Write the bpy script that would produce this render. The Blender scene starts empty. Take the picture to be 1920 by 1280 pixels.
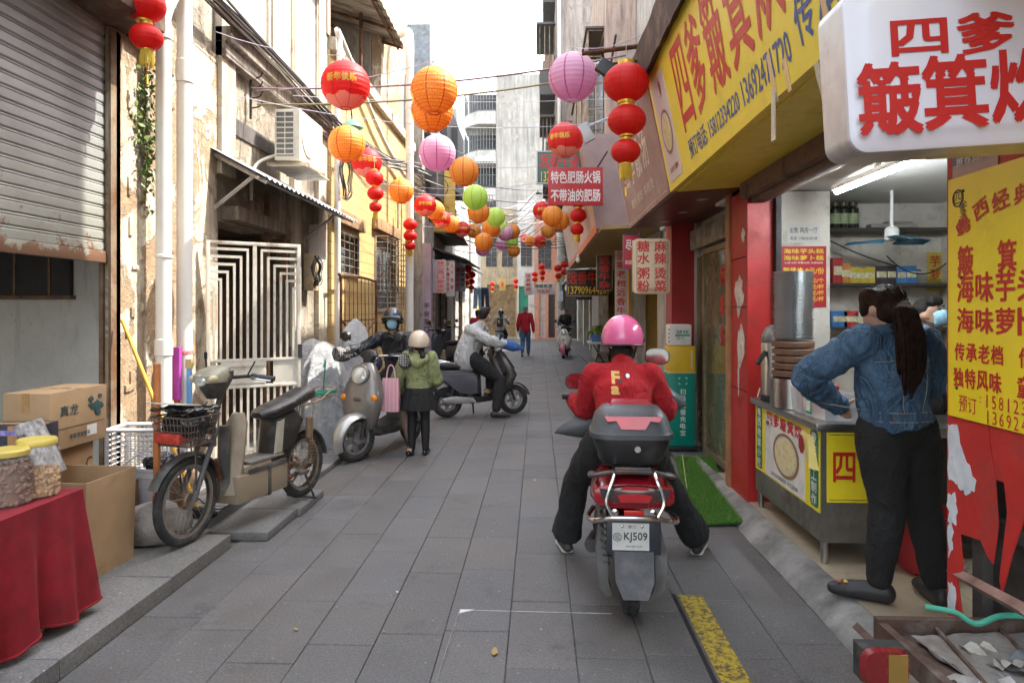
import bpy, bmesh, math, random
from mathutils import Vector, Matrix, noise
random.seed(11)
R = math.radians
sc = bpy.context.scene
C = sc.collection
# -- camera, world, sun, exposure
EYE = 1.6; F = 1280.0; HOR = 581.0; VPX = 1009.0
YAW = math.atan((VPX-960)/F)
cam = bpy.data.objects.new('camera', bpy.data.cameras.new('camera')); C.objects.link(cam)
cam.location = (0, 0, EYE); cam.rotation_euler = (R(90), 0, YAW)
cam.data.sensor_width = 36; cam.data.lens = 36*F/1920
cam.data.shift_y = -(640-HOR)/1920
cam.data.clip_end = 600; cam.data.clip_start = .05
sc.camera = cam
w = bpy.data.worlds.new('World'); sc.world = w; w.use_nodes = True
SUN_EL = R(54); SUN_AZ = R(73)           # azimuth clockwise from +Y
sky = w.node_tree.nodes.new('ShaderNodeTexSky'); sky.sky_type = 'NISHITA'; sky.sun_disc = False
sky.sun_elevation = SUN_EL; sky.sun_rotation = SUN_AZ; sky.dust_density = 2.5; sky.air_density = 1.3; sky.ozone_density = .3
bg = w.node_tree.nodes['Background']; bg.inputs['Strength'].default_value = .15
hs = w.node_tree.nodes.new('ShaderNodeHueSaturation'); hs.inputs['Saturation'].default_value = .42; hs.inputs['Value'].default_value = 1.1
w.node_tree.links.new(sky.outputs[0], hs.inputs['Color']); w.node_tree.links.new(hs.outputs[0], bg.inputs[0])
sun = bpy.data.objects.new('sun', bpy.data.lights.new('sun', 'SUN')); C.objects.link(sun)
sun.data.energy = 2.0; sun.data.angle = R(.5); sun.data.color = (1, .93, .82)
_d = Vector((math.sin(SUN_AZ)*math.cos(SUN_EL), math.cos(SUN_AZ)*math.cos(SUN_EL), math.sin(SUN_EL)))
sun.rotation_euler = _d.to_track_quat('Z', 'Y').to_euler(); sun.location = (10, 10, 30)
sc.view_settings.view_transform = 'Standard'; sc.view_settings.look = 'None'
sc.view_settings.exposure = 2.58; sc.view_settings.gamma = 1
sc.render.engine = 'CYCLES'
sc.cycles.use_adaptive_sampling = True; sc.cycles.adaptive_threshold = .02
sc.cycles.use_denoising = True; sc.cycles.max_bounces = 8; sc.cycles.diffuse_bounces = 5
sc.cycles.transparent_max_bounces = 8; sc.cycles.caustics_reflective = False; sc.cycles.caustics_refractive = False
def W(px, py, X=None, Y=None, Z=None):
 u = (px-960)/F; v = (HOR-py)/F
 dx = -math.sin(YAW)+u*math.cos(YAW); dy = math.cos(YAW)+u*math.sin(YAW); dz = v
 if X is not None: t = X/dx
 elif Y is not None: t = Y/dy
 else: t = (Z-EYE)/dz
 return Vector((dx*t, dy*t, EYE+dz*t))
# -- materials
_mats = {}
def _n(nt, typ, **kw):
 n = nt.nodes.new(typ)
 for k, v in kw.items():
  if k in n.inputs.keys() if isinstance(k, str) else False: n.inputs[k].default_value = v
  else: setattr(n, k, v)
 return n
def c4(c): return (c[0], c[1], c[2], 1)
class NT:
 def __init__(s, name):
  s.m = bpy.data.materials.new(name); s.m.use_nodes = True; s.t = s.m.node_tree
  s.b = s.t.nodes['Principled BSDF']; s.tc = s.t.nodes.new('ShaderNodeTexCoord')
 def L(s, a, b): s.t.links.new(a, b)
 def co(s, scale=(1, 1, 1), rot=(0, 0, 0)):
  m = s.t.nodes.new('ShaderNodeMapping'); m.inputs['Scale'].default_value = scale; m.inputs['Rotation'].default_value = rot
  s.L(s.tc.outputs['Object'], m.inputs[0]); return m.outputs[0]
 def noise(s, scale, detail=4, rough=.6, vec=None, dist=0):
  n = s.t.nodes.new('ShaderNodeTexNoise'); n.inputs['Scale'].default_value = scale
  n.inputs['Detail'].default_value = detail; n.inputs['Roughness'].default_value = rough; n.inputs['Distortion'].default_value = dist
  s.L(vec if vec is not None else s.tc.outputs['Object'], n.inputs['Vector']); return n.outputs['Fac']
 def ramp(s, fac, stops):
  r = s.t.nodes.new('ShaderNodeValToRGB'); e = r.color_ramp.elements
  while len(e) < len(stops): e.new(.5)
  for i, (p, c) in enumerate(stops):
   e[i].position = p; e[i].color = c4(c) if not isinstance(c, (int, float)) else (c, c, c, 1)
  s.L(fac, r.inputs[0]); return r.outputs[0]
 def mix(s, fac, a, b, mode='MIX'):
  n = s.t.nodes.new('ShaderNodeMix'); n.data_type = 'RGBA'; n.blend_type = mode
  for sock, v in ((n.inputs[0], fac), (n.inputs[6], a), (n.inputs[7], b)):
   if isinstance(v, (int, float)): sock.default_value = v
   elif isinstance(v, tuple): sock.default_value = c4(v)
   else: s.L(v, sock)
  return n.outputs[2]
 def math(s, op, a, b=None, c=None):
  n = s.t.nodes.new('ShaderNodeMath'); n.operation = op
  for i, v in enumerate((a, b, c)):
   if v is None: continue
   if isinstance(v, (int, float)): n.inputs[i].default_value = v
   else: s.L(v, n.inputs[i])
  return n.outputs[0]
 def sep(s, vec=None):
  n = s.t.nodes.new('ShaderNodeSeparateXYZ'); s.L(vec if vec is not None else s.tc.outputs['Object'], n.inputs[0]); return n.outputs
 def bump(s, h, strength=.3, dist=.01, prev=None):
  b = s.t.nodes.new('ShaderNodeBump'); b.inputs['Strength'].default_value = strength; b.inputs['Distance'].default_value = dist
  s.L(h, b.inputs['Height'])
  if prev is not None: s.L(prev, b.inputs['Normal'])
  s.L(b.outputs[0], s.b.inputs['Normal']); return b.outputs[0]
 def wrinkle(s, k, prev=None):
  w_ = s.noise(5.5, 4, .55, s.co((1.25, 1.25, .8), (.3, .5, 0)), 1.6); w_ = s.math('ABSOLUTE', s.math('SUBTRACT', w_, .5))
  return s.bump(s.math('POWER', w_, .6), k, .06, prev)
 def set(s, **kw):
  for k, v in kw.items():
   k = k.replace('_', ' ')
   if isinstance(v, (int, float)): s.b.inputs[k].default_value = v
   elif isinstance(v, tuple): s.b.inputs[k].default_value = c4(v) if len(s.b.inputs[k].default_value) == 4 else v
   else: s.L(v, s.b.inputs[k])
  return s
def mul(c, k): return tuple(min(1, max(0, x*k)) for x in c)
def M(name, col=None, rough=.6, metal=0, var=.18, scale=6, bump=0, bscale=60, dirt=None, damt=.4, dscale=5, coat=0, wrinkle=0, **kw):
 """plain procedural material: two-tone noise, optional dirt patches, fine bump"""
 if name in _mats: return _mats[name]
 n = NT(name)
 f = n.noise(scale, 5, .62)
 c = n.ramp(f, [(.3, mul(col, 1-var)), (.7, mul(col, 1+var))])
 if dirt is not None:
  g = n.noise(dscale, 7, .7)
  lo = .75-.5*damt
  d = n.ramp(g, [(max(0, lo-.08), 0.0), (min(1, lo+.14), 1.0)])
  c = n.mix(d, c, dirt)
  r = n.math('MULTIPLY_ADD', d, .25, rough)
  n.set(Roughness=r)
 else:
  rr = n.math('MULTIPLY_ADD', f, .25, max(0, rough-.12)); n.set(Roughness=rr)
 n.set(Base_Color=c, Metallic=metal)
 if coat: n.set(Coat_Weight=coat, Coat_Roughness=.08)
 nb = n.bump(n.noise(bscale, 4, .6), bump, .01) if bump else None
 if wrinkle: n.wrinkle(wrinkle, nb)
 for k, v in kw.items(): n.set(**{k: v})
 _mats[name] = n.m; return n.m
def plaster(name, base, grime, patch, streak=.5, peel=.45, bumpk=.5, sc=1):
 """old lime plaster: peeled patches, vertical rain streaks, soot"""
 if name in _mats: return _mats[name]
 n = NT(name)
 a = n.noise(2.2*sc, 8, .65)
 c = n.ramp(a, [(.3, mul(base, .82)), (.68, mul(base, 1.08))])
 st = n.noise(3.2*sc, 6, .65, n.co((3.2, 3.2, .35)))
 s1 = n.ramp(st, [(.62-.24*streak, 0.0), (.86-.16*streak, 1.0)])
 c = n.mix(s1, c, grime)
 p = n.noise(1.5*sc, 9, .68, None, .6)
 pm = n.ramp(p, [(.66-.24*peel, 0.0), (.685-.22*peel, 1.0)])
 pc = n.ramp(n.noise(7*sc, 5, .7), [(.3, mul(patch, .65)), (.7, mul(patch, 1.25))])
 c = n.mix(pm, c, pc)
 cr = n.noise(14*sc, 8, .75)
 c = n.mix(n.ramp(cr, [(.62, 0.0), (.74, .7)]), c, mul(grime, .55))
 n.set(Base_Color=c, Roughness=.9)
 h = n.math('SUBTRACT', n.noise(30*sc, 6, .7), n.math('MULTIPLY', pm, .6))
 n.bump(h, bumpk, .02)
 _mats[name] = n.m; return n.m
def tiles(name, c1, c2, mortar, bw, bh, axis='x', ms=.006, off=.5, bumpk=.3, rough=.5, dirt=None):
 """brick or tile courses on a wall whose normal is the given axis"""
 if name in _mats: return _mats[name]
 n = NT(name)
 x, y, z = n.sep()[:3]
 cb = n.t.nodes.new('ShaderNodeCombineXYZ')
 n.L(y if axis == 'x' else x, cb.inputs[0]); n.L(z if axis != 'z' else y, cb.inputs[1])
 b = n.t.nodes.new('ShaderNodeTexBrick'); b.offset = off
 n.L(cb.outputs[0], b.inputs['Vector'])
 b.inputs['Scale'].default_value = 1; b.inputs['Brick Width'].default_value = bw; b.inputs['Row Height'].default_value = bh
 b.inputs['Mortar Size'].default_value = ms; b.inputs['Mortar Smooth'].default_value = .2
 b.inputs['Color1'].default_value = c4(c1); b.inputs['Color2'].default_value = c4(c2); b.inputs['Mortar'].default_value = c4(mortar)
 c = b.outputs['Color']
 v = n.noise(1.6, 6, .7)
 c = n.mix(n.ramp(v, [(.35, 0.0), (.75, .55)]), c, dirt or mul(c1, .55))
 st = n.noise(3, 6, .65, n.co((4, 4, .3)))
 c = n.mix(n.ramp(st, [(.55, 0.0), (.8, .5)]), c, dirt or mul(c1, .4))
 n.set(Base_Color=c, Roughness=rough)
 n.bump(n.math('SUBTRACT', 1, b.outputs['Fac']), bumpk, .006)
 _mats[name] = n.m; return n.m
def glassy(name, col, rough=.06, alpha=.35, ior=1.45):
 if name in _mats: return _mats[name]
 n = NT(name); n.set(Base_Color=col, Roughness=rough, Alpha=alpha, IOR=ior, Specular_IOR_Level=.6)
 _mats[name] = n.m; return n.m
# -- mesh builder
tmpsc = bpy.data.scenes.new('scratch')
def evaluated(o, mods=()):
 tmpsc.collection.objects.link(o)
 vl = tmpsc.view_layers[0]; vl.update(); dg = vl.depsgraph
 me = bpy.data.meshes.new_from_object(o.evaluated_get(dg))
 d = o.data; bpy.data.objects.remove(o)
 return me
_tc = {}
def text_mesh(s, size, bold, align, space, line):
 k = (s, size, bold, align, space, line)
 if k in _tc: return _tc[k]
 cu = bpy.data.curves.new('t', 'FONT'); cu.body = s; cu.size = size; cu.offset = bold; cu.align_x = align; cu.align_y = 'CENTER'
 cu.space_character = space; cu.space_line = line; cu.resolution_u = 2; cu.fill_mode = 'FRONT'
 me = evaluated(bpy.data.objects.new('t', cu))
 _tc[k] = ([v.co.copy() for v in me.vertices], [tuple(p.vertices) for p in me.polygons])
 bpy.data.meshes.remove(me); return _tc[k]
def frame(o, x, y):
 """matrix whose local x,y axes point along x and y (z = x cross y) at o"""
 x = Vector(x).normalized(); y = Vector(y); z = x.cross(y).normalized(); y = z.cross(x)
 m = Matrix((x, y, z)).transposed().to_4x4(); m.translation = Vector(o); return m
def RW(p): return frame(p, (0, -1, 0), (0, 0, 1))    # sheet on a wall on the right of the street
def LW(p): return frame(p, (0, 1, 0), (0, 0, 1))     # on the left
def CW(p): return frame(p, (1, 0, 0), (0, 0, 1))     # facing the camera
class MB:
 def __init__(s, M=None): s.bm = bmesh.new(); s.mats = []; s.M = M or Matrix()
 def mi(s, m):
  if m not in s.mats: s.mats.append(m)
  return s.mats.index(m)
 def V(s, p): return s.bm.verts.new(s.M @ Vector(p))
 def face(s, vs, m=None):
  try: f = s.bm.faces.new(vs); f.material_index = s.mi(m); return f
  except ValueError: return None
 def poly(s, pts, m=None): return s.face([s.V(p) for p in pts], m)
 def box(s, c, size, m=None, bev=0, mat=None):
  M_ = s.M @ (Matrix.Translation(Vector(c)) @ (mat.to_4x4() if mat is not None else Matrix()))
  r = bmesh.ops.create_cube(s.bm, size=1, matrix=M_ @ Matrix.Diagonal((size[0], size[1], size[2], 1)))
  vs = r['verts']; i = s.mi(m)
  fs = {f for v in vs for f in v.link_faces}
  for f in fs: f.material_index = i
  if bev:
   es = list({e for v in vs for e in v.link_edges})
   rr = bmesh.ops.bevel(s.bm, geom=es, offset=bev, segments=2, profile=.6, affect='EDGES')
   for f in rr['faces']: f.material_index = i
  return s
 def bx(s, x0, x1, y0, y1, z0, z1, m=None, bev=0):
  return s.box(((x0+x1)/2, (y0+y1)/2, (z0+z1)/2), (abs(x1-x0), abs(y1-y0), abs(z1-z0)), m, bev)
 def loft(s, rings, m=None, caps=True, loop=False):
  rv = [[s.V(p) for p in r] for r in rings]; n = len(rv[0])
  rng = range(len(rv)) if loop else range(len(rv)-1)
  for i in rng:
   a, b = rv[i], rv[(i+1) % len(rv)]
   for k in range(n): s.face([a[k], a[(k+1) % n], b[(k+1) % n], b[k]], m)
  if caps and not loop:
   s.face(list(reversed(rv[0])), m); s.face(rv[-1], m)
  return s
 def tube(s, pts, r, seg=8, m=None, loop=False, caps=True, flat=1.0):
  pts = [Vector(p) for p in pts]; n = len(pts)
  if not isinstance(r, (list, tuple)): r = [r]*n
  rings = []; up = None
  for i, p in enumerate(pts):
   a = pts[(i-1) % n] if (i or loop) else p; b = pts[(i+1) % n] if (i < n-1 or loop) else p
   t = (b-a)
   t = t.normalized() if t.length > 1e-9 else Vector((0, 0, 1))
   if up is None:
    up = Vector((0, 0, 1)) if abs(t.z) < .9 else Vector((0, 1, 0))
   up = (up-t*up.dot(t)).normalized(); sd = t.cross(up)
   rings.append([p+(up*math.sin(2*math.pi*k/seg)*flat+sd*math.cos(2*math.pi*k/seg))*r[i] for k in range(seg)])
  return s.loft(rings, m, caps, loop)
 def ltube(s, pts, rad, right=(1, 0, 0), seg=14, m=None, cap=True):
  """tube with elliptic sections (half width along right, half depth), rounded ends"""
  pts = [Vector(p) for p in pts]; right = Vector(right).normalized(); rings = []
  P = list(pts); Q = [q if isinstance(q, tuple) else (q, q) for q in rad]
  for i, p in enumerate(P):
   t = (P[min(i+1, len(P)-1)]-P[max(i-1, 0)]).normalized()
   x = (right-t*right.dot(t)).normalized(); y = t.cross(x)
   rings.append([p+x*Q[i][0]*math.cos(2*math.pi*k/seg)+y*Q[i][1]*math.sin(2*math.pi*k/seg) for k in range(seg)])
  if cap:
   for end in (0, -1):
    q = min(Q[end]); j = 1 if end == 0 else -2
    t = (P[end]-P[j]).normalized(); c = P[end]; base = rings[end]
    ex = [[c+(v-c)*math.cos(a)+t*q*math.sin(a) for v in base] for a in (R(35), R(65), R(85))]
    if end == 0: rings = list(reversed(ex))+rings
    else: rings = rings+ex
  return s.loft(rings, m)
 def cap(s, a, b, ra, rb, seg=12, m=None): return s.ltube([a, b], [ra, rb], Vector(b).__sub__(Vector(a)).orthogonal(), seg, m)
 def lathe(s, prof, seg=24, at=None, m=None, arc=None, caps=True):
  T = at if isinstance(at, Matrix) else Matrix.Translation(Vector(at or (0, 0, 0)))
  rings = [[T @ Vector((r*math.cos(2*math.pi*k/seg), r*math.sin(2*math.pi*k/seg), z)) for k in range(seg)] for r, z in prof]
  return s.loft(rings, m, caps)
 def ell(s, c, r, m=None, u=16, v=10, rot=None):
  r = r if isinstance(r, (tuple, list)) else (r, r, r)
  T = s.M @ Matrix.Translation(Vector(c)) @ (rot.to_4x4() if rot is not None else Matrix()) @ Matrix.Diagonal((r[0], r[1], r[2], 1))
  rr = bmesh.ops.create_uvsphere(s.bm, u_segments=u, v_segments=v, radius=1, matrix=T); i = s.mi(m)
  for f in {f for q in rr['verts'] for f in q.link_faces}: f.material_index = i
  return s
 def prism(s, poly, depth, at=None, m=None):
  """polygon in local xy of matrix at, thickness depth towards +z"""
  T = at or Matrix(); a = [T @ Vector((p[0], p[1], 0)) for p in poly]; b = [T @ Vector((p[0], p[1], depth)) for p in poly]
  return s.loft([a, b], m)
 def text(s, t, size, at, m=None, bold=0, align='CENTER', sx=1, space=1, line=1, lift=.0015, fit=None, warp=None):
  vs, fs = text_mesh(t, 1.0, 0, align, space, line)
  if not vs: return s
  if bold:                     # heavier strokes: the outline laid four times, each a hair above the last
   n_ = max(1, len(t)) if fit else 1; d = bold*1.1
   for i, (ax, ay) in enumerate(((d, d), (-d, d), (d, -d), (-d, -d))):
    s.text(t, size, at @ Matrix.Translation((ax*(fit[0]*.9/n_ if fit else size*sx), ay*(fit[1] if fit else size), .0003*i)), m, 0, align, sx, space, line, lift, fit, warp)
   return s
  x0 = min(v.x for v in vs); x1 = max(v.x for v in vs); y0 = min(v.y for v in vs); y1 = max(v.y for v in vs)
  if fit:       # fit (w,h): stretch the text's own box into that box, centred
   kx = fit[0]/(x1-x0); ky = fit[1]/(y1-y0); cx = (x0+x1)/2; cy = (y0+y1)/2
  else: kx = size*sx; ky = size; cx = cy = 0
  out = []
  for v in vs:
   p = Vector(((v.x-cx)*kx, (v.y-cy)*ky, lift))
   if warp: p = Vector(warp(p))
   out.append(s.V(at @ p))
  for f in fs: s.face([out[i] for i in f], m)
  return s
 def solid(s, v, iters=8, smooth=8, lap=None):
  """one continuous skin round everything built so far (voxel remesh + smoothing)"""
  me = bpy.data.meshes.new('s'); bmesh.ops.recalc_face_normals(s.bm, faces=s.bm.faces); s.bm.to_mesh(me); s.bm.free()
  o = bpy.data.objects.new('s', me)
  r = o.modifiers.new('r', 'REMESH'); r.mode = 'VOXEL'; r.voxel_size = v
  if smooth:
   q = o.modifiers.new('q', 'SMOOTH'); q.factor = .5; q.iterations = smooth
  me2 = evaluated(o); bpy.data.meshes.remove(me)
  s.bm = bmesh.new(); s.bm.from_mesh(me2); bpy.data.meshes.remove(me2); s.M = Matrix(); return s
 def folds(s, amp, freq=(9, 9, 4), seed=0.0, fine=.35):
  s.bm.normal_update()
  for v in s.bm.verts:
   p = Vector((v.co.x*freq[0]+seed, v.co.y*freq[1]+seed*1.7, v.co.z*freq[2]))
   k = .7*noise.noise(p)+fine*noise.noise(p*2.7)+.55*(.45-abs(noise.noise(p*1.5+Vector((3.1, 7.7, 1.3)))*2))
   v.co += v.normal*amp*k
  return s
 def build(s, name, mat=None, parent=None, loc=None, ang=38, smooth=True, rz=0, weld=False):
  if weld: bmesh.ops.remove_doubles(s.bm, verts=s.bm.verts, dist=1e-5)
  bmesh.ops.recalc_face_normals(s.bm, faces=s.bm.faces)
  me = bpy.data.meshes.new(name); s.bm.to_mesh(me); s.bm.free()
  mats = [mat if q is None else q for q in s.mats] or [mat]
  for q in mats: me.materials.append(q)
  if smooth:
   me.polygons.foreach_set('use_smooth', [True]*len(me.polygons)); me.set_sharp_from_angle(angle=R(ang))
  o = bpy.data.objects.new(name, me); C.objects.link(o)
  if parent is not None: o.parent = parent
  if loc is not None: o.location = loc
  o.rotation_euler.z = rz
  return o
def tag(o, label=None, cat=None, group=None, kind=None):
 if label: o['label'] = label
 if cat: o['category'] = cat
 if group: o['group'] = group
 if kind: o['kind'] = kind
 return o
def thing(name, label, cat, loc=(0, 0, 0), rz=0, group=None):
 o = bpy.data.objects.new(name, None); C.objects.link(o); o.empty_display_size = .1
 o.location = loc; o.rotation_euler.z = rz
 return tag(o, label, cat, group)
def single(name, mb, mat, label, cat, loc=(0, 0, 0), rz=0, group=None, **kw):
 return tag(mb.build(name, mat, None, loc, rz=rz, **kw), label, cat, group)
def kids(o): return [c for c in bpy.data.objects if c.parent == o]
def copy_tree(o, loc=None, rz=None, label=None, parent=None):
 c = o.copy(); C.objects.link(c)
 if parent is not None: c.parent = parent
 if loc is not None: c.location = loc
 if rz is not None: c.rotation_euler.z = rz
 if label: c['label'] = label
 for ch in kids(o): copy_tree(ch, parent=c)
 return c
def cell_wall(mb, X0, X1, y0, y1, z0, z1, holes=(), m=None, axis='x'):
 """wall slab X0..X1 thick, spanning y,z, with rectangular holes (ya,yb,za,zb)"""
 ys = sorted({y0, y1, *[h[0] for h in holes], *[h[1] for h in holes]}); zs = sorted({z0, z1, *[h[2] for h in holes], *[h[3] for h in holes]})
 ys = [y for y in ys if y0 <= y <= y1]; zs = [z for z in zs if z0 <= z <= z1]
 for a, b in zip(ys, ys[1:]):
  for c, d in zip(zs, zs[1:]):
   my, mz = (a+b)/2, (c+d)/2
   if any(h[0] < my < h[1] and h[2] < mz < h[3] for h in holes): continue
   if axis == 'x': mb.bx(X0, X1, a, b, c, d, m)
   else: mb.bx(a, b, X0, X1, c, d, m)
 return mb
def arc(c, r, a0, a1, n, ax=(1, 0, 0), ay=(0, 0, 1)):
 c = Vector(c); ax = Vector(ax); ay = Vector(ay)
 return [c+ax*r*math.cos(R(a0+(a1-a0)*i/(n-1)))+ay*r*math.sin(R(a0+(a1-a0)*i/(n-1))) for i in range(n)]
def bez(p, n=12):
 """smooth curve through points (Catmull-Rom)"""
 p = [Vector(q) for q in p]; P = [p[0]*2-p[1]]+p+[p[-1]*2-p[-2]]; out = []
 for i in range(1, len(P)-2):
  for k in range(n):
   t = k/n; a, b, c, d = P[i-1], P[i], P[i+1], P[i+2]
   out.append(.5*((2*b)+(c-a)*t+(2*a-5*b+4*c-d)*t*t+(3*b-a-3*c+d)*t**3))
 out.append(p[-1]); return out
def sag(a, b, s, n=14):
 a = Vector(a); b = Vector(b)
 return [a.lerp(b, i/n)-Vector((0, 0, s*4*(i/n)*(1-i/n))) for i in range(n+1)]
# -- shared materials
red_paint = M('red_paint', (.42, .018, .015), .45, var=.12, dirt=(.2, .02, .02), damt=.25, bump=.05)
red_light = M('red_light', (.5, .03, .025), .5, var=.12, dirt=(.3, .05, .04), damt=.3)
steel = M('brushed_steel', (.5, .5, .49), .28, 1, var=.12, scale=3, dirt=(.25, .24, .22), damt=.25)
chrome = M('chrome', (.62, .62, .62), .15, 1, var=.05)
alu = M('aluminium', (.62, .63, .64), .3, 1, var=.08, scale=20)
dark_iron = M('dark_iron', (.03, .028, .027), .6, .3, var=.3)
rust = M('rust', (.14, .055, .025), .85, .2, var=.45, scale=14, bump=.3, dirt=(.05, .025, .015), damt=.5, dscale=9)
black_plastic = M('black_plastic', (.016, .016, .017), .42, var=.2, dirt=(.05, .048, .044), damt=.3, dscale=7)
rubber = M('rubber', (.02, .02, .02), .8, var=.25, bump=.2, bscale=90, dirt=(.09, .085, .075), damt=.38, dscale=9)
white_pvc = M('white_pvc', (.72, .7, .66), .35, var=.05, dirt=(.5, .44, .36), damt=.22, dscale=3)
white_paint = M('white_paint', (.72, .71, .68), .5, var=.06, dirt=(.45, .42, .37), damt=.25)
yellow_sign = M('yellow_sign', (.84, .66, .05), .42, var=.05, dirt=(.66, .48, .06), damt=.2, dscale=2)
yellow_gloss = M('yellow_gloss', (.88, .7, .03), .25, var=.04, dirt=(.76, .58, .05), damt=.15)
letter_red = M('letter_red', (.55, .025, .02), .45, var=.06)
letter_blue = M('letter_blue', (.04, .1, .34), .5, var=.06)
letter_white = M('letter_white', (.8, .79, .77), .45, var=.04)
letter_yellow = M('letter_yellow', (.78, .55, .04), .45, var=.05)
letter_black = M('letter_black', (.02, .02, .022), .5, var=.1)
letter_gold = M('letter_gold', (.75, .42, .05), .4, var=.05)
card = M('cardboard', (.44, .29, .16), .8, var=.1, scale=4, bump=.06, bscale=120, dirt=(.33, .21, .11), damt=.25)
card_in = M('cardboard_inside', (.5, .37, .23), .85, var=.08, scale=3)
tape = M('packing_tape', (.42, .25, .1), .25, var=.1)
skin = M('skin', (.58, .35, .25), .5, var=.07, scale=14, Subsurface_Weight=.08, Subsurface_Radius=(.01, .004, .002))
skin_tan = M('skin_tan', (.42, .23, .15), .5, var=.08, scale=14)
hair_black = M('hair_black', (.014, .012, .011), .55, var=.5, scale=40, bump=.8, bscale=120, Specular_IOR_Level=.3)
black_cloth = M('black_cloth', (.012, .012, .013), .85, var=.35, scale=12, bump=.25, bscale=160)
concrete = M('concrete', (.3, .29, .27), .9, var=.2, scale=3, bump=.3, bscale=40, dirt=(.13, .125, .115), damt=.5, dscale=2)
grey_wire = M('cable_black', (.03, .03, .031), .6, var=.3)
pale_wire = M('cable_pale', (.42, .4, .37), .6, var=.15)
wood_old = M('old_wood', (.2, .12, .07), .8, var=.35, scale=5, bump=.3, bscale=30, dirt=(.07, .045, .03), damt=.4)
# -- ground
def stone_mat(name, base, warm):
 n = NT(name)
 at = n.t.nodes.new('ShaderNodeAttribute'); at.attribute_name = 'tone'
 a = n.noise(3, 7, .7); g = n.noise(90, 3, .6); s = n.noise(.8, 6, .7)
 c = n.ramp(a, [(.25, mul(base, .75)), (.75, mul(base, 1.25))])
 c = n.mix(1.0, c, at.outputs['Color'], 'MULTIPLY')
 c = n.mix(n.ramp(s, [(.45, 0.0), (.75, .45)]), c, warm)
 c = n.mix(n.ramp(n.noise(11, 8, .8), [(.60, 0.0), (.72, .35)]), c, mul(base, 2.1))
 c = n.mix(n.ramp(n.noise(2.4, 8, .75), [(.56, 0.0), (.68, .6)]), c, mul(base, .45)); c = n.mix(n.ramp(n.noise(.45, 5, .7), [(.5, 0.0), (.68, .5)]), c, mul(base, .55)); c = n.mix(n.ramp(n.noise(38, 2, .4), [(.70, 0.0), (.73, .55)]), c, mul(base, 2.6))
 sp = n.ramp(g, [(.35, .75), (.65, 1.25)])
 c = n.mix(1.0, c, sp, 'MULTIPLY')
 n.set(Base_Color=c, Roughness=n.ramp(a, [(.3, .5), (.75, .78)]))
 n.bump(n.math('ADD', n.noise(70, 5, .7), n.math('MULTIPLY', a, .5)), .22, .006)
 return n.m
slab_mat = stone_mat('grey_granite', (.118, .114, .112), (.13, .115, .095))
kerb_mat = stone_mat('kerb_granite', (.165, .165, .162), (.2, .18, .15))
mortar = M('joint_dirt', (.06, .057, .052), .95, var=.4, scale=30, bump=.4, dirt=(.26, .25, .23), damt=.42, dscale=1.3)
g = MB(); g.bx(-60, 60, -12, 130, -.4, -.012); tag(g.build('ground', mortar, smooth=False), kind='structure')
def slabs(name, x0, x1, y0, y1, ztop, roww, lens, mat, thick=.03, jit=.0015, seed=1, gap=.0022, cut=None, clip=None):
 rnd = random.Random(seed); mb = MB(); lay = mb.bm.loops.layers.float_color.new('tone')
 nrow = round((x1-x0)/roww); rw = (x1-x0)/nrow
 for i in range(nrow):
  y = y0-rnd.random()*lens[1]
  while y < y1:
   L = rnd.uniform(*lens); a = max(y, y0); b = min(y+L, y1); y += L
   if b-a < .03: continue
   xa, xb = x0+i*rw+gap*.6, x0+(i+1)*rw-gap*.6
   if cut and cut((xa+xb)/2, (a+b)/2): continue
   zz = ztop+rnd.uniform(-jit, jit)*2; t = rnd.uniform(.9, 1.1); tint = rnd.uniform(-.02, .035)
   tl = [rnd.uniform(-jit, jit) for _ in range(4)]
   n0 = len(mb.bm.faces); e = .004
   P = [(xa, a+gap), (xb, a+gap), (xb, b-gap), (xa, b-gap)]
   Q = [(xa+e, a+gap+e), (xb-e, a+gap+e), (xb-e, b-gap-e), (xa+e, b-gap-e)]
   mb.loft([[(p[0], p[1], zz-thick) for p in P], [(p[0], p[1], zz-.003+k) for p, k in zip(P, tl)], [(p[0], p[1], zz+k) for p, k in zip(Q, tl)]], mat)
   mb.bm.faces.ensure_lookup_table()
   for f in mb.bm.faces[n0:]:
    for l in f.loops: l[lay] = (t*(1+tint), t, t*(1-tint), 1)
 return tag(mb.build(name, mat, ang=20), kind='structure')
DRX0, DRX1, DRY0, DRY1 = .735, .86, 2.2, 4.05
def street_cut(x, y):
 return x > .62 and x < .95 and y < 4.3
slabs('street_paving', -2.07, 1.46, -1.5, 46, 0, .324, (.42, .82), slab_mat, seed=5, jit=.0008)
slabs('pavement', -3.3, -2.42, -1.5, 46, .08, .44, (.45, .8), kerb_mat, seed=8, thick=.09)
slabs('kerb', -2.42, -2.08, -1.5, 4.55, .08, .34, (.6, .95), kerb_mat, seed=3, thick=.09)
slabs('kerb_far', -2.42, -2.08, 5.85, 46, .045, .34, (.6, .95), kerb_mat, seed=6, thick=.06)
slabs('side_paving', 1.46, 3.2, 7.3, 46, .05, .5, (.5, .8), slab_mat, seed=9, thick=.06)
g = MB()
for a in range(-2, 12):
 g.loft([[(1.475+.008*math.sin(a*2.1), a*.6, -.012), (1.66, a*.6, -.012), (1.66, a*.6, .085), (1.6, a*.6, .08), (1.51, a*.6, .028)],
   [(1.475+.008*math.sin((a+1)*2.1), a*.6+.6, -.012), (1.66, a*.6+.6, -.012), (1.66, a*.6+.6, .085), (1.6, a*.6+.6, .08), (1.51, a*.6+.6, .028)]], concrete)
sill = M('worn_cement', (.2, .195, .185), .9, var=.22, scale=5, bump=.35, bscale=45, dirt=(.42, .41, .39), damt=.42, dscale=4)
tag(g.build('cement_sill', sill), kind='structure'); g = None
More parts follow.
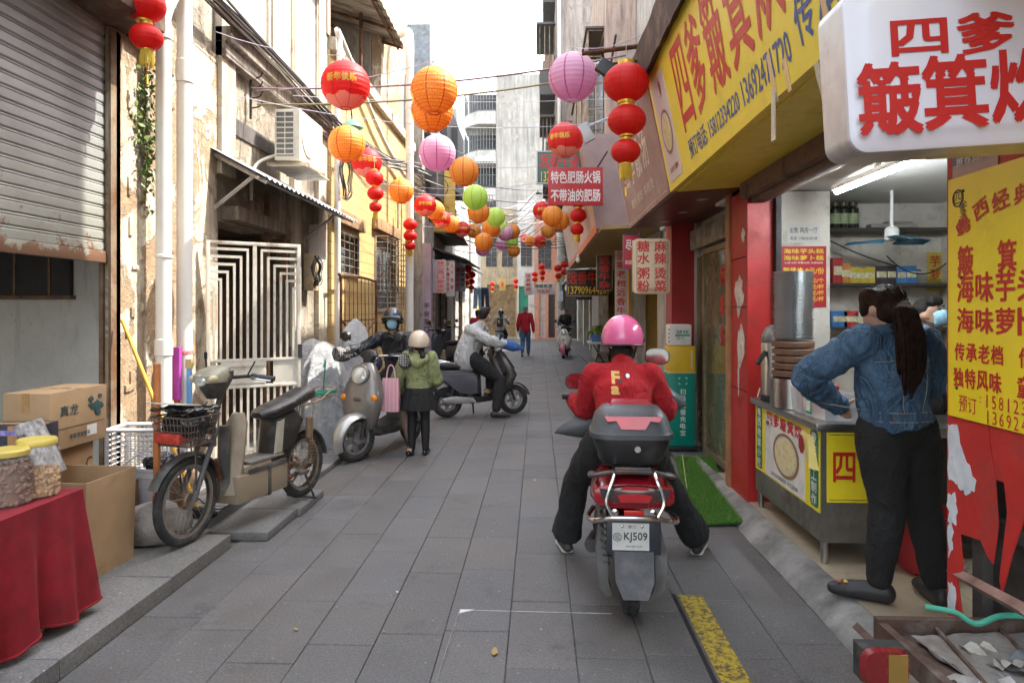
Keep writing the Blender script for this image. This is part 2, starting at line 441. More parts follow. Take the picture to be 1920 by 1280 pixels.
for i, (y0, y1, dx, lab) in enumerate(((4.66, 5.22, 0, 'grey kerb slab lying flat under the moped, the nearer of two'), (5.23, 5.8, .03, 'grey kerb slab lying flat under the moped, the farther of two'))):
 mb = MB(); mb.box((0, 0, .03), (.42, y1-y0, .06), None, .008)
 lay = mb.bm.loops.layers.float_color.new('tone')
 for f in mb.bm.faces:
  for l in f.loops: l[lay] = (1, 1, 1, 1)
 single('kerb_slab', mb, kerb_mat, lab, 'paving slab', (-2.08+dx, (y0+y1)/2, .001), group='loose kerb slabs under the moped')
n = NT('worn_yellow')
vv = n.noise(26, 8, .8); n.set(Base_Color=n.mix(n.ramp(vv, [(.47, 0.0), (.56, 1.0)]), (.5, .36, .03), (.1, .085, .045)), Roughness=.7); n.bump(n.noise(60, 4, .6), .5, .01)
worn_yellow = n.m
t = thing('drain_cover', 'worn yellow painted drain cover strip beside the red scooter', 'drain cover', (.79, 3.1, .003))
mb = MB(); mb.box((.02, -.75, .001), (.26, .0, .0)); mb.bm.clear()
for k in range(6):
 mb.box((.06, .55-.42*k, .001), (.13, .415, .004))
mb.build('cover_plate', worn_yellow, t)
mb = MB(); mb.box((-.03, -.5, .0005), (.022, 2.55, .003)); mb.build('slot', letter_black, t)
t = thing('access_cover', 'paved access cover with thin bright steel frame set in the road', 'access cover', (0, 2.9, .001))
a = W(863, 1143, Z=0)-Vector((0, 2.9, 0)); b = W(1147, 1150, Z=0)-Vector((0, 2.9, 0)); c = W(818, 1279, Z=0)-Vector((0, 2.9, 0))
c = a+(c-a)*1.35; d = b+(c-a)
mb = MB()
for p, q, r_ in ((a, b, .0018), (a, c, .005)): mb.tube([p+Vector((0, 0, .0)), q+Vector((0, 0, .0))], r_, 4)
mb.build('frame', M('frame_worn', (.4, .4, .39), .5, .5, var=.4, scale=9), t)
mb = MB()
for p, u, v in ((a, b-a, c-a), (c, d-c, a-c)):
 u = u.normalized()*.075; v = v.normalized()*.045
 mb.prism([(0, 0), (u.x, u.y), (v.x, v.y)], .003, Matrix.Translation(Vector((p.x, p.y, .001))))
mb.build('corner_plate', white_paint, t)
# -- left: shutter shop (A)
pl_cream = plaster('plaster_cream', (.52, .46, .36), (.2, .16, .12), (.4, .34, .26), .65, .55)
pl_dirty = plaster('plaster_dirty', (.48, .42, .33), (.11, .088, .07), (.28, .235, .18), .9, .72, .8)
pl_white = plaster('plaster_white', (.62, .6, .56), (.3, .28, .25), (.45, .42, .38), .3, .3)
pl_brick = plaster('plaster_over_brick', (.66, .58, .45), (.3, .2, .12), (.38, .27, .17), .55, .75, 1.0)
shut_n = NT('shutter_steel')
x, y, z = shut_n.sep()[:3]
cA = shut_n.ramp(shut_n.math('DIVIDE', z, 2.2), [(.0, (.36, .35, .25)), (.35, (.36, .37, .34)), (.6, (.4, .42, .45)), (1, (.42, .44, .47))])
cA = shut_n.mix(.5, cA, shut_n.ramp(shut_n.noise(2.5, 6, .7, shut_n.co((1, .6, 1))), [(.3, (.26, .27, .27)), (.7, (.5, .51, .5))]))
rs = shut_n.noise(6, 8, .75); low = shut_n.ramp(z, [(0, .32), (.10, .13), (.5, .04), (1, 0.0)])
cA = shut_n.mix(shut_n.ramp(shut_n.math('ADD', rs, low), [(.66, 0.0), (.72, .9)]), cA, (.2, .09, .045))
shut_n.set(Base_Color=cA, Roughness=.42, Metallic=.35); shut_n.bump(shut_n.noise(18, 4, .6), .12, .01)
shutter_mat = shut_n.m
t = thing('shutter_shop', 'old shop with half raised roller shutter and peeling brick pier at left', 'shop building', (-3.3, 3, 0))
o = Vector((-3.3, 3, 0)); YE = 5.12
mb = MB()
mb.bx(-.06, .02, 2.13, 3.85, 0, 4.2)                                     # brick pier beyond the shutter
rnd = random.Random(3)
mb.build('pier', pl_brick, t)
for k in range(75):
 mb = MB()
 zz = rnd.uniform(.1, 4); yy = rnd.choice((2.35, 2.5, 2.9))+rnd.uniform(-.03, .1)
 mb.box((.022, yy, zz), (.03, rnd.uniform(.03, .1), rnd.uniform(.03, .16)), None, .01)
 if k % 3 == 0: mb.build('loose_plaster', pl_brick, t)
mb = MB(); cell_wall(mb, -.5, -.02, -6, 3.85, 3.75, 7.5); mb.build('upper_wall', pl_dirty, t)
mb = MB(); mb.bx(-.019, .36, -6, 2.3, 3.78, 4.12, None, .03); mb.bx(-.019, .12, 2.3, 2.6, 3.78, 4.12, None, .03); mb.build('beam', M('beam_brown', (.1, .06, .045), .9, var=.4, bump=.5, bscale=20, dirt=(.22, .16, .12), damt=.4), t)
mb = MB()
zb = 1.96; pitch = .087; zz = zb+.09; prof = []
k = 0
while zz < 3.85:
 prof += [(.0, zz), (.005, zz+.005), (.006, zz+.03), (.005, zz+.056), (.0, zz+.061), (-.007, zz+.064), (-.001, zz+.068), (.001, zz+.073), (-.002, zz+.078), (-.008, zz+.081)]; zz += pitch
prof = [(a_, b_-zb) for a_, b_ in prof]
ring0 = [(p[0]+.0, -6, p[1]) for p in prof]; ring1 = [(p[0], YE-3-.02, p[1]) for p in prof]
va = [mb.V(p) for p in ring0]; vb = [mb.V(p) for p in ring1]
for i in range(len(va)-1): mb.face([va[i], vb[i], vb[i+1], va[i+1]], shutter_mat)
sh = mb.build('roller_shutter', shutter_mat, t, (-.02, 0, zb), ang=25)
mb = MB(); mb.bx(-.02, .022, -6, YE-3-.02, 0, .088, None, .006); mb.build('bottom_rail', shutter_mat, sh)
mb = MB(); mb.bx(-.06, -.03, YE-3-.02, YE-3+.05, 0, 3.75); mb.bx(.015, .035, YE-3-.02, YE-3+.1, 0, 3.75); mb.bx(-.06, .035, YE-3+.05, YE-3+.1, .002, 3.752); mb.build('guide_rail', M('rail_rusty', (.3, .24, .17), .7, .3, var=.3, dirt=(.14, .07, .035), damt=.6, dscale=3), t)
mb = MB(); mb.bx(-2.6, -.02, 2.62, 2.72, 0, 3.7); mb.bx(-2.7, -2.6, -6, 2.72, 0, 3.7); mb.build('inside_wall', pl_white, t)
mb = MB(); mb.bx(-2.6, -.5, -6, 2.6, 3.6, 3.7); mb.build('inside_ceiling', pl_white, t)
mb = MB(); mb.bx(-2.6, -.02, -6, 2.62, .0, .09); mb.build('inside_floor', concrete, t)
wn = MB(); wn.bx(-2.5, -.62, 2.57, 2.618, 1.72, 2.35); wf = wn.build('dark_hatch', M('dark_board', (.03, .026, .024), .7, var=.4), t)
wn = MB()
for xx in (-2.0, -1.5, -1.1, -.8): wn.bx(xx, xx+.02, 2.558, 2.57, 1.72, 2.35)
wn.bx(-2.52, -.6, 2.55, 2.62, 1.69, 1.72); wn.build('hatch_frame', wood_old, wf)
wn = MB(); wn.tube([(-.17, 2.6, 0), (-.17, 2.6, 3.6)], .04, 6); wn.build('steel_post', M('dark_brown_steel', (.06, .045, .04), .6, .2), t)
def drain_pipe(x, y, r, z0, z1, label, collars, extra=None, mat=None):
 t = thing('drain_pipe', label, 'drain pipe', (x, y, z0), group='white drain pipes on the left walls')
 mb = MB(); mb.lathe([(r, 0), (r, z1-z0)], 20); mb.build('pipe', mat or white_pvc, t)
 for zc, h in collars:
  mb = MB(); mb.lathe([(r+.001, zc-z0), (r+.009, zc-z0+.004), (r+.009, zc-z0+h-.006), (r+.001, zc-z0+h)], 20); mb.build('collar', white_pvc, t)
 if extra: extra(t)
 return t
pa = W(307, 700, X=-3.12); pb = W(346, 700, X=-3.12)
def elbowA(t):
 mb = MB(); mb.tube(bez([(0, 0, 3.62), (0, 0, 3.95), (.05, .12, 4.25), (.12, .3, 4.5)], 5), .055, 12); mb.build('elbow', white_pvc, t)
drain_pipe(pa.x, pa.y, .062, .08, 4.0, 'thick white drain pipe with wide collars, nearer of two beside the pier', [(2.03, .03), (1.22, .14), (3.85, .12)], elbowA)
drain_pipe(pb.x, pb.y, .065, .08, 5.2, 'thick white drain pipe tied with red string, farther of two beside the pier', [(3.6, .2)])
mb = MB(); mb.tube(arc((0, 0, 0), .068, 0, 360, 20, (1, 0, 0), (0, 1, 0)), .004, 5); mb.tube(arc((0, 0, .012), .069, 0, 360, 20, (1, 0, .1), (0, 1, 0)), .003, 5)
single('string', mb, M('red_string', (.6, .05, .08), .7), 'thin red string tied round the white drain pipe', 'string', (pb.x, pb.y, 1.22))
leaf = NT('leaf_green'); lf = leaf.noise(30, 3, .6); leaf.set(Base_Color=leaf.ramp(lf, [(.3, (.06, .12, .02)), (.7, (.15, .22, .04))]), Roughness=.6)
leaf = leaf.m
mb = MB(); rnd = random.Random(5)
for k in range(420):
 zz = rnd.gauss(3.25, .34)
 zz = min(max(zz, 2.5), 3.9); wd = .11*(1-abs(zz-3.25)/1.0)
 p = Vector((rnd.uniform(0, .09), rnd.gauss(0, wd*.7), zz-2.5)); q = Matrix.Rotation(rnd.uniform(0, 6.3), 3, 'X') @ Matrix.Rotation(rnd.uniform(-1, 1), 3, 'Y'); s_ = rnd.uniform(.014, .03)
 mb.poly([p+q @ Vector(v)*s_ for v in ((0, -.3, -1), (.15, .55, -.2), (0, .3, 1), (-.1, -.6, .3))], leaf)
mb.tube(bez([(.02, 0, .02), (.03, .02, .5), (.04, -.03, 1.0), (.02, 0, 1.35)]), .006, 5, wood_old)
cp = W(280, 200, X=-3.25)
single('creeper_plant', mb, leaf, 'small green creeper growing on the brick pier beside the drain pipe', 'plant', (-3.28, cp.y-.05, 2.4))
# -- left: plaster house (B)
t = thing('plaster_house', 'weathered cream plaster house with corrugated awning over its doorway', 'house', (-3.3, 8.4, 0))
YB0, YB1 = 6.86-8.4, 10.35-8.4
mb = MB(); DO = (6.92-8.4, 9.25-8.4, 0, 2.52)
cell_wall(mb, -.3, 0, YB0, YB1, 0, 7.6, [DO, (8.15-8.4, 8.75-8.4, 2.5, 2.62)]); mb.build('wall', pl_dirty, t)
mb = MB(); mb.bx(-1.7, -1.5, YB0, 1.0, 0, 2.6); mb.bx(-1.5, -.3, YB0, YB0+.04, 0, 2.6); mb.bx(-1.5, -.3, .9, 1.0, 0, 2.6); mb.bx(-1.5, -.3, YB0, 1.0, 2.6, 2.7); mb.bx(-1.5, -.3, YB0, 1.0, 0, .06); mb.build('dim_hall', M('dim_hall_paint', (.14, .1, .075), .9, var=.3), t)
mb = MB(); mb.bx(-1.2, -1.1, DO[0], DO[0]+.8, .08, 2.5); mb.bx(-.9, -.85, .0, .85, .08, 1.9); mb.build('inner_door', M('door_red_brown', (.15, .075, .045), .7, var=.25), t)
for ya, yb, zh in ((YB0, YB0+.32, 7.6), (8.95-8.4, 9.2-8.4, 7.6), (9.95-8.4, 10.35-8.4, 7.6)):
 mb = MB(); mb.bx(.002, .07, ya, yb, 0 if ya > 0 else 3.0, zh); mb.build('pilaster', pl_cream, t)
mb = MB(); mb.bx(.004, .16, YB0, YB1, 4.35, 4.5); mb.bx(.004, .11, YB0, YB1, 4.2, 4.349); mb.build('ledge', plaster('plaster_black', (.3, .26, .22), (.06, .05, .045), (.2, .17, .14), .8, .5), t)
for ya, yb in ((-1.12, -.3), (-.1, .5), (.86, 1.5)):
 mb = MB(); mb.bx(.003, .03, ya, yb, 4.75, 6.2); wpane = mb.build('blind_window', pl_white, t)
 mb = MB(); mb.bx(.003, .14, ya-.08, yb+.08, 6.2, 6.3); mb.bx(.003, .06, ya-.07, ya-.002, 4.6, 6.199); mb.bx(.003, .06, yb+.002, yb+.07, 4.6, 6.199); mb.build('hood', pl_cream, wpane)
mb = MB(); mb.bx(.003, .02, YB0+.33, .5, 3.5, 3.68); mb.build('dark_band', M('dark_band', (.1, .09, .085), .9, var=.4, scale=5), t)  # darker strip across the wall above the awning
mb = MB(); mb.bx(.0015, .2, YB0+.1, 8.35-8.4, 2.53, 2.68, None, .02); mb.build('lintel', plaster('plaster_black2', (.22, .18, .14), (.04, .035, .03), (.3, .25, .18), .9, .4), t)
mb = MB(); mb.bx(.002, .05, 8.1-8.4, 8.16-8.4, 0, 3.0); mb.bx(.002, .05, 8.7-8.4, 8.76-8.4, 1.9, 2.7); mb.build('door_post', wood_old, t)
mb = MB(); ya, yb = 6.72-8.4, 10.2-8.4; N = 150
ra = []; rb = []
for i in range(N+1):
 yy = ya+(yb-ya)*i/N; dz = .014*math.sin(i*2*math.pi/6)
 ra.append((.0, yy, 3.24+dz)); rb.append((.58, yy, 2.93+dz))
va = [mb.V(p) for p in ra]; vb = [mb.V(p) for p in rb]
vc = [mb.V((p[0], p[1], p[2]-.004)) for p in ra]; vd = [mb.V((p[0], p[1], p[2]-.004)) for p in rb]
for i in range(N):
 mb.face([va[i], va[i+1], vb[i+1], vb[i]]); mb.face([vc[i], vd[i], vd[i+1], vc[i+1]]); mb.face([vb[i], vb[i+1], vd[i+1], vd[i]])
aw = mb.build('awning', M('zinc_sheet', (.5, .52, .55), .35, .5, var=.12, dirt=(.3, .28, .26), damt=.3), t, ang=60)
br = M('bracket_steel', (.5, .49, .47), .5, .2, dirt=(.3, .24, .2), damt=.3)
for yy in (6.8-8.4, 9.6-8.4):
 mb = MB(); mb.tube([(0, yy, 3.19), (.56, yy, 2.89)], .022, 4); mb.tube([(0.0, yy, 2.62), (.42, yy, 2.95)], .02, 4); mb.build('bracket', br, aw)
mb = MB(); mb.tube([(.5, ya, 2.925), (.5, yb, 2.925)], .018, 4); mb.build('purlin', br, aw)
gate_w = M('gate_paint', (.58, .55, .48), .5, .1, var=.07, dirt=(.3, .19, .12), damt=.3, dscale=4)
p0 = W(386, 640, X=-3.2); p1 = W(563, 640, Y=p0.y+.5)
ang = math.atan2(p1.y-p0.y, p1.x-p0.x); GW = math.hypot(p1.x-p0.x, p1.y-p0.y)
t = thing('steel_gate', 'off white steel gate of upright and stepped bars standing ajar', 'gate', (p0.x, p0.y, .1), ang)
zt = W(386, 450, X=-3.2).z-.1
mb = MB(); fb = .035
for xx in (0, GW-fb): mb.bx(xx, xx+fb, -.02, .02, 0, zt, None, .004)
for zz in (0, zt-fb): mb.bx(fb, GW-fb, -.019, .019, zz, zz+fb, None, .004)
mb.build('frame', gate_w, t)
z1 = zt*.455; z2 = zt*.335; mid = GW*.5
mb = MB()
for zz in (z1, z2): mb.bx(fb, GW-fb, -.017, .017, zz, zz+.03, None, .003)
mb.bx(mid-.018, mid+.018, -.018, .018, z1+.03, zt-fb)
bw = .021; stepn = 6
for s_ in (-1, 1):
 for k in range(stepn):                       # nested L shaped bars
  off = .062*(k+1); xx = mid+s_*(off+.005); zc = zt-fb-.075*(k+1)+.02
  mb.bx(xx-bw/2, xx+bw/2, -.012, .012, z1+.03, zc)
  xe = fb if s_ < 0 else GW-fb
  a_, b_ = sorted((xx-bw/2*s_*-1 if False else xx, xe)); mb.bx(a_-bw/2 if s_ > 0 else a_, b_+(bw/2 if s_ < 0 else 0), -.0125, .0125, zc, zc+bw*1.2)
mb.build('upper_bars', gate_w, t)
mb = MB()
for k in range(13):
 xx = fb+(GW-2*fb)*(k+.5)/13; mb.bx(xx-bw/2, xx+bw/2, -.012, .012, fb, z2)
mb.build('lower_bars', gate_w, t)
mb = MB()
mb.bx(GW*.15, GW*.62, -.006, .006, z2+.03, z1);
for k in range(3): mb.bx(GW*.15, GW*.62, -.02, -.006, z2+.045+.085*k, z2+.09+.085*k)
mb.bx(GW*.7, GW-fb, -.006, .006, z2+.03, z1); mb.bx(fb, GW*.1, -.006, .006, z2+.03, z1)
mb.build('panel', gate_w, t)
mb = MB(); mb.bx(GW-.03, GW+.012, -.03, -.02, z1+.02, z1+.16); mb.build('lock', dark_iron, t)
ac_m = M('ac_cream', (.68, .65, .55), .45, var=.05, dirt=(.5, .45, .34), damt=.3)
ap = W(562, 300, X=-2.78)
t = thing('air_conditioner', 'cream air conditioner outdoor unit bracketed to plaster wall', 'air conditioner', (-2.93, ap.y, ap.z))
mb = MB(); mb.box((0, .42, .3), (.3, .84, .6), None, .012); mb.build('casing', ac_m, t)
mb = MB(); mb.box((-.02, -.006, .31), (.2, .012, .52)); mb.build('coil', M('coil_fins', (.16, .17, .17), .5, .4, var=.3, scale=50), t)
mb = MB()
for k in range(9): mb.bx(-.13, .09, -.02, -.012, .06+k*.062, .074+k*.062)
for k in range(3): mb.bx(-.13+k*.105, -.12+k*.105, -.0195, -.0125, .06, .57)
mb.build('guard_grille', ac_m, t)
mb = MB(); mb.lathe([(.23, 0), (.235, .01), (.22, .012), (.05, .015), (0.001, .015)], 28, frame((.151, .3, .32), (0, 1, 0), (0, 0, 1))); mb.build('fan_guard', ac_m, t)
mb = MB(); mb.box((-.02, .1, -.03), (.5, .04, .04)); mb.box((-.02, .72, -.03), (.5, .04, .04)); mb.box((0.02, .42, -.07), (.42, .9, .012), None); mb.build('bracket', M('bracket_cream', (.55, .5, .4), .6, dirt=(.3, .2, .12), damt=.4), t)
mb = MB(); mb.tube(bez([(-.12, .1, .1), (-.3, -.1, -.05), (-.33, -.2, -.25), (-.34, -.2, -.5)]), .018, 8); mb.build('pipe', ac_m, t)
mb = MB(); mb.box((0, 0, .28), (.16, .3, .56), None, .01); mb.box((.083, 0, .28), (.008, .26, .5), None, .003)
ep = W(598, 510, X=-3.2)
single('meter_box', mb, white_paint, 'white electricity meter box on the plaster wall beside the gate', 'meter box', (-3.22, ep.y, ep.z+.12))
ep = W(582, 545, X=-3.22)
mb = MB(); mb.box((0, 0, .26), (.14, .24, .52), None, .012); mb.box((.075, .0, .3), (.012, .1, .1), None, .003)
single('fuse_box', mb, M('box_beige', (.5, .4, .26), .6, dirt=(.3, .18, .1), damt=.4), 'dirty beige fuse box below the white meter box', 'fuse box', (-3.21, ep.y, ep.z))
def coil(loc, r, n, label, mat, rzv=0):
 mb = MB(); rnd = random.Random(int(r*999))
 for k in range(n):
  rr = r*rnd.uniform(.82, 1.1); dx = rnd.uniform(-.03, .03)
  mb.tube([(dx+.02*math.sin(i*.9), rr*.62*math.cos(i*2*math.pi/26)+rnd.uniform(-.006, .006), rr*math.sin(i*2*math.pi/26)) for i in range(26)], .006, 5, None, True)
 return single('cable_coil', mb, mat, label, 'cable coil', loc, group='coils of spare cable on the left walls')
cq = W(594, 508, X=-3.1); coil(cq, .2, 9, 'small black cable coil hanging beside the fuse box', grey_wire)
cq = W(650, 330, X=-3.0); coil(cq, .36, 9, 'large dark cable coil hanging on yellow tiled house', grey_wire)
# -- left: yellow tiled house (C)
ytile = tiles('yellow_tile', (.66, .47, .2), (.58, .42, .18), (.3, .2, .1), .42, .19, 'x', .008, .5, .4, .45, (.4, .27, .14))
t = thing('yellow_house', 'yellow tiled house with barred windows and rooftop canopy', 'house', (-3.2, 13.5, 0))
mb = MB(); Y0, Y1 = 10.38-13.5, 17.2-13.5
w1 = W(634, 510, X=-3.18); w1b = W(672, 445, X=-3.18); w2 = W(705, 580, X=-3.18); w2b = W(742, 450, X=-3.18)
H1 = (w1.y-13.5, w1b.y-13.5, w1.z, w1b.z-.03); H2 = (w2.y-13.5, w2b.y-13.5, 1.62, 3.05)
cell_wall(mb, -.3, 0, Y0, Y1, 0, 5.6, [H1, H2]); mb.build('wall', ytile, t)
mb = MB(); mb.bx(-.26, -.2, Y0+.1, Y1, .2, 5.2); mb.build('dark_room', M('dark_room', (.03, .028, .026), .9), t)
dull_bar = M('window_bar', (.36, .33, .28), .6, .3, dirt=(.2, .12, .07), damt=.5)
for H, nv, nh, prj in ((H1, 4, 5, .0), (H2, 7, 12, .22)):
 mb = MB(); fr = .05
 mb.bx(-.08, .03, H[0]-fr, H[0], H[2]-fr, H[3]+fr); mb.bx(-.08, .03, H[1], H[1]+fr, H[2]-fr, H[3]+fr); mb.bx(-.08, .03, H[0], H[1], H[3], H[3]+fr); mb.bx(-.08, .03, H[0], H[1], H[2]-fr, H[2])
 wnd = mb.build('window', M('frame_cream', (.55, .48, .36), .6), t)
 mb = MB()
 X_ = .03+prj
 for k in range(nv+1): yy = H[0]+(H[1]-H[0])*k/nv; mb.tube([(X_, yy, H[2]), (X_, yy, H[3])], .011, 5)
 for k in range(nh+1):
  zz = H[2]+(H[3]-H[2])*k/nh; mb.tube([(X_, H[0], zz), (X_, H[1], zz)], .009, 5)
  if prj:
   for yy in (H[0], H[1]): mb.tube([(0, yy, zz), (X_, yy, zz)], .009, 5)
 mb.build('bars', dull_bar, wnd)
 mb = MB(); mb.bx(-.12, -.1, H[0], H[1], H[2], H[3]); mb.build('pane', M('dusty_pane', (.12, .14, .15), .2, var=.2), wnd)
 mb = MB(); mb.bx(.002, .12, H[0]-.25, H[1]+.15, H[3]+.12, H[3]+.34, None, .01); mb.build('hood', M('hood_brown', (.33, .2, .1), .8, var=.3, dirt=(.15, .09, .05), damt=.4), wnd)
mb = MB(); mb.bx(-.3, .1, Y0, Y1, 5.601, 5.8); mb.build('roof_edge', pl_cream, t)
mb = MB(); mb.bx(-2.6, -2.4, Y0, Y1, 5.6, 8.6); mb.build('terrace_wall', plaster('plaster_grey', (.3, .28, .24), (.1, .09, .08), (.2, .18, .15), .7, .5), t)
mb = MB(); mb.bx(-2.4, .0, Y0-.1, Y0+.02, 5.81, 7.2); mb.build('terrace_end', pl_cream, t)
cn = NT('canopy_sheet')
cn.set(Base_Color=cn.mix(cn.ramp(cn.noise(1.2, 6, .7, cn.co((1, 3, 1))), [(.4, 0.0), (.62, 1.0)]), (.12, .085, .06), (.4, .36, .3)), Roughness=.7); cn.bump(cn.noise(8, 3, .6), .3, .02); canopy = cn.m
ca = MB(); N = 60
for s_ in (0,):
 a_ = []; b_ = []
 for i in range(N+1):
  yy = 10.5-13.5+3.6*i/N; dz = .02*math.sin(i*2*math.pi/5)
  a_.append((-2.4, yy, 7.9+dz)); b_.append((.42, yy, 7.05+dz))
 va = [ca.V(p) for p in a_]; vb = [ca.V(p) for p in b_]; vc = [ca.V((p[0], p[1], p[2]+.01)) for p in a_]; vd = [ca.V((p[0], p[1], p[2]+.01)) for p in b_]
 for i in range(N): ca.face([va[i], va[i+1], vb[i+1], vb[i]]); ca.face([vc[i], vd[i], vd[i+1], vc[i+1]])
 ca.face([va[0], vb[0], vd[0], vc[0]]); ca.face([va[N], vc[N], vd[N], vb[N]])
co_ = ca.build('canopy', canopy, t, ang=60)
mb = MB()
for yy in (-2.85, -1.7, -.5, .45): mb.tube([(-2.4, yy, 7.83), (.42, yy, 6.98)], .03, 5)
for xx in (-2.2, -1, .3): mb.tube([(xx, -2.95, 7.0+(.42-xx)*.3-.03), (xx, .55, 7.0+(.42-xx)*.3-.03)], .025, 5)
for yy in (-2.85, -.9, .45): mb.tube([(-.1, yy, 5.8), (-.1, yy, 7.12)], .035, 6)
mb.build('canopy_frame', rust, co_)
mb = MB(); mb.tube(bez([(.12, Y0+.1, 5.2), (.12, Y0+.1, 5.75), (.1, Y0+.3, 5.86), (.11, 0, 5.0), (.14, 2.6, 4.6)], 6), .045, 10); mb.tube([(.1, Y0+.06, 1), (.1, Y0+.06, 5.3)], .05, 10); mb.build('roof_drain', white_pvc, t)
mb = MB(); mb.tube([(.06, 1.7, 2.0), (.06, 1.7, 4.2)], .02, 6); mb.tube([(.06, 2.1, .5), (.06, 2.1, 4.2)], .015, 6); mb.tube([(.06, 1.2, 1.6), (.06, 1.2, 3.6)], .012, 6); mb.build('conduit', dull_bar, t)
pc = W(768, 400, X=-2.75)
def elbowC(t):
 mb = MB(); mb.tube(bez([(0, 0, 6.6), (0, 0, 7.3), (-.1, .1, 7.55), (-.5, .3, 7.45)], 5), .09, 12); mb.build('elbow', white_pvc, t)
drain_pipe(pc.x, pc.y, .085, .05, 6.7, 'tall white drain pipe in front of the yellow tiled house', [(3.0, .2), (4.9, .15), (5.9, .12)], elbowC)
ra_ = W(637, 650, X=-3.02); rb_ = W(695, 515, X=-3.1)
t = thing('rusty_frame', 'rusty rounded metal frame leaning against yellow tiled wall', 'metal frame', (-3.0, ra_.y, .08))
Lf = rb_.y-ra_.y; Hf = 2.05
mb = MB(); mb.tube(bez([(0, 0, 0), (0, 0, Hf-.2), (-.02, .12, Hf), (-.02, Lf-.12, Hf), (0, Lf, Hf-.2), (0, Lf, 0)], 8), .022, 7); mb.build('outer_tube', rust, t)
mb = MB()
for k in range(1, 9): yy = Lf*k/9; mb.tube([(0, yy, .15), (-.015, yy, Hf)], .007, 5)
for zz in (.35, .75, 1.35): mb.tube([(0, 0, zz), (0, Lf, zz)], .012, 5)
mb.tube([(0.01, 0, 1.35), (.01, Lf*.5, 1.0), (.01, Lf, 1.35)], .014, 5)
mb.build('inner_rods', rust, t)
mb = MB(); mb.loft([[(0.02, .03, .3), (.03, .03, .3), (.03, .03, 1.15), (.02, .03, 1.15)], [(.02, Lf*.5, .3), (.03, Lf*.5, .3), (.03, Lf*.5, .9), (.02, Lf*.5, .9)], [(.02, Lf-.03, .3), (.03, Lf-.03, .3), (.03, Lf-.03, 1.1), (.02, Lf-.03, 1.1)]]); mb.build('rusty_panel', M('panel_terracotta', (.42, .2, .11), .8, var=.25, dirt=(.25, .12, .07), damt=.4), t)
lp = W(660, 232, X=-2.75)
t = thing('wall_lamp', 'green enamel lamp shade hanging above an orange lantern', 'lamp', lp)
mb = MB(); mb.lathe([(.03, .06), (.05, .05), (.14, -.02), (.165, -.06), (.16, -.06), (.045, .035), (.02, .05)], 20); mb.build('shade', M('green_enamel', (.1, .36, .2), .35), t)
mb = MB(); mb.tube(bez([(0, 0, .05), (-.02, -.02, .22), (-.15, -.05, .3), (-.4, -.05, .26)]), .012, 6); mb.build('arm', dark_iron, t)
def Wp(px, py, p, nrm):
 a = W(px, py, Y=1.0); o = Vector((0, 0, EYE)); d = a-o; nrm = Vector(nrm)
 return o+d*((Vector(p)-o).dot(nrm)/d.dot(nrm))
wall_grey = plaster('plaster_right', (.5, .48, .44), (.16, .14, .12), (.34, .31, .27), .8, .45)
# -- right: the food shop
t = thing('food_shop', 'open fronted snack shop with red pillar and yellow sign board', 'shop building', (1.65, 4, 0))
def P(mb, name, m, parent=t, **k): return mb.build(name, m, parent, **k)
mb = MB(); mb.bx(0, .2, 1.45, 1.9, 0, 2.6); mb.bx(-.002, .001, 1.46, 1.89, .4, .402); P(mb, 'red_pillar', red_paint)
mb = MB()
for zz in (.95, 1.62, 2.02): mb.bx(-.005, .0, 1.452, 1.898, zz, zz+.008)
P(mb, 'panel_joints', M('joint_dark', (.1, .01, .01), .8))
rnd = random.Random(2)
for k, (yc, zc, sw, sh_) in enumerate(((1.66, 1.72, .24, .34), (1.62, 1.3, .2, .32), (1.55, 2.2, .1, .12), (1.68, 1.05, .05, .3))):
 mb = MB(); pts = [((.5+.5*rnd.random())*sw*.6*math.cos(a_), (.6+.5*rnd.random())*sh_*.55*math.sin(a_)) for a_ in [i*2*math.pi/17 for i in range(17)]]
 mb.prism(pts, .002, RW((-.003, yc, zc))); P(mb, 'paper_scrap', M('paper_scrap', (.62, .58, .53), .8, var=.2, dirt=(.45, .3, .26), damt=.4, dscale=14))
inside = M('inside_cream', (.66, .62, .55), .75, var=.08, dirt=(.35, .31, .26), damt=.3)
mb = MB(); mb.bx(.2, .68, 1.55, 1.7, 0, 2.55); P(mb, 'side_wall', inside)
mb = MB(); mb.bx(.6, 2.6, 2.3, 2.42, 0, 2.6); mb.bx(.66, .68, 1.7, 2.3, 0, 2.6); mb.bx(2.5, 2.6, -3.5, 2.3, 0, 2.6); mb.bx(.003, 2.6, -3.6, -3.5, 0, 2.6); mb.bx(1.98, 2.0, 1.7, 2.3, .9, 2.58); P(mb, 'back_wall', inside)
mb = MB(); mb.bx(.0, 2.6, -3.5, 2.42, 2.56, 2.64); P(mb, 'ceiling', M('ceiling_paint', (.68, .66, .62), .8, var=.06))
ftile = tiles('floor_tile_beige', (.5, .42, .3), (.46, .38, .27), (.3, .26, .2), .6, .6, 'z', .004, 0, .1, .25)
mb = MB(); mb.bx(.012, 2.6, -3.5, 2.42, 0, .09); P(mb, 'floor', ftile)
mb = MB(); mb.bx(-.06, .0, -3.5, 1.45, 2.47, 2.6); mb.bx(.02, .14, -1.2, 1.44, 2.44, 2.559, None, .02); P(mb, 'shutter_box', wood_old)
mb = MB(); mb.bx(.2, .24, 1.38, 1.45, .09, 2.5); P(mb, 'door_rail', dark_iron)
mb = MB(); mb.bx(.06, 6, -9, 2.4, 2.66, 11); P(mb, 'upper_storey', wall_grey)  # unseen from the lane view; height shaped to shade the shutter opposite
FB = Vector((1.08, 0, 2.56)); FT = Vector((.89, 0, 3.49)); fn = (FT-FB).normalized(); FNRM = Vector((0, -1, 0)).cross(fn)
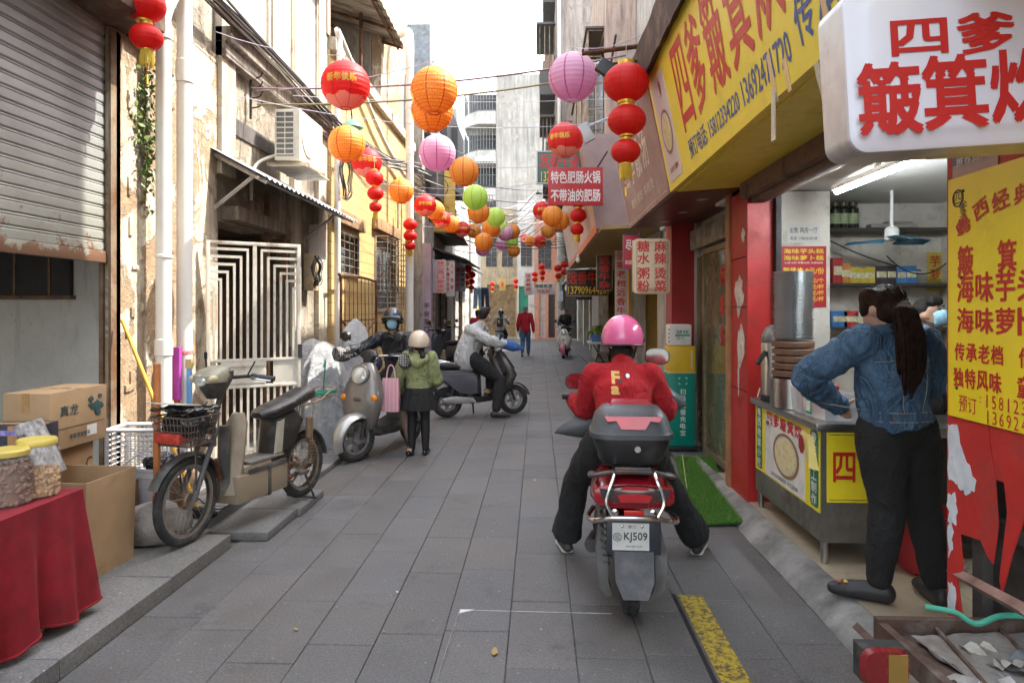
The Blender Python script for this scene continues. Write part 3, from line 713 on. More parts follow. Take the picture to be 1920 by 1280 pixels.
fas = thing('sign_board', 'long yellow shop sign board with large red lettering overhanging the street', 'sign board', (1.08, 3.5, 2.56))
def fas_body(root, y0, y1, board, soffit, back=1.68):
 o = root.location; mb = MB()
 mb.loft([[Vector((FB.x, y, FB.z))-o, Vector((FT.x, y, FT.z))-o, Vector((FT.x+.06, y, FT.z+.01))-o, Vector((FB.x+.06, y, FB.z+.01))-o] for y in (y0, y1)])
 mb.build('board', board, root)
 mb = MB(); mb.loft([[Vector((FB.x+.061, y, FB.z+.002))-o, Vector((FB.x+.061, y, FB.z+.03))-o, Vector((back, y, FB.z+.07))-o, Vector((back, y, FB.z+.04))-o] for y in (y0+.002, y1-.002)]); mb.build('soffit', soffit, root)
fas_body(fas, .9, 5.62, yellow_sign, M('soffit_yellow', (.82, .66, .07), .5, var=.06, dirt=(.6, .46, .08), damt=.3))
def FM(y, v, o): return frame(Vector((FB.x, y, FB.z))+fn*v-o, (0, -1, 0), fn)    # sheet frame on the fascia, v metres up the slope
o = fas.location
mb = MB()
for i, ch in enumerate('四爹簸箕炊老'): mb.text(ch, 1, FM(4.62-.40*i, .56, o), letter_red, .012, fit=(.33, .56))
P(mb, 'red_lettering', M('letter_red_faded', (.5, .08, .06), .5, var=.08), fas)
mb = MB(); mb.text('预订电话: 15812334220', 1, FM(4.2, .15, o), None, .012, fit=(1.16, .13)); mb.text('13692471720', 1, FM(3.22, .15, o), None, .012, fit=(.66, .13))
for i, ch in enumerate('传承老档'): mb.text(ch, 1, FM(2.72-.21*i, .2, o), None, .012, fit=(.17, .2))
P(mb, 'blue_lettering', letter_blue, fas)
mb = MB(); mb.prism([(-.26, .06), (.2, .06), (.2, .86), (-.26, .86)], .003, FM(5.28, 0, o)); pic = P(mb, 'picture_panel', M('poster_lilac', (.62, .56, .56), .4, var=.05), fas)
def dish(root, T, rx, ry, name='food_picture'):
 mb = MB(); ring = lambda k, dz: [(rx*k*math.cos(a), ry*k*math.sin(a)) for a in [i*2*math.pi/28 for i in range(28)]]
 mb.prism(ring(1, 0), .002, T, M('basket_brown', (.3, .16, .07), .6, var=.3, scale=40)); mb.prism(ring(.86, 0), .003, T, M('plate_grey', (.55, .55, .52), .4))
 f = NT('dish_food') if 'dish_food' not in _mats else None
 if f: f.set(Base_Color=f.ramp(f.noise(22, 5, .7, None, 1.0), [(.3, (.5, .25, .05)), (.45, (.72, .6, .25)), (.62, (.75, .72, .55)), (.75, (.3, .36, .1))]), Roughness=.4); _mats['dish_food'] = f.m
 mb.prism(ring(.78, 0), .0045, T, _mats['dish_food']); return mb.build(name, None, root)
dish(pic, FM(5.3, .42, o) @ Matrix.Translation((0, 0, .003)), .17, .17)
mb = MB(); mb.text('爹', 1, FM(5.25, .74, o) @ Matrix.Translation((0, 0, .003)), None, .015, fit=(.07, .12)); mb.box((0, 0, 0), (.0, .0, .0)); mb.text('古法手工制作', 1, FM(5.3, .14, o) @ Matrix.Translation((0, 0, .003)), None, .005, fit=(.3, .04)); P(mb, 'picture_lettering', letter_red, pic)
for yy, hh in ((3.14, .2), (2.98, .12), (2.55, .28), (2.42, .22), (2.3, .3)):
 mb = MB(); mb.prism([(-.02, -.02), (.02, -.02), (.03, hh), (-.012, hh)], .0015, FM(yy, 0, o) @ Matrix.Translation((0, 0, .001)))
 P(mb, 'tape_strip', M('old_tape', (.66, .5, .25), .25, var=.1), fas)
mb = MB(); mb.loft([[Vector((FB.x-.01, 3.13+dy, FB.z-dz))-o for dy in (0, .05)]+[Vector((FB.x-.006, 3.13+dy, FB.z-dz))-o for dy in (.05, 0)] for dz in (-.05, .1, .13, .19)]); mb.loft([[Vector((FB.x-.01+.02*k, 2.68+dy, FB.z-dz))-o for dy in (0, .04)]+[Vector((FB.x-.006+.02*k, 2.68+dy, FB.z-dz))-o for dy in (.04, 0)] for k, dz in enumerate((-.05, .05, .13, .17))])
P(mb, 'loose_tape', M('clear_tape', (.6, .56, .46), .25, Alpha=.75), fas)
mb = MB()
pts = bez([(.83, 5.9, 3.6), (.85, 4.9, 3.62), (.86, 3.9, 3.68), (.86, 2.5, 3.78), (.86, 1, 3.85)], 8); rnd = random.Random(4)
mb.loft([[Vector((p.x-.03, p.y, p.z+.12+.03*rnd.random()))-o, Vector((p.x+.9, p.y, p.z+.5))-o, Vector((p.x+.9, p.y, p.z+.46))-o, Vector((p.x-.01, p.y, 3.44+.02*rnd.random()))-o] for p in pts])
P(mb, 'rusty_canopy', M('canopy_rust', (.075, .04, .028), .85, .1, var=.4, scale=4, bump=.3, bscale=14, dirt=(.27, .2, .13), damt=.3, dscale=2.5), fas)
LBY = 2.0
a = W(1568, 22, Y=LBY); b = W(1600, 292, Y=LBY)
LBW, LBH = .80, .455
lc = Vector((a.x+LBW/2-.012, LBY, (a.z+b.z)/2+.028))
t2 = thing('light_box', 'white rounded light box sign with red lettering hung across the shop front', 'light box sign', lc)
roll = Matrix.Rotation(R(-3.2), 4, 'Y')
lbm = M('light_box_acrylic', (.74, .75, .82), .3, var=.02, dirt=(.6, .6, .64), damt=.15, dscale=3)
def rrect(w_, h_, r, n=6):
 out = []
 for cx, cz, a0 in ((w_/2-r, h_/2-r, 0), (-w_/2+r, h_/2-r, 90), (-w_/2+r, -h_/2+r, 180), (w_/2-r, -h_/2+r, 270)):
  out += [(cx+r*math.cos(R(a0+90*i/n)), cz+r*math.sin(R(a0+90*i/n))) for i in range(n+1)]
 return out
def lightbox(root, w_, h_, d_, face_m, side_m, rot=None, r=.05, yflip=1, lip=.022):
 rot = rot or Matrix()
 mb = MB(rot); mb.loft([[(x, y, z) for x, z in rrect(w_, h_, r)] for y in (-d_/2+.02, d_/2-.02)]); sd = mb.build('casing', side_m, root)
 mb = MB(rot)
 mb.loft([[(x, y, z) for x, z in rrect(w_-s_, h_-s_, r)] for y, s_ in ((-d_/2+.019, .0), (-d_/2+.005, 0), (-d_/2-.002, .02), (-d_/2-.002, .05), (-d_/2-.014, .085), (-d_/2-.02, .11))]); mb.build('face_panel', face_m, root)
 return rot
lightbox(t2, LBW, LBH, .19, lbm, M('light_box_side', (.6, .6, .6), .3, .2, dirt=(.5, .44, .36), damt=.3), roll, .05)
mb = MB(roll); T = CW((0, -.116, 0))
for ch, px, py, w_, h_ in (('四', 1723, 70, 98, 62), ('爹', 1848, 62, 100, 72), ('簸', 1668, 185, 112, 128), ('箕', 1790, 172, 112, 130), ('炊', 1918, 160, 112, 128)):
 q = W(px, py, Y=LBY-.116)-lc; q = roll.inverted() @ q; s_ = (LBY-.116)/F
 mb.text(ch, 1, T @ Matrix.Translation((q.x, q.z, 0)), None, .024, fit=(w_*s_, h_*s_))
mb.build('red_lettering', letter_red, t2)
mb = MB(); mb.tube([(.0, .0, LBH/2), (.0, 0, .5)], .015, 6); mb.tube([(.3, .0, LBH/2), (.3, 0, .5)], .015, 6); mb.build('bracket', dark_iron, t2)
tb0 = W(1590, 333, Z=2.5);
t2 = thing('tube_light', 'lit fluorescent tube under the shop ceiling', 'tube light', (2.12, 4.35, 2.44))
mb = MB(); mb.box((0, 0, .06), (.03, .03, .12)); mb.box((0, 0, .03), (.05, 1.25, .04), None, .008); mb.build('batten', white_paint, t2)
em = NT('tube_glow'); em.set(Base_Color=(.9, .95, 1), Emission_Color=(.86, .95, 1), Emission_Strength=38.0)
mb = MB(); mb.tube([(0, -.59, -.005), (0, .59, -.005)], .014, 8); mb.build('tube', em.m, t2)
XW = 1.62
t2 = thing('poster_wall', 'torn red board wall with white scraped patches at the right edge', 'board wall', (XW, 1.6, 0))
o = Vector((XW, 1.6, 0))
def rw_poly(pts, X): return [W(p[0], p[1], X=X)-o for p in pts]
mb = MB()
def slabpoly(mb, pts, X, th, m=None):
 q = rw_poly(pts, X); mb.loft([[p for p in q], [p+Vector((th, 0, 0)) for p in q]], m)
yl = W(1776, 800, X=XW).y
mb.loft([[Vector((XW, y, z))-o, Vector((XW+.012, y, z))-o, Vector((XW+.012, y, z2))-o, Vector((XW, y, z2))-o] for y, z, z2 in ((-1.5, 1.0, 2.42), (yl, 1.0, 2.42))])
mb.build('board', red_light, t2)
mb = MB(); slabpoly(mb, [(1776, 766), (1852, 780), (1855, 832), (1866, 900), (1872, 985), (1862, 1058), (1850, 1040), (1838, 1012), (1800, 1000), (1806, 1060), (1796, 1090), (1806, 1158), (1776, 1152)], XW-.004, .003); mb.build('torn_sheet', red_light, t2)
mb = MB(); q = rw_poly([(1853, 780), (1930, 795), (1990, 810), (1990, 900), (1925, 960), (1900, 1040), (1884, 1112), (1879, 1085), (1890, 960), (1882, 900), (1860, 850)], XW-.004)
mb.loft([[p-Vector((.03*max(0, (p.z*-1+1.0)), 0, 0)) for p in q], [p-Vector((.03*max(0, (p.z*-1+1.0))-.006, 0, 0)) for p in q]]); mb.build('loose_sheet', red_light, t2)
tornw = M('torn_backing', (.62, .66, .7), .85, var=.15, dirt=(.35, .5, .66), damt=.35, dscale=9)
rnd = random.Random(8)
def jag(pts, k=4):
 out = []
 for i, p in enumerate(pts):
  q = pts[(i+1) % len(pts)]
  for j in range(k): f = j/k; out.append((p[0]+(q[0]-p[0])*f+rnd.uniform(-3, 3)*(j > 0), p[1]+(q[1]-p[1])*f+rnd.uniform(-5, 5)*(j > 0)))
 return out
for pts in ([(1778, 795), (1795, 800), (1806, 850), (1830, 900), (1826, 922), (1808, 925), (1795, 905), (1779, 900)], [(1777, 925), (1790, 925), (1795, 960), (1792, 985), (1777, 975)], [(1777, 985), (1784, 985), (1786, 1030), (1778, 1045)], [(1777, 1090), (1790, 1100), (1792, 1150), (1777, 1145)]):
 mb = MB(); slabpoly(mb, jag(pts), XW-.0065, .002, tornw); mb.build('scraped_patch', tornw, t2)
mb = MB(); mb.bx(.06, .1, yl-1.6-.12, yl-1.6-.06, 0, 2.4); mb.bx(.06, .1, yl-1.6-.5, yl-1.6-.44, 0, 2.4); mb.bx(.06, .1, yl-1.6-.9, yl-1.6-.06, .78, .83); mb.bx(.13, .15, -3, yl-1.6-.02, 0, 2.4); mb.build('frame', M('frame_dark', (.09, .08, .075), .8, .2, var=.4), t2)
mb = MB(); p_, q_ = W(1786, 1070, X=1.66)-o, W(1925, 1145, X=1.45)-o; mb.tube([p_, q_], .022, 4); mb.build('wood_rail', M('rail_pink', (.32, .2, .16), .8, var=.25, dirt=(.16, .1, .08), damt=.4), t2)
mb = MB(); slabpoly(mb, [(1786, 289), (1871, 285), (1871, 320), (1786, 335)], XW-.004, .003, M('poster_lilac2', (.5, .36, .36), .6, var=.1)); slabpoly(mb, [(1786, 289), (1862, 285), (1800, 308), (1786, 312)], XW-.006, .002, M('poster_blue', (.16, .2, .36), .6, var=.1)); bl = mb.build('faded_poster', None, t2)
mb = MB(); mb.text('推荐商户', 1, RW(W(1822, 296, X=XW-.0075)-o), None, .01, fit=(.18, .035)); mb.build('lettering', letter_white, bl)
ps = thing('menu_poster', 'glossy yellow menu poster with red lettering on torn red wall', 'poster', (XW, 1.6, 1.0))
o = Vector((XW, 1.6, 1.0)); X_ = XW-.009
za, zb_ = W(1781, 338, X=X_).z, W(1779, 777, X=X_).z; y0 = W(1780, 560, X=X_).y
mb = MB(); mb.loft([[Vector((X_, y, zb_))-o, Vector((X_-.004, y, zb_))-o, Vector((X_-.004, y, za))-o, Vector((X_, y, za))-o] for y in (y0, y0-1.3)]); mb.build('sheet', yellow_gloss, ps)
mb = MB()
def row(s_, px0, px1, k, ya, yb, wfit=.86, m=letter_red, bold=.02):
 a_ = W(px0, ya, X=X_-.005); b_ = W(px1, ya, X=X_-.005); c_ = W(px0, yb, X=X_-.005); pit = (a_.y-b_.y)/k; zc = (a_.z+c_.z)/2
 for i, ch in enumerate(s_):
  if ch == ' ': continue
  mb.text(ch, 1, RW(Vector((X_-.004, a_.y-pit*(i+.5), zc))-o), m, bold, fit=(pit*wfit*(.3 if ch in '1:' else 1), (a_.z-c_.z)*(.5 if ch == ':' else 1)))
row('簸 箕 炊', 1793, 1910, 3, 464, 517, .8)
row('海味芋头糕', 1793, 1906, 3, 515, 566)
row('海味萝卜糕', 1793, 1906, 3, 578, 622)
row('传承老档 传统工艺', 1789, 1885, 4.1, 642, 674)
row('独特风味 童年味道', 1787, 1882, 4.1, 688, 722)
row('预订', 1797, 1832, 2, 740, 770, .9, letter_red, .0)
row(':15812334220', 1832, 1914, 6.1, 736, 760, .62, letter_red, .0); row(' 13692471720', 1834, 1914, 6.1, 765, 789, .62, letter_red, .0)
for ch, px, py, s_, rz_ in (('粤', 1806, 424, 34, 35), ('西', 1839, 392, 32, 22), ('经', 1876, 375, 36, 12), ('典', 1918, 362, 36, 2)):
 c_ = W(px, py, X=X_-.005); sz = s_/F*c_.y; mb.text(ch, 1, RW(Vector((X_-.004, c_.y, c_.z))-o) @ Matrix.Rotation(R(rz_), 4, 'Z'), letter_red, .02, fit=(sz*1.25, sz))
mb.build('red_lettering', letter_red, ps)
mb = MB(); c_ = W(1796, 372, X=X_-.005); mb.text('四', 1, RW(Vector((X_-.004, c_.y, c_.z))-o), letter_black, .0, fit=(.05, .05)); c2 = W(1806, 392, X=X_-.005); mb.text('爹', 1, RW(Vector((X_-.004, c2.y, c2.z))-o), letter_black, 0, fit=(.05, .06))
mb.lathe([(.034, 0), (.034, .002), (.029, .002), (.029, 0)], 24, RW(Vector((X_-.004, c_.y, c_.z))-o), letter_black, caps=False); mb.build('emblem', letter_black, ps)
mb = MB()
for px, py in ((1806, 358), (1804, 520), (1794, 727)): c_ = W(px, py, X=X_-.005)-o; mb.ell(c_, .006, letter_black, 8, 6)
mb.build('nail', letter_black, ps)
t3 = thing('price_notice', 'red price notice with yellow lettering on the pier inside the shop', 'notice', (2.1, 5.546, 1.3))
o = Vector((2.1, 5.546, 1.3)); a = W(1464, 462, Y=5.546)-o; b = W(1549, 576, Y=5.546)-o
mb = MB(); mb.bx(a.x, b.x, -.003, 0, b.z, a.z); mb.build('sheet', M('notice_red', (.42, .02, .03), .5, var=.05), t3)
mb = MB(); wd = b.x-a.x; cx = (a.x+b.x)/2; hh = a.z-b.z
for s_, f, sz, mm, w_ in (('海味芋头糕', .08, .075, letter_yellow, .88), ('海味萝卜糕', .19, .075, letter_yellow, .88), ('小份10元 中份15元 大份20元', .27, .03, letter_white, .85), ('簸箕炊 8元/份', .40, .1, letter_yellow, .9)):
 mb.text(s_, 1, CW((cx, -.003, a.z-f*hh)), mm, .015, fit=(wd*w_, sz*hh*1.05))
for k, s_ in enumerate(('元/个', '元/杯', '元/杯', '元/杯')): mb.text(s_, 1, CW((b.x-.07, -.003, a.z-(.56+.1*k)*hh)), letter_yellow, .015, fit=(.1, .075*hh))
mb.build('lettering', letter_yellow, t3)
t3 = thing('paper_notice', 'white paper notice above the red price notice', 'notice', (2.1, 5.547, 1.9))
o = Vector((2.1, 5.547, 1.9)); a = W(1476, 420, Y=5.547)-o; b = W(1537, 455, Y=5.547)-o; cx = (a.x+b.x)/2
mb = MB(); mb.bx(a.x, b.x, -.003, 0, b.z, a.z); mb.build('sheet', M('paper_grey', (.6, .58, .55), .7, var=.05), t3)
mb = MB(); mb.text('出售 两房一厅', 1, CW((cx, -.003, a.z-.05)), None, .005, fit=(.22, .045)); mb.text('电话: 17802018108', 1, CW((cx, -.003, a.z-.115)), None, .005, fit=(.21, .03)); mb.build('lettering', letter_black, t3)
t3 = thing('yellow_notice', 'small yellow notice on the inside wall behind the vendor', 'notice', (3.3, 6.29, 1.5))
o = Vector((3.3, 6.29, 1.5)); a = W(1738, 473, Y=6.29)-o; b = W(1812, 545, Y=6.29)-o
mb = MB(); mb.bx(a.x, b.x, -.003, 0, b.z, a.z); mb.build('sheet', M('notice_yellow', (.6, .46, .08), .6), t3)
mb = MB(); mb.text('芋头糕', 1, CW(((a.x+b.x)/2, -.003, a.z-.08)), None, .01, fit=(.3, .1)); mb.text('萝卜糕', 1, CW(((a.x+b.x)/2, -.003, a.z-.2)), None, .01, fit=(.3, .1)); mb.build('lettering', letter_red, t3)
t3 = thing('wall_shelf', 'dark wall shelves with bottles and packets in the shop alcove', 'shelf', (2.9, 6.15, 0))
zsh = []
for py in (428, 531, 613):
 z_ = W(1640, py, Y=6.05).z; zsh.append(z_); mb = MB(); mb.bx(-.56, .7, -.14, .149, z_-.025, z_); mb.build('board', M('shelf_dark', (.06, .05, .045), .6), t3)
mb = MB(); mb.bx(-.56, .73, -.14, .149, .1, .45); mb.build('cabinet', wood_old, t3)
pk = [('packet_blue', (.05, .2, .5)), ('packet_red', (.5, .05, .05)), ('packet_yellow', (.65, .5, .06)), ('packet_orange', (.65, .25, .06)), ('packet_black', (.05, .04, .05)), ('packet_white', (.6, .58, .55))]
def packet(x, z, w_, h_, ci, label, grp):
 mb = MB(); mb.box((0, 0, h_/2), (w_, .09, h_), None, .004); m_ = M(pk[ci][0], pk[ci][1], .4, var=.25, scale=18)
 r_ = single('drink_packet', mb, m_, label, 'packet', (x, 6.08, z), group=grp)
 mb = MB(); mb.box((0, -.047, h_*.5), (w_*.8, .003, h_*.35), None); mb.build('print', M('print_pale', (.66, .6, .4) if ci != 2 else (.5, .1, .05), .4, var=.4, scale=40), r_)
cols = ['blue', 'red', 'yellow', 'orange', 'black', 'white']
def px2x(px): return W(px, 500, Y=6.08).x
mid_ = [(1567, .1, .22, 1), (1582, .1, .17, 3), (1597, .1, .14, 2), (1612, .1, .13, 2), (1627, .1, .14, 2), (1648, .12, .15, 4), (1667, .1, .15, 4), (1686, .1, .14, 0), (1704, .11, .15, 0)]
names_ = ['tall red packet at the left end of the middle shop shelf', 'orange packet second from left on the middle shop shelf', 'first of three yellow packets on the middle shop shelf', 'middle one of three yellow packets on the shop shelf', 'last of three yellow packets on the middle shop shelf', 'wider black packet beside the yellow ones on the shelf', 'narrower black packet beside the blue ones on the shelf', 'blue packet next to the black packets on the shelf', 'blue packet at the right end of the middle shelf']
for (px, w_, h_, ci), nm in zip(mid_, names_): packet(px2x(px), zsh[1], w_*.85, h_, ci, nm, 'packets on the shop shelves')
for (px, w_, h_, ci), nm in zip([(1570, .14, .14, 0), (1592, .13, .14, 1), (1610, .1, .12, 5), (1700, .12, .13, 3), (1722, .12, .15, 5)], ['blue packet on the lowest shop shelf', 'red packet on the lowest shop shelf', 'white packet on the lowest shelf beside the red one', 'orange packet on the lowest shelf behind the woman', 'white packet at the right end of the lowest shelf']): packet(px2x(px), zsh[2], w_, h_, ci, nm, 'packets on the shop shelves')
for k, (px, nm) in enumerate(((1566, 'left'), (1582, 'middle'), (1599, 'right'))):
 mb = MB(); mb.lathe([(.045, 0), (.048, .01), (.048, .17), (.03, .19), (.03, .2)], 16); r_ = single('sauce_jar', mb, M('jar_dark', (.02, .025, .015), .15), nm+' one of three dark jars on the top shop shelf', 'jar', (px2x(px), 6.08, zsh[0]), group='jars on the top shelf')
 mb = MB(); mb.lathe([(.034, .195), (.036, .2), (.036, .23), (.03, .235)], 16); mb.build('lid', M('lid_dark', (.08, .06, .03), .4), r_)
 mb = MB(); mb.lathe([(.0488, .04), (.0488, .13)], 16, caps=False); mb.build('paper_band', M('band_green', (.3, .36, .2), .6, var=.3, scale=40), r_)
mb = MB()
mb.box((0, 0, .02), (.4, .1, .035), None, .008); mb.box((.05, 0, .05), (.22, .08, .02), None, .005)
single('tray', mb, M('tray_metal', (.4, .38, .35), .4, .5), 'flat metal tray and papers on the top shop shelf', 'tray', (px2x(1672), 6.08, zsh[0]))
fp = W(1672, 452, Y=5.6)
t3 = thing('ceiling_fan', 'small ceiling fan with three blue blades inside the shop', 'fan', (fp.x, 5.6, fp.z))
mb = MB(); mb.lathe([(.045, .0), (.055, .01), (.055, .09), (.04, .11), (.015, .12), (.012, .6), (.012, 2.56-fp.z)], 18); mb.build('motor', white_paint, t3)
bl_m = M('fan_blue', (.03, .22, .36), .3)
for k in range(3):
 a_ = R(15+120*k); mb = MB(Matrix.Rotation(a_, 4, 'Z'))
 rg = []
 for i in range(9):
  f = i/8; r_ = .05+.3*f; wd = .05+.06*math.sin(math.pi*min(1, f*1.05)**.8)
  rg.append([(r_, -wd*.6, .012+.03*(1-f)*.4), (r_, wd, -.018), (r_, wd, -.014), (r_, -wd*.6, .016+.03*(1-f)*.4)])
 mb.loft(rg); mb.build('blade', bl_m, t3)
for i, (p0_, p1_, sg) in enumerate((((2.0, 5.9, 2.5), (3.4, 6.2, 1.95), .1), ((2.9, 5.8, 2.05), (3.5, 6.0, 2.0), .12))):
 mb = MB(); mb.tube([Vector(p)-Vector(p0_) for p in sag(p0_, p1_, sg)], .006, 5); single('loose_cable', mb, grey_wire, ('black cable hanging from the shop ceiling to the alcove wall', 'black cable sagging beside the blue fan')[i], 'cable', p0_)
# -- counter and what stands on it
YN, YF, ZT = 4.12, 5.36, .93
ct = thing('food_counter', 'stainless steel food counter with yellow printed front panels', 'counter', (1.68, YN, .09))
o = Vector((1.68, YN, .09)); H = ZT-.09
mb = MB(); mb.bx(-.04, .58, -.03, YF-YN, H-.045, H, None, .006); mb.build('top', steel, ct)
mb = MB(); mb.bx(0, .54, 0, YF-YN-.02, .13, H-.046); mb.build('cabinet', M('steel_dull', (.33, .32, .3), .35, .85, var=.2, scale=2, dirt=(.16, .14, .12), damt=.4, dscale=3), ct)
for xx in (.03, .51):
 for yy in (.03, YF-YN-.05):
  mb = MB(); mb.lathe([(.018, 0), (.024, .02), (.024, .13)], 12, (xx, yy, .0)); mb.build('leg', steel, ct)
mb = MB(); mb.bx(-.004, -.001, .01, YF-YN-.03, .3, H-.05); fr_ = mb.build('front_print', yellow_gloss, ct)
Lc = YF-YN-.04
mb = MB(); mb.prism([(-.37, -.24), (.37, -.24), (.37, .2), (-.37, .2)], .001, RW((-.0045, Lc/2+.01, .3+.25))); mb.build('white_panel', M('panel_white', (.72, .71, .68), .4), fr_)
dish(fr_, RW((-.006, Lc/2-.03, .52)), .24, .15)
mb = MB()
for yy, s_ in ((Lc*.93, '粤西地道小吃'), (Lc*.075, '传统手工制作')):
 pts = rrect(.12, .46, .03); mb.prism(pts, .002, RW((-.0045, yy, .55)), M('green_label', (.015, .2, .1), .4))
 for i, ch in enumerate(s_): mb.text(ch, 1, RW((-.0068, yy, .55+.19-.075*i)), letter_white, .015, fit=(.075, .062))
for i, ch in enumerate('四爹簸箕炊'): mb.text(ch, 1, RW((-.0045, Lc*.74-i*.135, H-.05-.065)), letter_red, .025, fit=(.11, .085))
mb.text('爹', 1, RW((-.0045, Lc*.96, H-.11)), letter_black, .0, fit=(.06, .09))
mb.prism([(.045*math.cos(i*.4)*(1+.15*(i % 2)), .055*math.sin(i*.4)*(1+.15*(i % 2))) for i in range(16)], .002, RW((-.006, Lc*.24, .66)), M('seal_red', (.3, .02, .02), .5))
mb.prism([(.06*math.cos(i*.4), .03*math.sin(i*.4)) for i in range(16)], .002, RW((-.006, Lc*.77, .69)), M('saucer', (.6, .66, .68), .4)); mb.prism([(.03*math.cos(i*.4), .016*math.sin(i*.4)) for i in range(16)], .002, RW((-.008, Lc*.77, .69)), M('sauce', (.2, .02, .015), .3))
mb.text('好吃的簸箕炊 手工现做', 1, RW((-.0055, Lc*.5, .345)), letter_black, .0, fit=(.5, .03))
mb.build('print_details', None, fr_)
mb = MB(); mb.loft([[(-.006, .1, .74), (-.03, .12, .72), (-.028, .2, .70), (-.006, .3, .745)], [(-.005, .02, .55), (-.05, .06, .56), (-.04, .1, .56), (-.005, .13, .56)]]); mb.build('peeling_corner', M('peel_yellow', (.74, .62, .2), .3), fr_)
mb = MB(); mb.bx(.03, .5, -.006, -.001, .37, H-.055); sp = mb.build('side_print', yellow_gloss, ct)
mb = MB()
for i, ch in enumerate('四爹簸'): mb.text(ch, 1, CW((.13+.165*i, -.007, .58)), letter_red, .02, fit=(.125, .17))
mb.build('red_lettering', letter_red, sp)
mb = MB()
for z_ in (.385, H-.07): mb.bx(.045, .485, -.008, -.0065, z_, z_+.003)
mb.build('border', letter_black, sp)
tx, ty = W(1487, 700, Y=4.75).x, 4.75
grp_t = 'round metal trays stacked on the counter'
mb = MB(); mb.lathe([(.001, .002), (.116, .0), (.122, .004), (.124, .009), (.134, .0105), (.135, .0125), (.131, .0135), (.121, .0115), (.115, .004), (.001, .004)], 40)
zst = ZT+.012; rings = 5; zr = zst
lab_ring = ['lowest brown wooden steamer ring under the metal tray stack', 'second brown steamer ring from below under the trays', 'middle brown steamer ring of five under the trays', 'fourth brown steamer ring from below under the trays', 'topmost brown steamer ring just under the metal trays']
rm = M('steamer_wood', (.17, .085, .05), .55, var=.25, scale=8, bump=.1)
mbr = MB(); mbr.lathe([(.12, 0), (.137, .003), (.139, .02), (.139, .036), (.134, .042), (.12, .044)], 40)
z_top_ring = W(1487, 638, Y=4.62).z
zr0 = z_top_ring-5*.05
bs = MB(); bs.lathe([(.14, 0), (.15, .01), (.15, zr0-ZT-.012), (.12, zr0-ZT-.002)], 36)
single('steamer_pot', bs, steel, 'low steel steamer pot under the wooden rings on the counter', 'pot', (tx, ty, ZT+.001))
ring_o = None
for k in range(5):
 if ring_o is None: ring_o = single('steamer_ring', mbr, rm, lab_ring[k], 'steamer ring', (tx, ty, zr0), group='steamer rings under the trays')
 else: copy_tree(ring_o, (tx+rnd.uniform(-.004, .004), ty, zr0+.0495*k), label=lab_ring[k])
ztop = W(1487, 508, Y=4.62).z; NT_ = 32; ph = (ztop-z_top_ring)/NT_
tr = None
for k in range(NT_):
 pos = (tx+rnd.uniform(-.003, .003), ty+rnd.uniform(-.003, .003), z_top_ring+.002+ph*k)
 lb = 'round metal tray in the tall stack beside the red pillar' if k < NT_-1 else 'topmost round metal tray of the tall stack on the counter'
 if tr is None: tr = single('metal_tray', mb, alu, lb, 'tray', pos, group=grp_t)
 else:
  c_ = copy_tree(tr, pos, label=lb)
ux, uy = W(1446, 700, Y=5.1).x, 5.1
t3 = thing('hot_water_urn', 'steel hot water urn with black lid handle beside red pillar', 'urn', (ux+.03, uy, ZT+.001))
mb = MB(); mb.lathe([(.09, .0), (.1, .01), (.1, .42), (.095, .43)], 28); mb.build('body', steel, t3)
mb = MB(); mb.lathe([(.1, .43), (.103, .44), (.1, .48), (.07, .54), (.03, .56), (.001, .562)], 28); mb.build('lid', M('lid_grey', (.2, .2, .2), .3, .4), t3)
mb = MB(); mb.tube(bez([(-.09, -.05, .36), (-.14, -.09, .31), (-.16, -.1, .28)], 5), .018, 8); mb.lathe([(.1, 0), (.104, .004), (.104, .045), (.1, .05)], 28); mb.build('handle', black_plastic, t3)
sx_, sy_ = W(1528, 660, Y=4.95).x, 4.95
tr2 = None
for k in range(9):
 pos = (sx_, sy_, ZT+.002+.026*k)
 lb = 'round metal tray in the low stack behind the denim jacket' if k < 8 else 'top tray of the low stack behind the denim jacket'
 c_ = copy_tree(tr, pos, label=lb); c_['group'] = 'trays in the low stack'
cbx = glassy('clear_plastic', (.8, .82, .84), .2, .38)
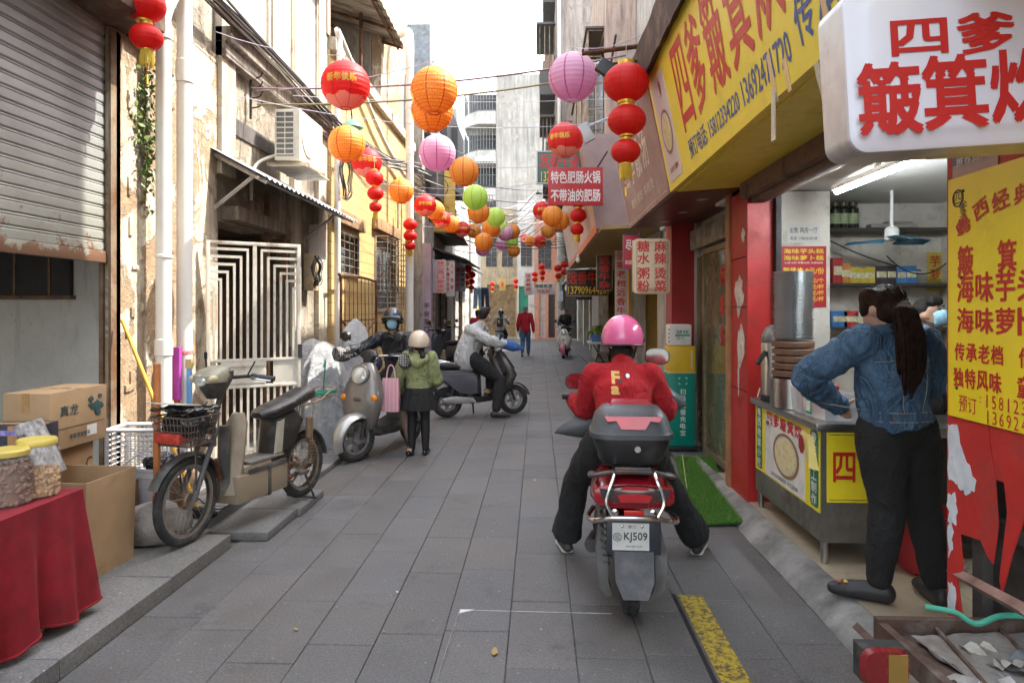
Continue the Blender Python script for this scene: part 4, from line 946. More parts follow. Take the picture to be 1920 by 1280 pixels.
for k, (px, yy, nm) in enumerate(((1462, 4.62, 'clear plastic box of sauce bottles, farther of two on the counter'), (1478, 4.3, 'clear plastic box with drink cartons, nearer of two on the counter'))):
 bxp = Vector((1.79+.02*k, yy, ZT+.002))
 t3 = thing('plastic_box', nm, 'plastic box', bxp, R(4), group='clear plastic boxes on the counter')
 mb = MB(); a_, b_, h_ = .11, .145, .15
 mb.loft([[(-a_*s_, -b_*s_, z_), (a_*s_, -b_*s_, z_), (a_*s_, b_*s_, z_), (-a_*s_, b_*s_, z_)] for s_, z_ in ((.9, 0), (1, h_), (1.06, h_), (1.06, h_+.012), (.98, h_+.012), (.88, .006))]); mb.build('tub', cbx, t3, ang=20)
 if k == 1:
  mb = MB(); mb.prism([(-.035, -.055), (.035, -.055), (.035, .055), (-.035, .055)], .002, RW((-a_*1.0, .06, .075)), M('green_card', (.02, .3, .1), .4)); mb.prism([(-.027, -.035), (.027, -.035), (.027, .03), (-.027, .03)], .001, RW((-a_*1.0-.0025, .06, .07)), letter_white); mb.build('green_card', None, t3)
 for j in range(5):
  q = bxp+Vector((-.05+.05*(j % 3), -.09+.06*j, .01)); cc = [(.6, .05, .05), (.65, .5, .08), (.6, .62, .66), (.05, .2, .5), (.66, .64, .6)][(j+k*2) % 5]; cn_ = ['red', 'yellow', 'silver', 'blue', 'white'][(j+k*2) % 5]
  mb = MB(); mb.lathe([(.022, 0), (.024, .01), (.024, .12), (.012, .15), (.012, .16)], 12); bo = single('sauce_bottle', mb, M('bottle_'+cn_, mul(cc, .8), .25), '%s bottle standing in the %s clear box on the counter' % (cn_, ('farther', 'nearer')[k]), 'bottle', q, group='bottles in the clear boxes')
  mb = MB(); mb.lathe([(.014, .158), (.015, .16), (.015, .185), (.012, .188)], 12); mb.build('cap', M('cap_'+('white' if j % 2 else 'red'), (.66, .65, .63) if j % 2 else (.55, .03, .03), .35), bo)
t3 = thing('card_stand', 'small green and white card stand at the counter corner', 'card stand', (1.7, 5.22, ZT+.001), R(-15))
mb = MB(); mb.box((0, 0, .1), (.008, .09, .2), None, .002, Matrix.Rotation(R(14), 3, 'Y')); mb.build('card', M('card_green', (.03, .33, .12), .35), t3)
mb = MB(); mb.box((-.035, 0, .045), (.004, .085, .07), None, 0, Matrix.Rotation(R(14), 3, 'Y')); mb.box((.02, 0, .004), (.1, .09, .008), None, .002); mb.build('base', white_paint, t3)
t3 = thing('inner_table', 'steel table inside the shop behind the woman', 'table', (2.6, 4.5, .09))
mb = MB(); mb.bx(-.4, .6, -.3, .25, .74, .8, None, .006); mb.build('tabletop', steel, t3)
mb = MB(); mb.bx(-.36, .56, -.26, .22, .1, .739); mb.build('cabinet', M('cabinet_dark', (.06, .055, .05), .7), t3)
bp_ = W(1715, 1080, Z=.09)
t3 = thing('red_bucket', 'red plastic bucket on the shop floor behind the woman', 'bucket', (bp_.x+.12, bp_.y+.1, .09))
mb = MB(); mb.lathe([(.13, 0), (.14, .01), (.17, .33), (.178, .335), (.178, .35), (.165, .35), (.13, .02), (.001, .02)], 28); mb.build('body', M('bucket_red', (.45, .03, .04), .4), t3)
mb = MB(); mb.tube([(.178*math.cos(a_), .178*math.sin(a_), .33-.03*math.sin(a_*1.0)) for a_ in [i*math.pi/14 for i in range(15)]], .005, 5); mb.build('handle', white_paint, t3)
# -- right: second shop (glass door, green mat, dusty brown board)
t = thing('snack_house', 'shop with glass door behind green mat and dusty brown overhanging sign', 'shop building', (1.7, 7.2, 0))
o = t.location.copy()
mb = MB(); mb.bx(-.16, .1, .75, 1.1, 0, 2.62); mb.build('red_pillar', M('red_pillar_dull', (.3, .015, .018), .45, var=.15), t)
mb = MB(); mb.bx(-.02, .02, -1.3, -1.26, 0, 2.6); mb.bx(-.07, .0, -1.29, -1.18, 0, 2.6, None, .01); mb.build('door_post', M('post_orange', (.42, .19, .09), .6, var=.15, dirt=(.3, .14, .07), damt=.4), t)
mb = MB(); mb.bx(.12, .13, -1.1, .7, .12, 2.2); gd = mb.build('glass_door', M('glass_green_dim', (.13, .125, .07), .12, var=.3, scale=1.5, dirt=(.2, .19, .12), damt=.4, dscale=2), t)
mb = MB()
for a_, b_ in ((-1.14, -1.08), (.3, .36)): mb.bx(.1, .15, a_, b_, 0, 2.3)
mb.bx(.1, .15, -1.08, .3, 2.2, 2.26); mb.bx(.1, .15, -1.08, .3, .05, .12); mb.build('door_frame', M('frame_bronze', (.2, .16, .09), .5, .4, dirt=(.3, .27, .2), damt=.4), gd)
mb = MB()
for k, s_ in enumerate(('麻辣烫', '糖水粥粉', '奶茶小吃')): mb.text(s_, 1, RW((.118, -.62, 1.95-.3*k)), letter_red, .02, fit=(.62, .2))
mb.build('red_lettering', M('letter_red_dim', (.4, .03, .03), .5), gd)
mb = MB(); mb.bx(.05, .16, -1.16, .75, 2.28, 2.5); mb.build('roller_housing', M('housing', (.3, .26, .2), .7, dirt=(.15, .12, .08), damt=.5), t)
mb = MB(); mb.bx(.16, .3, -1.3, .7, 0, 2.6); mb.bx(.1, .3, .7, 1.12, 0, 2.6); mb.bx(.02, .3, 1.12, 1.45, 0, 2.6); mb.build('wall', wall_grey, t)
mb = MB(); mb.bx(.0, .018, 1.13, 1.4, .02, 2.4)
for k in range(4): mb.bx(-.006, 0, 1.15+.058*k, .96+.058*k, .02, 2.4)
mb.build('grey_shutter', M('shutter_grey', (.22, .21, .2), .5, .3, var=.2), t)
f2 = thing('sign_board', 'dusty brown sign board with pale lettering beyond the yellow one', 'sign board', (1.08, 6.9, 2.56))
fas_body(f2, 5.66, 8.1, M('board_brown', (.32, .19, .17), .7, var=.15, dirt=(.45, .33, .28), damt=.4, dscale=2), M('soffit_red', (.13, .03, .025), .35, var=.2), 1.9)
of = f2.location
mb = MB()
for i, ch in enumerate('四季靓汤'): mb.text(ch, 1, FM(7.6-.42*i, .55, of), None, .012, fit=(.32, .36))
mb.text('糖水 粥粉 麻辣烫', 1, FM(6.9, .2, of), None, .008, fit=(1.4, .1)); mb.build('pale_lettering', M('letter_cream', (.66, .56, .46), .6, var=.1), f2)
mb = MB(); mb.prism([(-1.15, .03), (1.15, .03), (1.15, .038), (-1.15, .038)], .003, FM(6.9, 0, of)); mb.prism([(-1.19, .03), (-1.18, .03), (-1.18, .9), (-1.19, .9)], .003, FM(6.9, 0, of)); mb.build('border', M('border_cream', (.6, .5, .42), .6), f2)
mb = MB()
for k, (x_, y_) in enumerate(((1.45, 6.1), (1.45, 6.9), (1.4, 7.6))): mb.lathe([(.05, 0), (.05, .012), (.035, .014), (.001, .014)], 16, Matrix.Translation(Vector((x_, y_, 2.585))-of) @ Matrix.Rotation(math.pi, 4, 'X'))
mb.build('downlight', M('downlight', (.5, .45, .42), .3), f2)
mb = MB(); mb.bx(.0, 5, -1.1, 2.4, 2.7, 6.6); mb.build('upper_storey', wall_grey, t)
gm = NT('artificial_grass'); gm.set(Base_Color=gm.ramp(gm.noise(60, 3, .6), [(.3, (.08, .22, .025)), (.7, (.17, .36, .06))]), Roughness=.7); grass = gm.m
cs = [Vector((1.13, 5.08, .015)), Vector((1.52, 5.12, .03)), Vector((1.8, 7.15, .08)), Vector((1.42, 7.15, .075))]
t = thing('grass_mat', 'green artificial grass mat on the doorstep behind the scooter rider', 'mat', cs[0]); o = t.location.copy()
mb = MB(); mb.loft([[c_-o-Vector((0, 0, .012)) for c_ in cs], [c_-o for c_ in cs]]); mb.build('backing', M('mat_backing', (.03, .09, .012), .9), t)
mb = MB(); rnd = random.Random(9)
for k in range(15000):
 u, v = rnd.random(), rnd.random(); p = (cs[0].lerp(cs[1], u)).lerp(cs[3].lerp(cs[2], u), v)-o
 a_ = rnd.uniform(0, 6.3); d_ = Vector((math.cos(a_), math.sin(a_), 0))*.0035; tip = p+Vector((rnd.uniform(-.008, .008), rnd.uniform(-.008, .008), rnd.uniform(.012, .022)))
 mb.poly([p+d_, p-d_, tip])
tag(mb.build('pile', grass, t, smooth=False), kind='stuff')
mb = MB(); mb.tube([cs[0].lerp(cs[1], .42)-o+Vector((0, .9, .03)), cs[3].lerp(cs[2], .2)-o+Vector((0, 0, .02))], .006, 5); mb.build('seam', M('seam_buff', (.4, .36, .22), .8), t)
cb = W(1277, 845, Z=.055); t = thing('power_bank_cabinet', 'teal power bank cabinet standing on the doorstep before the red pillar', 'cabinet', (cb.x, cb.y+.14, .055), R(2))
k_ = cb.y/F; hw = 25*k_; Z = lambda py: W(1277, py, Y=cb.y).z-.055
teal = M('teal_cabinet', (.0, .22, .165), .35, var=.05)
mb = MB(); mb.bx(-hw-.02, hw+.02, -.16, .16, 0, .05, None, .008); mb.build('plinth', black_plastic, t)
mb = MB(); mb.bx(-hw, hw, -.14, .14, .05, Z(700), None, .012); mb.build('body', teal, t)
mb = MB()
for i, ch in enumerate('扫码租借充电宝'): mb.text(ch, 1, CW((hw*.1, -.141, Z(722)-.07-.075*i)), None, .01, fit=(.06, .06))
for q in ((-1, -1), (1, -1), (1, 1), (-1, 1)):
 mb.bx(hw*.1+q[0]*.035-.01, hw*.1+q[0]*.035+.01, -.144, -.141, Z(714)+q[1]*.035-.003, Z(714)+q[1]*.035+.003); mb.bx(hw*.1+q[0]*.043-.003, hw*.1+q[0]*.043+.003, -.1445, -.1415, Z(714)+q[1]*.027-.01, Z(714)+q[1]*.027+.01)
mb.build('white_lettering', letter_white, t)
cr = thing('yellow_box', 'plain yellow box on top of the teal cabinet', 'box', (cb.x+.015, cb.y+.14, .055+Z(700)+.002))
mb = MB(); mb.box((0, 0, .155), (.29, .28, .29), None, .015); mb.build('shell', M('box_yellow', (.66, .42, .02), .4, var=.05), cr)
mb = MB(); mb.box((0, 0, .005), (.3, .29, .012), None, .004); mb.box((.1, -.1425, .15), (.02, .003, .2)); mb.build('seam', M('seam_pale', (.6, .5, .3), .5), cr)
cr2 = thing('white_box', 'white charger box with printed card on top of the yellow box', 'box', (cb.x, cb.y+.14, .055+Z(700)+.306))
mb = MB(); mb.box((0, 0, .115), (.24, .24, .23), None, .015); mb.build('shell', white_paint, cr2)
mb = MB()
for i in range(4): mb.ell((-.115, -.09, .04+.045*i), (.012, .02, .016), None, 10, 6)
mb.build('socket', letter_black, cr2)
mb = MB(); mb.bx(-.06, .1, -.1225, -.1215, .06, .18); mb.bx(-.06, .1, -.124, -.1228, .1, .125, M('card_teal', (.1, .4, .3), .5)); cd = mb.build('card', M('card_pale', (.66, .66, .64), .5), cr2)
mb = MB(); mb.text('免费 充电', 1, CW((.02, -.1235, .15)), None, .01, fit=(.12, .03)); mb.text('扫一扫', 1, CW((.0, -.1235, .08)), None, .01, fit=(.07, .025)); mb.build('lettering', letter_black, cd)
def hang_box(name, label, px0, py0, px1, py1, Y, face, side, lines, lm, depth=.14, cat='light box sign', vertical=None, rnd_=.04, fitm=None):
 a = W(px0, py0, Y=Y); b = W(px1, py1, Y=Y); c_ = (a+b)/2
 t = thing(name, label, cat, c_)
 w_, h_ = b.x-a.x, a.z-b.z
 lightbox(t, w_, h_, depth, face, side, None, min(rnd_, w_*.2))
 mb = MB()
 for s_, fx, fz, fw, fh in lines: mb.text(s_, 1, CW((fx*w_, -depth/2-.021, fz*h_)), lm, .02, fit=(fw*w_, fh*h_))
 mb.build('lettering', lm, t)
 mb = MB(); mb.tube([(-w_*.3, 0, h_/2-.002), (-w_*.3, 0, h_/2+.08)], .012, 6); mb.tube([(w_*.3, 0, h_/2-.002), (w_*.3, 0, h_/2+.08)], .012, 6); mb.build('bracket', dark_iron, t)
 return t
cream_face = M('light_box_cream', (.62, .5, .34), .4, var=.06, dirt=(.5, .38, .24), damt=.3); cream_side = M('light_box_cream_side', (.4, .31, .2), .5, var=.1)
L = []
for s_, fx in (('麻辣烫菜', .22), ('糖水粥粉', -.24)):
 for i, ch in enumerate(s_): L.append((ch, fx, (.36, .14, -.13, -.36)[i], .32, .2))
hb = hang_box('light_box', 'cream light box with red lettering hung under the brown soffit', 1186, 449, 1254, 551, 6.6, cream_face, cream_side, L, letter_red)
mb = MB(); w_ = .3; mb.bx(-.145, .145, -.0935, -.0915, .222, .226); mb.bx(-.145, .145, -.0935, -.0915, -.226, -.222); mb.bx(-.147, -.143, -.0935, -.0915, -.226, .226); mb.bx(.143, .147, -.0935, -.0915, -.226, .226); mb.build('border', M('border_brown', (.3, .15, .08), .5), hb)
# -- right: shops farther on
t = thing('noodle_house', 'row shop with slanted red bordered sign board over dim yellow entrance', 'shop building', (1.8, 12, 0)); o = t.location.copy()
mb = MB(); cell_wall(mb, .0, .3, -2.4, 11, 0, 8.6, [(-1.6, 1.4, 0, 2.6), (2.2, 8.5, 0, 2.7), (-1.5, -.5, 4, 5.4), (1, 2, 4, 5.4), (4, 5, 4, 5.4)]); mb.build('wall', wall_grey, t)
mb = MB(); mb.bx(1.5, 1.6, -2.4, 11, 0, 2.8); mb.bx(.3, 1.5, -2.5, -2.4, 0, 2.8); mb.bx(.3, 1.5, 1.5, 2.0, 0, 2.8); mb.bx(.3, 1.5, 9, 9.1, 0, 2.8); mb.build('inside', M('inside_ochre', (.4, .26, .06), .8, var=.2), t)
mb = MB(); mb.bx(-.0, -.03, 1.42, 2.18, .0, 2.6); mb.build('yellow_pier', M('pier_yellow', (.62, .4, .03), .6, var=.1), t)
mb = MB(); mb.bx(.02, 5, -2.4, 11, 2.8, 2.9); mb.bx(.02, 5, -2.4, 11, 8.5, 8.6); mb.build('slab', concrete, t)
for k, yy in enumerate((-1.5, 1.0, 4.0)):
 mb = MB()
 for j in range(7): mb.tube([(-.22, yy+j/6, 3.9), (-.22, yy+j/6, 5.5)], .01, 4)
 for zz in (3.9, 4.4, 4.95, 5.5): mb.tube([(0, yy, zz), (-.22, yy, zz), (-.22, yy+1, zz), (0, yy+1, zz)], .01, 4)
 mb.bx(.1, .12, yy, yy+1, 4, 5.4, M('window_dark', (.06, .065, .07), .2)); mb.build('barred_window', dull_bar, t)
mb = MB(); mb.loft([[(-.3, y, 5.0), (.0, y, 5.3), (.0, y, 5.28), (-.3, y, 4.98)] for y in (2.3, 3.6)]); mb.box((-.05, 5.8, 4.6), (.5, 1.1, 1.3), M('cage_dark', (.1, .1, .1), .7)); mb.box((-.12, 8.5, 6.0), (.6, 1.3, 1.6), M('cage_pink', (.5, .34, .28), .8)); mb.build('cage_balcony', concrete, t)
mb = MB(); mb.bx(-.55, -.01, .6, 7.3, 4.45, 8.55); mb.build('upper_bay', plaster('plaster_pinkish', (.5, .38, .32), (.16, .13, .11), (.4, .34, .3), .7, .4), t)
for k in range(3):
 mb = MB(); ya = 1+2.1*k
 for j in range(9): mb.tube([(-.85, ya+1.5*j/8, 4.9), (-.85, ya+1.5*j/8, 6.9)], .012, 4)
 for zz in (4.9, 5.4, 5.9, 6.4, 6.9): mb.tube([(-.56, ya, zz), (-.85, ya, zz), (-.85, ya+1.5, zz), (-.56, ya+1.5, zz)], .012, 4)
 mb.bx(-.9, -.56, ya-.05, ya+1.55, 4.8, 4.88, M('cage_dark', (.1, .1, .1), .7)); mb.bx(-.9, -.556, ya-.05, ya+1.55, 6.92, 6.96, M('cage_dark', (.1, .1, .1))); mb.bx(-.57, -.553, ya, ya+1.5, 5, 6.8, M('window_dark', (.06, .065, .07), .2)); mb.build('cage_balcony', dull_bar, t)
tw = thing('grey_tower', 'tall stained tower house with caged balconies above the right shops', 'house', (.5, 19.6, 0))
mb = MB(); mb.bx(0, 4, 0, 7, 4.6, 13); mb.bx(1.31, 4, -.01, 7, 4.3, 4.6); mb.build('wall', plaster('plaster_tower', (.4, .35, .31), (.12, .1, .09), (.28, .25, .22), .9, .6, .5, .5), tw)
for k, (z0, z1, xx) in enumerate(((5.2, 7.2, -.35), (7.9, 9.9, -.45), (10.6, 12.4, -.35))):
 mb = MB(); mb.bx(xx, -.005, .4, 2.6, z0, z0+.7, M('cage_dark', (.1, .1, .1))); mb.bx(xx+.1, -.006, 3.2, 5.6, z0, z1, M('cage_pink', (.5, .34, .28), .8)); mb.bx(xx-.1, -.005, .3, 2.7, z1+.02, z1+.08, M('cage_dark', (.1, .1, .1)))
 for j in range(8): mb.tube([(xx, .4+2.2*j/7, z0+.7), (xx, .4+2.2*j/7, z1)], .016, 4)
 for j in range(4): mb.tube([(xx+(-.02-xx)*j/3, .4, z0+.7), (xx+(-.02-xx)*j/3, .4, z1)], .016, 4)
 mb.build('cage_balcony', dull_bar, tw)
for xx in (.25, .8): mb = MB(); mb.bx(xx, xx+.4, -.06, -.002, 5.6, 7.0, M('window_dark', (.06, .065, .07))); mb.build('window', None, tw)
mb = MB(); mb.tube([(.1, -.08, 4.7), (.1, -.08, 13)], .05, 8); mb.build('pipe', white_pvc, tw)
f3 = thing('sign_board', 'long slanted picture sign board with orange lower edge farther along the lane', 'sign board', (.95, 14.5, 2.75)); of = f3.location.copy()
def slant(y0, y1, x0, z0, x1, z1, th=.05): return [[(x0, y, z0), (x1, y, z1), (x1+th, y, z1+.01), (x0+th, y, z0)] for y in (y0, y1)]
mb = MB(); mb.loft([[Vector(p)-of for p in r] for r in slant(10.2, 19.2, .86, 2.86, .62, 4.2)])
f = NT('picture_board'); v_ = f.noise(2.2, 3, .6, None, 1.5); f.set(Base_Color=f.ramp(v_, [(.3, (.42, .12, .13)), (.45, (.5, .34, .34)), (.55, (.42, .3, .14)), (.65, (.2, .22, .4)), (.75, (.52, .3, .12))]), Roughness=.4)
mb.build('board', f.m, f3)
mb = MB(); mb.loft([[Vector(p)-of for p in r] for r in slant(10.2, 19.2, .87, 2.76, .85, 2.87, .05)]); mb.build('orange_edge', M('edge_orange', (.6, .16, .08), .5), f3)
mb = MB(); mb.loft([[Vector((.9, y, 2.75))-of, Vector((.9, y, 2.79))-of, Vector((1.82, y, 2.83))-of, Vector((1.82, y, 2.79))-of] for y in (9.8, 19.2)]); mb.build('soffit', M('soffit_ochre', (.36, .25, .08), .6, var=.2), f3)
mb = MB(); mb.loft([[Vector(p)-of for p in [(.86, y, 2.8), (.62, y, 4.2), (1.8, y, 4.2), (1.8, y, 2.83)]] for y in (10.12, 10.19)]); mb.build('end_panel', M('end_mauve', (.35, .26, .25), .6, var=.12), f3)
mb = MB(); ledm = NT('led_glow'); ledm.set(Base_Color=(.7, .8, .9), Emission_Color=(.6, .8, 1), Emission_Strength=2.0)
p0_, p1_ = Vector((.62, 10.4, 4.3))-of, Vector((.6, 13.5, 4.2))-of
for k in range(40): mb.ell(p0_.lerp(p1_, k/39)+Vector((-.02, 0, 0)), .014, None, 6, 4)
tag(mb.build('led_strip', ledm.m, f3))
def flat_sign(name, label, px0, py0, px1, py1, Y, bgm, lines, frm=None, th=.06, cat='sign', rz=0, group=None):
 a = W(px0, py0, Y=Y); b = W(px1, py1, Y=Y); c_ = (a+b)/2; w_, h_ = b.x-a.x, a.z-b.z
 t = thing(name, label, cat, c_, rz, group)
 mb = MB(); mb.box((0, 0, 0), (w_, th, h_), None, .004); mb.build('panel', bgm, t)
 mb = MB()
 for s_, fx, fz, fw, fh, lm in lines: mb.text(s_, 1, CW((fx*w_, -th/2, fz*h_)), lm, .02, fit=(fw*w_, fh*h_))
 if lines: mb.build('lettering', lines[0][5], t)
 if frm:
  e = min(w_, h_)*.035; mb = MB()
  for x0, x1, z0, z1 in ((-w_/2, w_/2, h_/2-e, h_/2), (-w_/2, w_/2, -h_/2, -h_/2+e), (-w_/2, -w_/2+e, -h_/2+e, h_/2-e), (w_/2-e, w_/2, -h_/2+e, h_/2-e)): mb.bx(x0, x1, -th/2-.008, -th/2-.0005, z0, z1)
  mb.build('frame', frm, t)
 return t
sred = M('sign_red', (.5, .03, .04), .4, var=.05); sblk = M('sign_black', (.02, .022, .022), .4); sgrn = M('sign_green', (.06, .15, .13), .5, var=.1); sgrey = M('sign_lilac', (.36, .32, .36), .6, var=.1); swht = M('sign_white', (.55, .52, .5), .5, var=.08, dirt=(.42, .36, .32), damt=.3)
fs = flat_sign('hanging_sign', 'red hanging sign with two rows of white lettering across the lane', 1028, 315, 1130, 385, 9.6, sred, [('特色肥肠火锅', 0, .24, .9, .32, letter_white), ('不带油的肥肠', 0, -.24, .9, .32, letter_white)], None)
mb = MB(); mb.tube([(-.3, 0, .26), (-.2, .05, .6)], .006, 5); mb.tube([(.3, 0, .26), (.45, .05, .5)], .012, 5); mb.build('hanger', dark_iron, fs)
flat_sign('hanging_sign', 'grey green sign with red lettering behind the red hanging sign', 1006, 284, 1092, 345, 10.8, sgrn, [('远香牛杂', 0, .2, .86, .42, letter_red), ('13790964420', 0, -.28, .8, .3, letter_yellow)], M('frame_pale', (.5, .52, .52), .5))
flat_sign('shop_sign', 'black sign with red lettering and yellow phone number above far shop', 1062, 505, 1140, 555, 17.5, sblk, [('远香牛杂', 0, .18, .92, .46, letter_red), ('13790964420', 0, -.28, .92, .28, letter_yellow)], M('frame_grey', (.25, .25, .25), .5))
vs_ = flat_sign('shop_sign', 'narrow black upright sign with red lettering beside white banner', 1118, 478, 1148, 545, 12.8, sblk, [(ch, 0, .34-.225*i, .66, .2, letter_red) for i, ch in enumerate('远香牛杂')], M('frame_gold', (.45, .3, .1), .5))
flat_sign('banner', 'tall white banner with red lettering on the yellow pier', 1153, 470, 1176, 640, 12.2, swht, [(ch, 0, .44-.1*i, .7, .08, letter_red) for i, ch in enumerate('活新老档远香牛杂')], None, .02, 'banner')
flat_sign('shop_sign', 'small red and blue sign half hidden behind the cream light box', 1168, 440, 1200, 505, 8.3, sred, [('尽味', 0, .2, .7, .3, letter_white), ('欢迎光临', 0, -.3, .8, .12, letter_white)], M('frame_blue', (.05, .12, .4), .5))
for k, (px, py, Y, nm) in enumerate(((1117, 452, 12.6, 'bare white bulb hanging on a cord by the upright black sign'), (1084, 488, 14.5, 'small white bulb under the ochre soffit above the black sign'))):
 p = W(px, py, Y=Y); t2 = thing('light_bulb', nm, 'light bulb', p); mb = MB(); mb.ell((0, 0, 0), (.05, .05, .06)); mb.build('bulb', white_paint, t2); mb = MB(); mb.lathe([(.03, .05), (.03, .12), (.008, .13), (.006, 2.79-p.z)], 10); mb.build('socket', white_paint, t2)
pp = W(1052, 640, Z=.1); t = thing('utility_pole', 'grey concrete utility pole with crossarm on the far kerb', 'utility pole', (pp.x, pp.y, .05))
ph_ = 7.5
mb = MB(); mb.lathe([(.2, 0), (.15, ph_)], 18); mb.build('pole', concrete, t)
mb = MB(); mb.box((0, 0, ph_-.4), (2.4, .08, .08)); mb.box((0, 0, ph_-1.0), (1.8, .08, .08)); mb.build('crossarm', dark_iron, t)
mb = MB()
for k in range(7): mb.lathe([(.03, 0), (.05, .05), (.03, .1), (.05, .14), (.02, .2)], 10, (-1.1+.36*k, 0, ph_-.36))
mb.build('insulator', M('porcelain', (.1, .09, .08), .3), t)
mb = MB(); mb.box((-.02, -.2, 2.2), (.22, .06, .5)); mb.box((.04, -.19, 1.4), (.16, .04, .25)); mb.build('pasted_notice', M('notice_faded', (.4, .45, .5), .8, var=.3, scale=12), t)
def facade(label, x0, x1, y, z1, wallm, parts, depth=3, name='row_house', cat='house', rz=0):
 t = thing(name, label, cat, (x0, y, 0), rz); holes = [(p[1], p[2], p[3], p[4]) for p in parts]
 W_ = x1-x0
 mb = MB(); cell_wall(mb, 0, .25, 0, W_, 0, z1, holes, None, 'y'); mb.bx(0, W_, .35, depth, 0, z1); mb.build('wall', wallm, t)
 for kind, a, b, c_, d_, m_ in parts:
  mb = MB(); mb.bx(a, b, .1, .14, c_, d_, m_)
  if kind == 'planks':
   n = max(3, int((b-a)/.14))
   for k in range(n+1): mb.bx(a+(b-a)*k/n-.012, a+(b-a)*k/n+.012, .07, .1, c_, d_, m_)
   for zz in (.25, .5, .75): mb.bx(a, b, .075, .1, c_+(d_-c_)*zz-.03, c_+(d_-c_)*zz+.03, m_)
   pt = mb.build('plank_shutter', m_, t)
  elif kind == 'door':
   for k in (.5,): mb.bx(a+(b-a)*k-.015, a+(b-a)*k+.015, .07, .1, c_, d_, m_)
   for zz in (.1, .45, .8): mb.bx(a+.05, b-.05, .08, .1, c_+(d_-c_)*zz, c_+(d_-c_)*zz+.05, m_)
   pt = mb.build('door', m_, t)
  else:
   pt = mb.build('window', m_, t); mb = MB()
   n = max(2, int((b-a)/.25))
   for k in range(n+1): mb.tube([(a+(b-a)*k/n, -.05, c_), (a+(b-a)*k/n, -.05, d_)], .014, 4)
   for k in range(4): mb.tube([(a, -.05, c_+(d_-c_)*k/3), (b, -.05, c_+(d_-c_)*k/3)], .014, 4)
   mb.build('bars', dull_bar, pt)
 return t
plank = M('planks_brown', (.3, .2, .1), .8, var=.3, scale=3, dirt=(.14, .09, .05), damt=.4); greend = M('door_green', (.03, .26, .15), .5, var=.1); dkwin = M('window_dark2', (.05, .055, .06), .25, var=.3); salmon = M('wall_salmon', (.56, .26, .17), .8, var=.12, dirt=(.4, .2, .14), damt=.4)
pl_ochre = plaster('plaster_ochre', (.5, .39, .24), (.2, .14, .09), (.36, .3, .22), .6, .45)
facade('brown plank shuttered house closing the far end of lane', -3.2, -1.15, 38, 7.2, pl_ochre, [('planks', .35, 1.95, .1, 3.0, plank), ('win', .3, .9, 4, 5.6, dkwin), ('win', 1.2, 1.8, 4, 5.6, dkwin)])
facade('narrow house with tall green door at the far end', -1.14, -.2, 37.5, 7.6, pl_white, [('door', .08, .6, .1, 2.9, greend), ('win', .2, .8, 4, 5.5, dkwin)])
facade('salmon painted house beside the green door at far end', -.19, 1.0, 37, 7.0, salmon, [('door', .25, .6, .1, 2.6, M('door_pale', (.5, .4, .36), .6)), ('door', .75, 1.1, .1, 2.6, M('door_dark', (.05, .04, .035), .6)), ('win', .2, .9, 3.8, 5.4, dkwin)])
facade('dark entrance shop behind the utility pole', 1.01, 4.5, 35.5, 7.5, wall_grey, [('door', .3, 1.0, .1, 2.6, M('door_dark2', (.04, .035, .03), .6)), ('door', 1.3, 2.4, .1, 2.6, M('door_green_grey', (.14, .2, .15), .6)), ('win', .3, 1.2, 3.8, 5.4, dkwin)])
facade('white walled house with laundry and dark doorway beyond the signs', -5.2, -3.0, 30.5, 6.8, pl_white, [('door', .5, .95, .1, 2.5, M('door_dark3', (.06, .05, .045), .6)), ('door', 1.15, 1.6, .1, 2.6, M('door_glass', (.25, .25, .25), .3)), ('win', .4, 1.4, 3.8, 5.2, dkwin)])
mb = MB()
for y_ in (22, 26.5): mb.bx(1.9, 5, y_, y_+4.4, 0, 7)
t = thing('row_house', 'grey row shop with dim open front behind the vegetable stall', 'shop building', (2.0, 23.2, 0))
mb = MB(); cell_wall(mb, 0, .3, 0, 12, 0, 7.5, [(.3, 3.2, 0, 2.6), (3.8, 6.8, 0, 2.6), (7.4, 11, 0, 2.6), (1, 2, 4, 5.5), (4.5, 5.5, 4, 5.5)]); mb.build('wall', wall_grey, t)
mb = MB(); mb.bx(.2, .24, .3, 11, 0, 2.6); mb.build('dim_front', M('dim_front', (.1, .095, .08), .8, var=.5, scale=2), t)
mb = MB(); mb.loft([[(-.9, y, 2.75), (0, y, 3.05), (0, y, 3.1), (-.9, y, 2.8)] for y in (.2, 11)]); mb.build('awning', M('awning_grey', (.22, .22, .22), .6, var=.2), t)
cw = plaster('concrete_block', (.47, .445, .4), (.2, .18, .16), (.4, .37, .32), .9, .65, .5, .3)
YB = 58
a = W(930, 140, Y=YB); b = W(1032, 600, Y=YB); l = W(868, 170, Y=YB)
t = thing('concrete_block', 'tall white concrete block with curved barred balconies behind the lane', 'apartment block', (a.x, YB, 0))
mb = MB(); mb.bx(0, 9, 0, 12, 0, a.z); mb.build('wall', cw, t)
mb = MB(); mb.bx(l.x-a.x+.4, -.01, 1.6, 12, 0, a.z-1.3); mb.build('side_wing', M('wing_white', (.54, .52, .47), .8, var=.12, dirt=(.32, .3, .26), damt=.4, dscale=1), t)
x0 = l.x-a.x
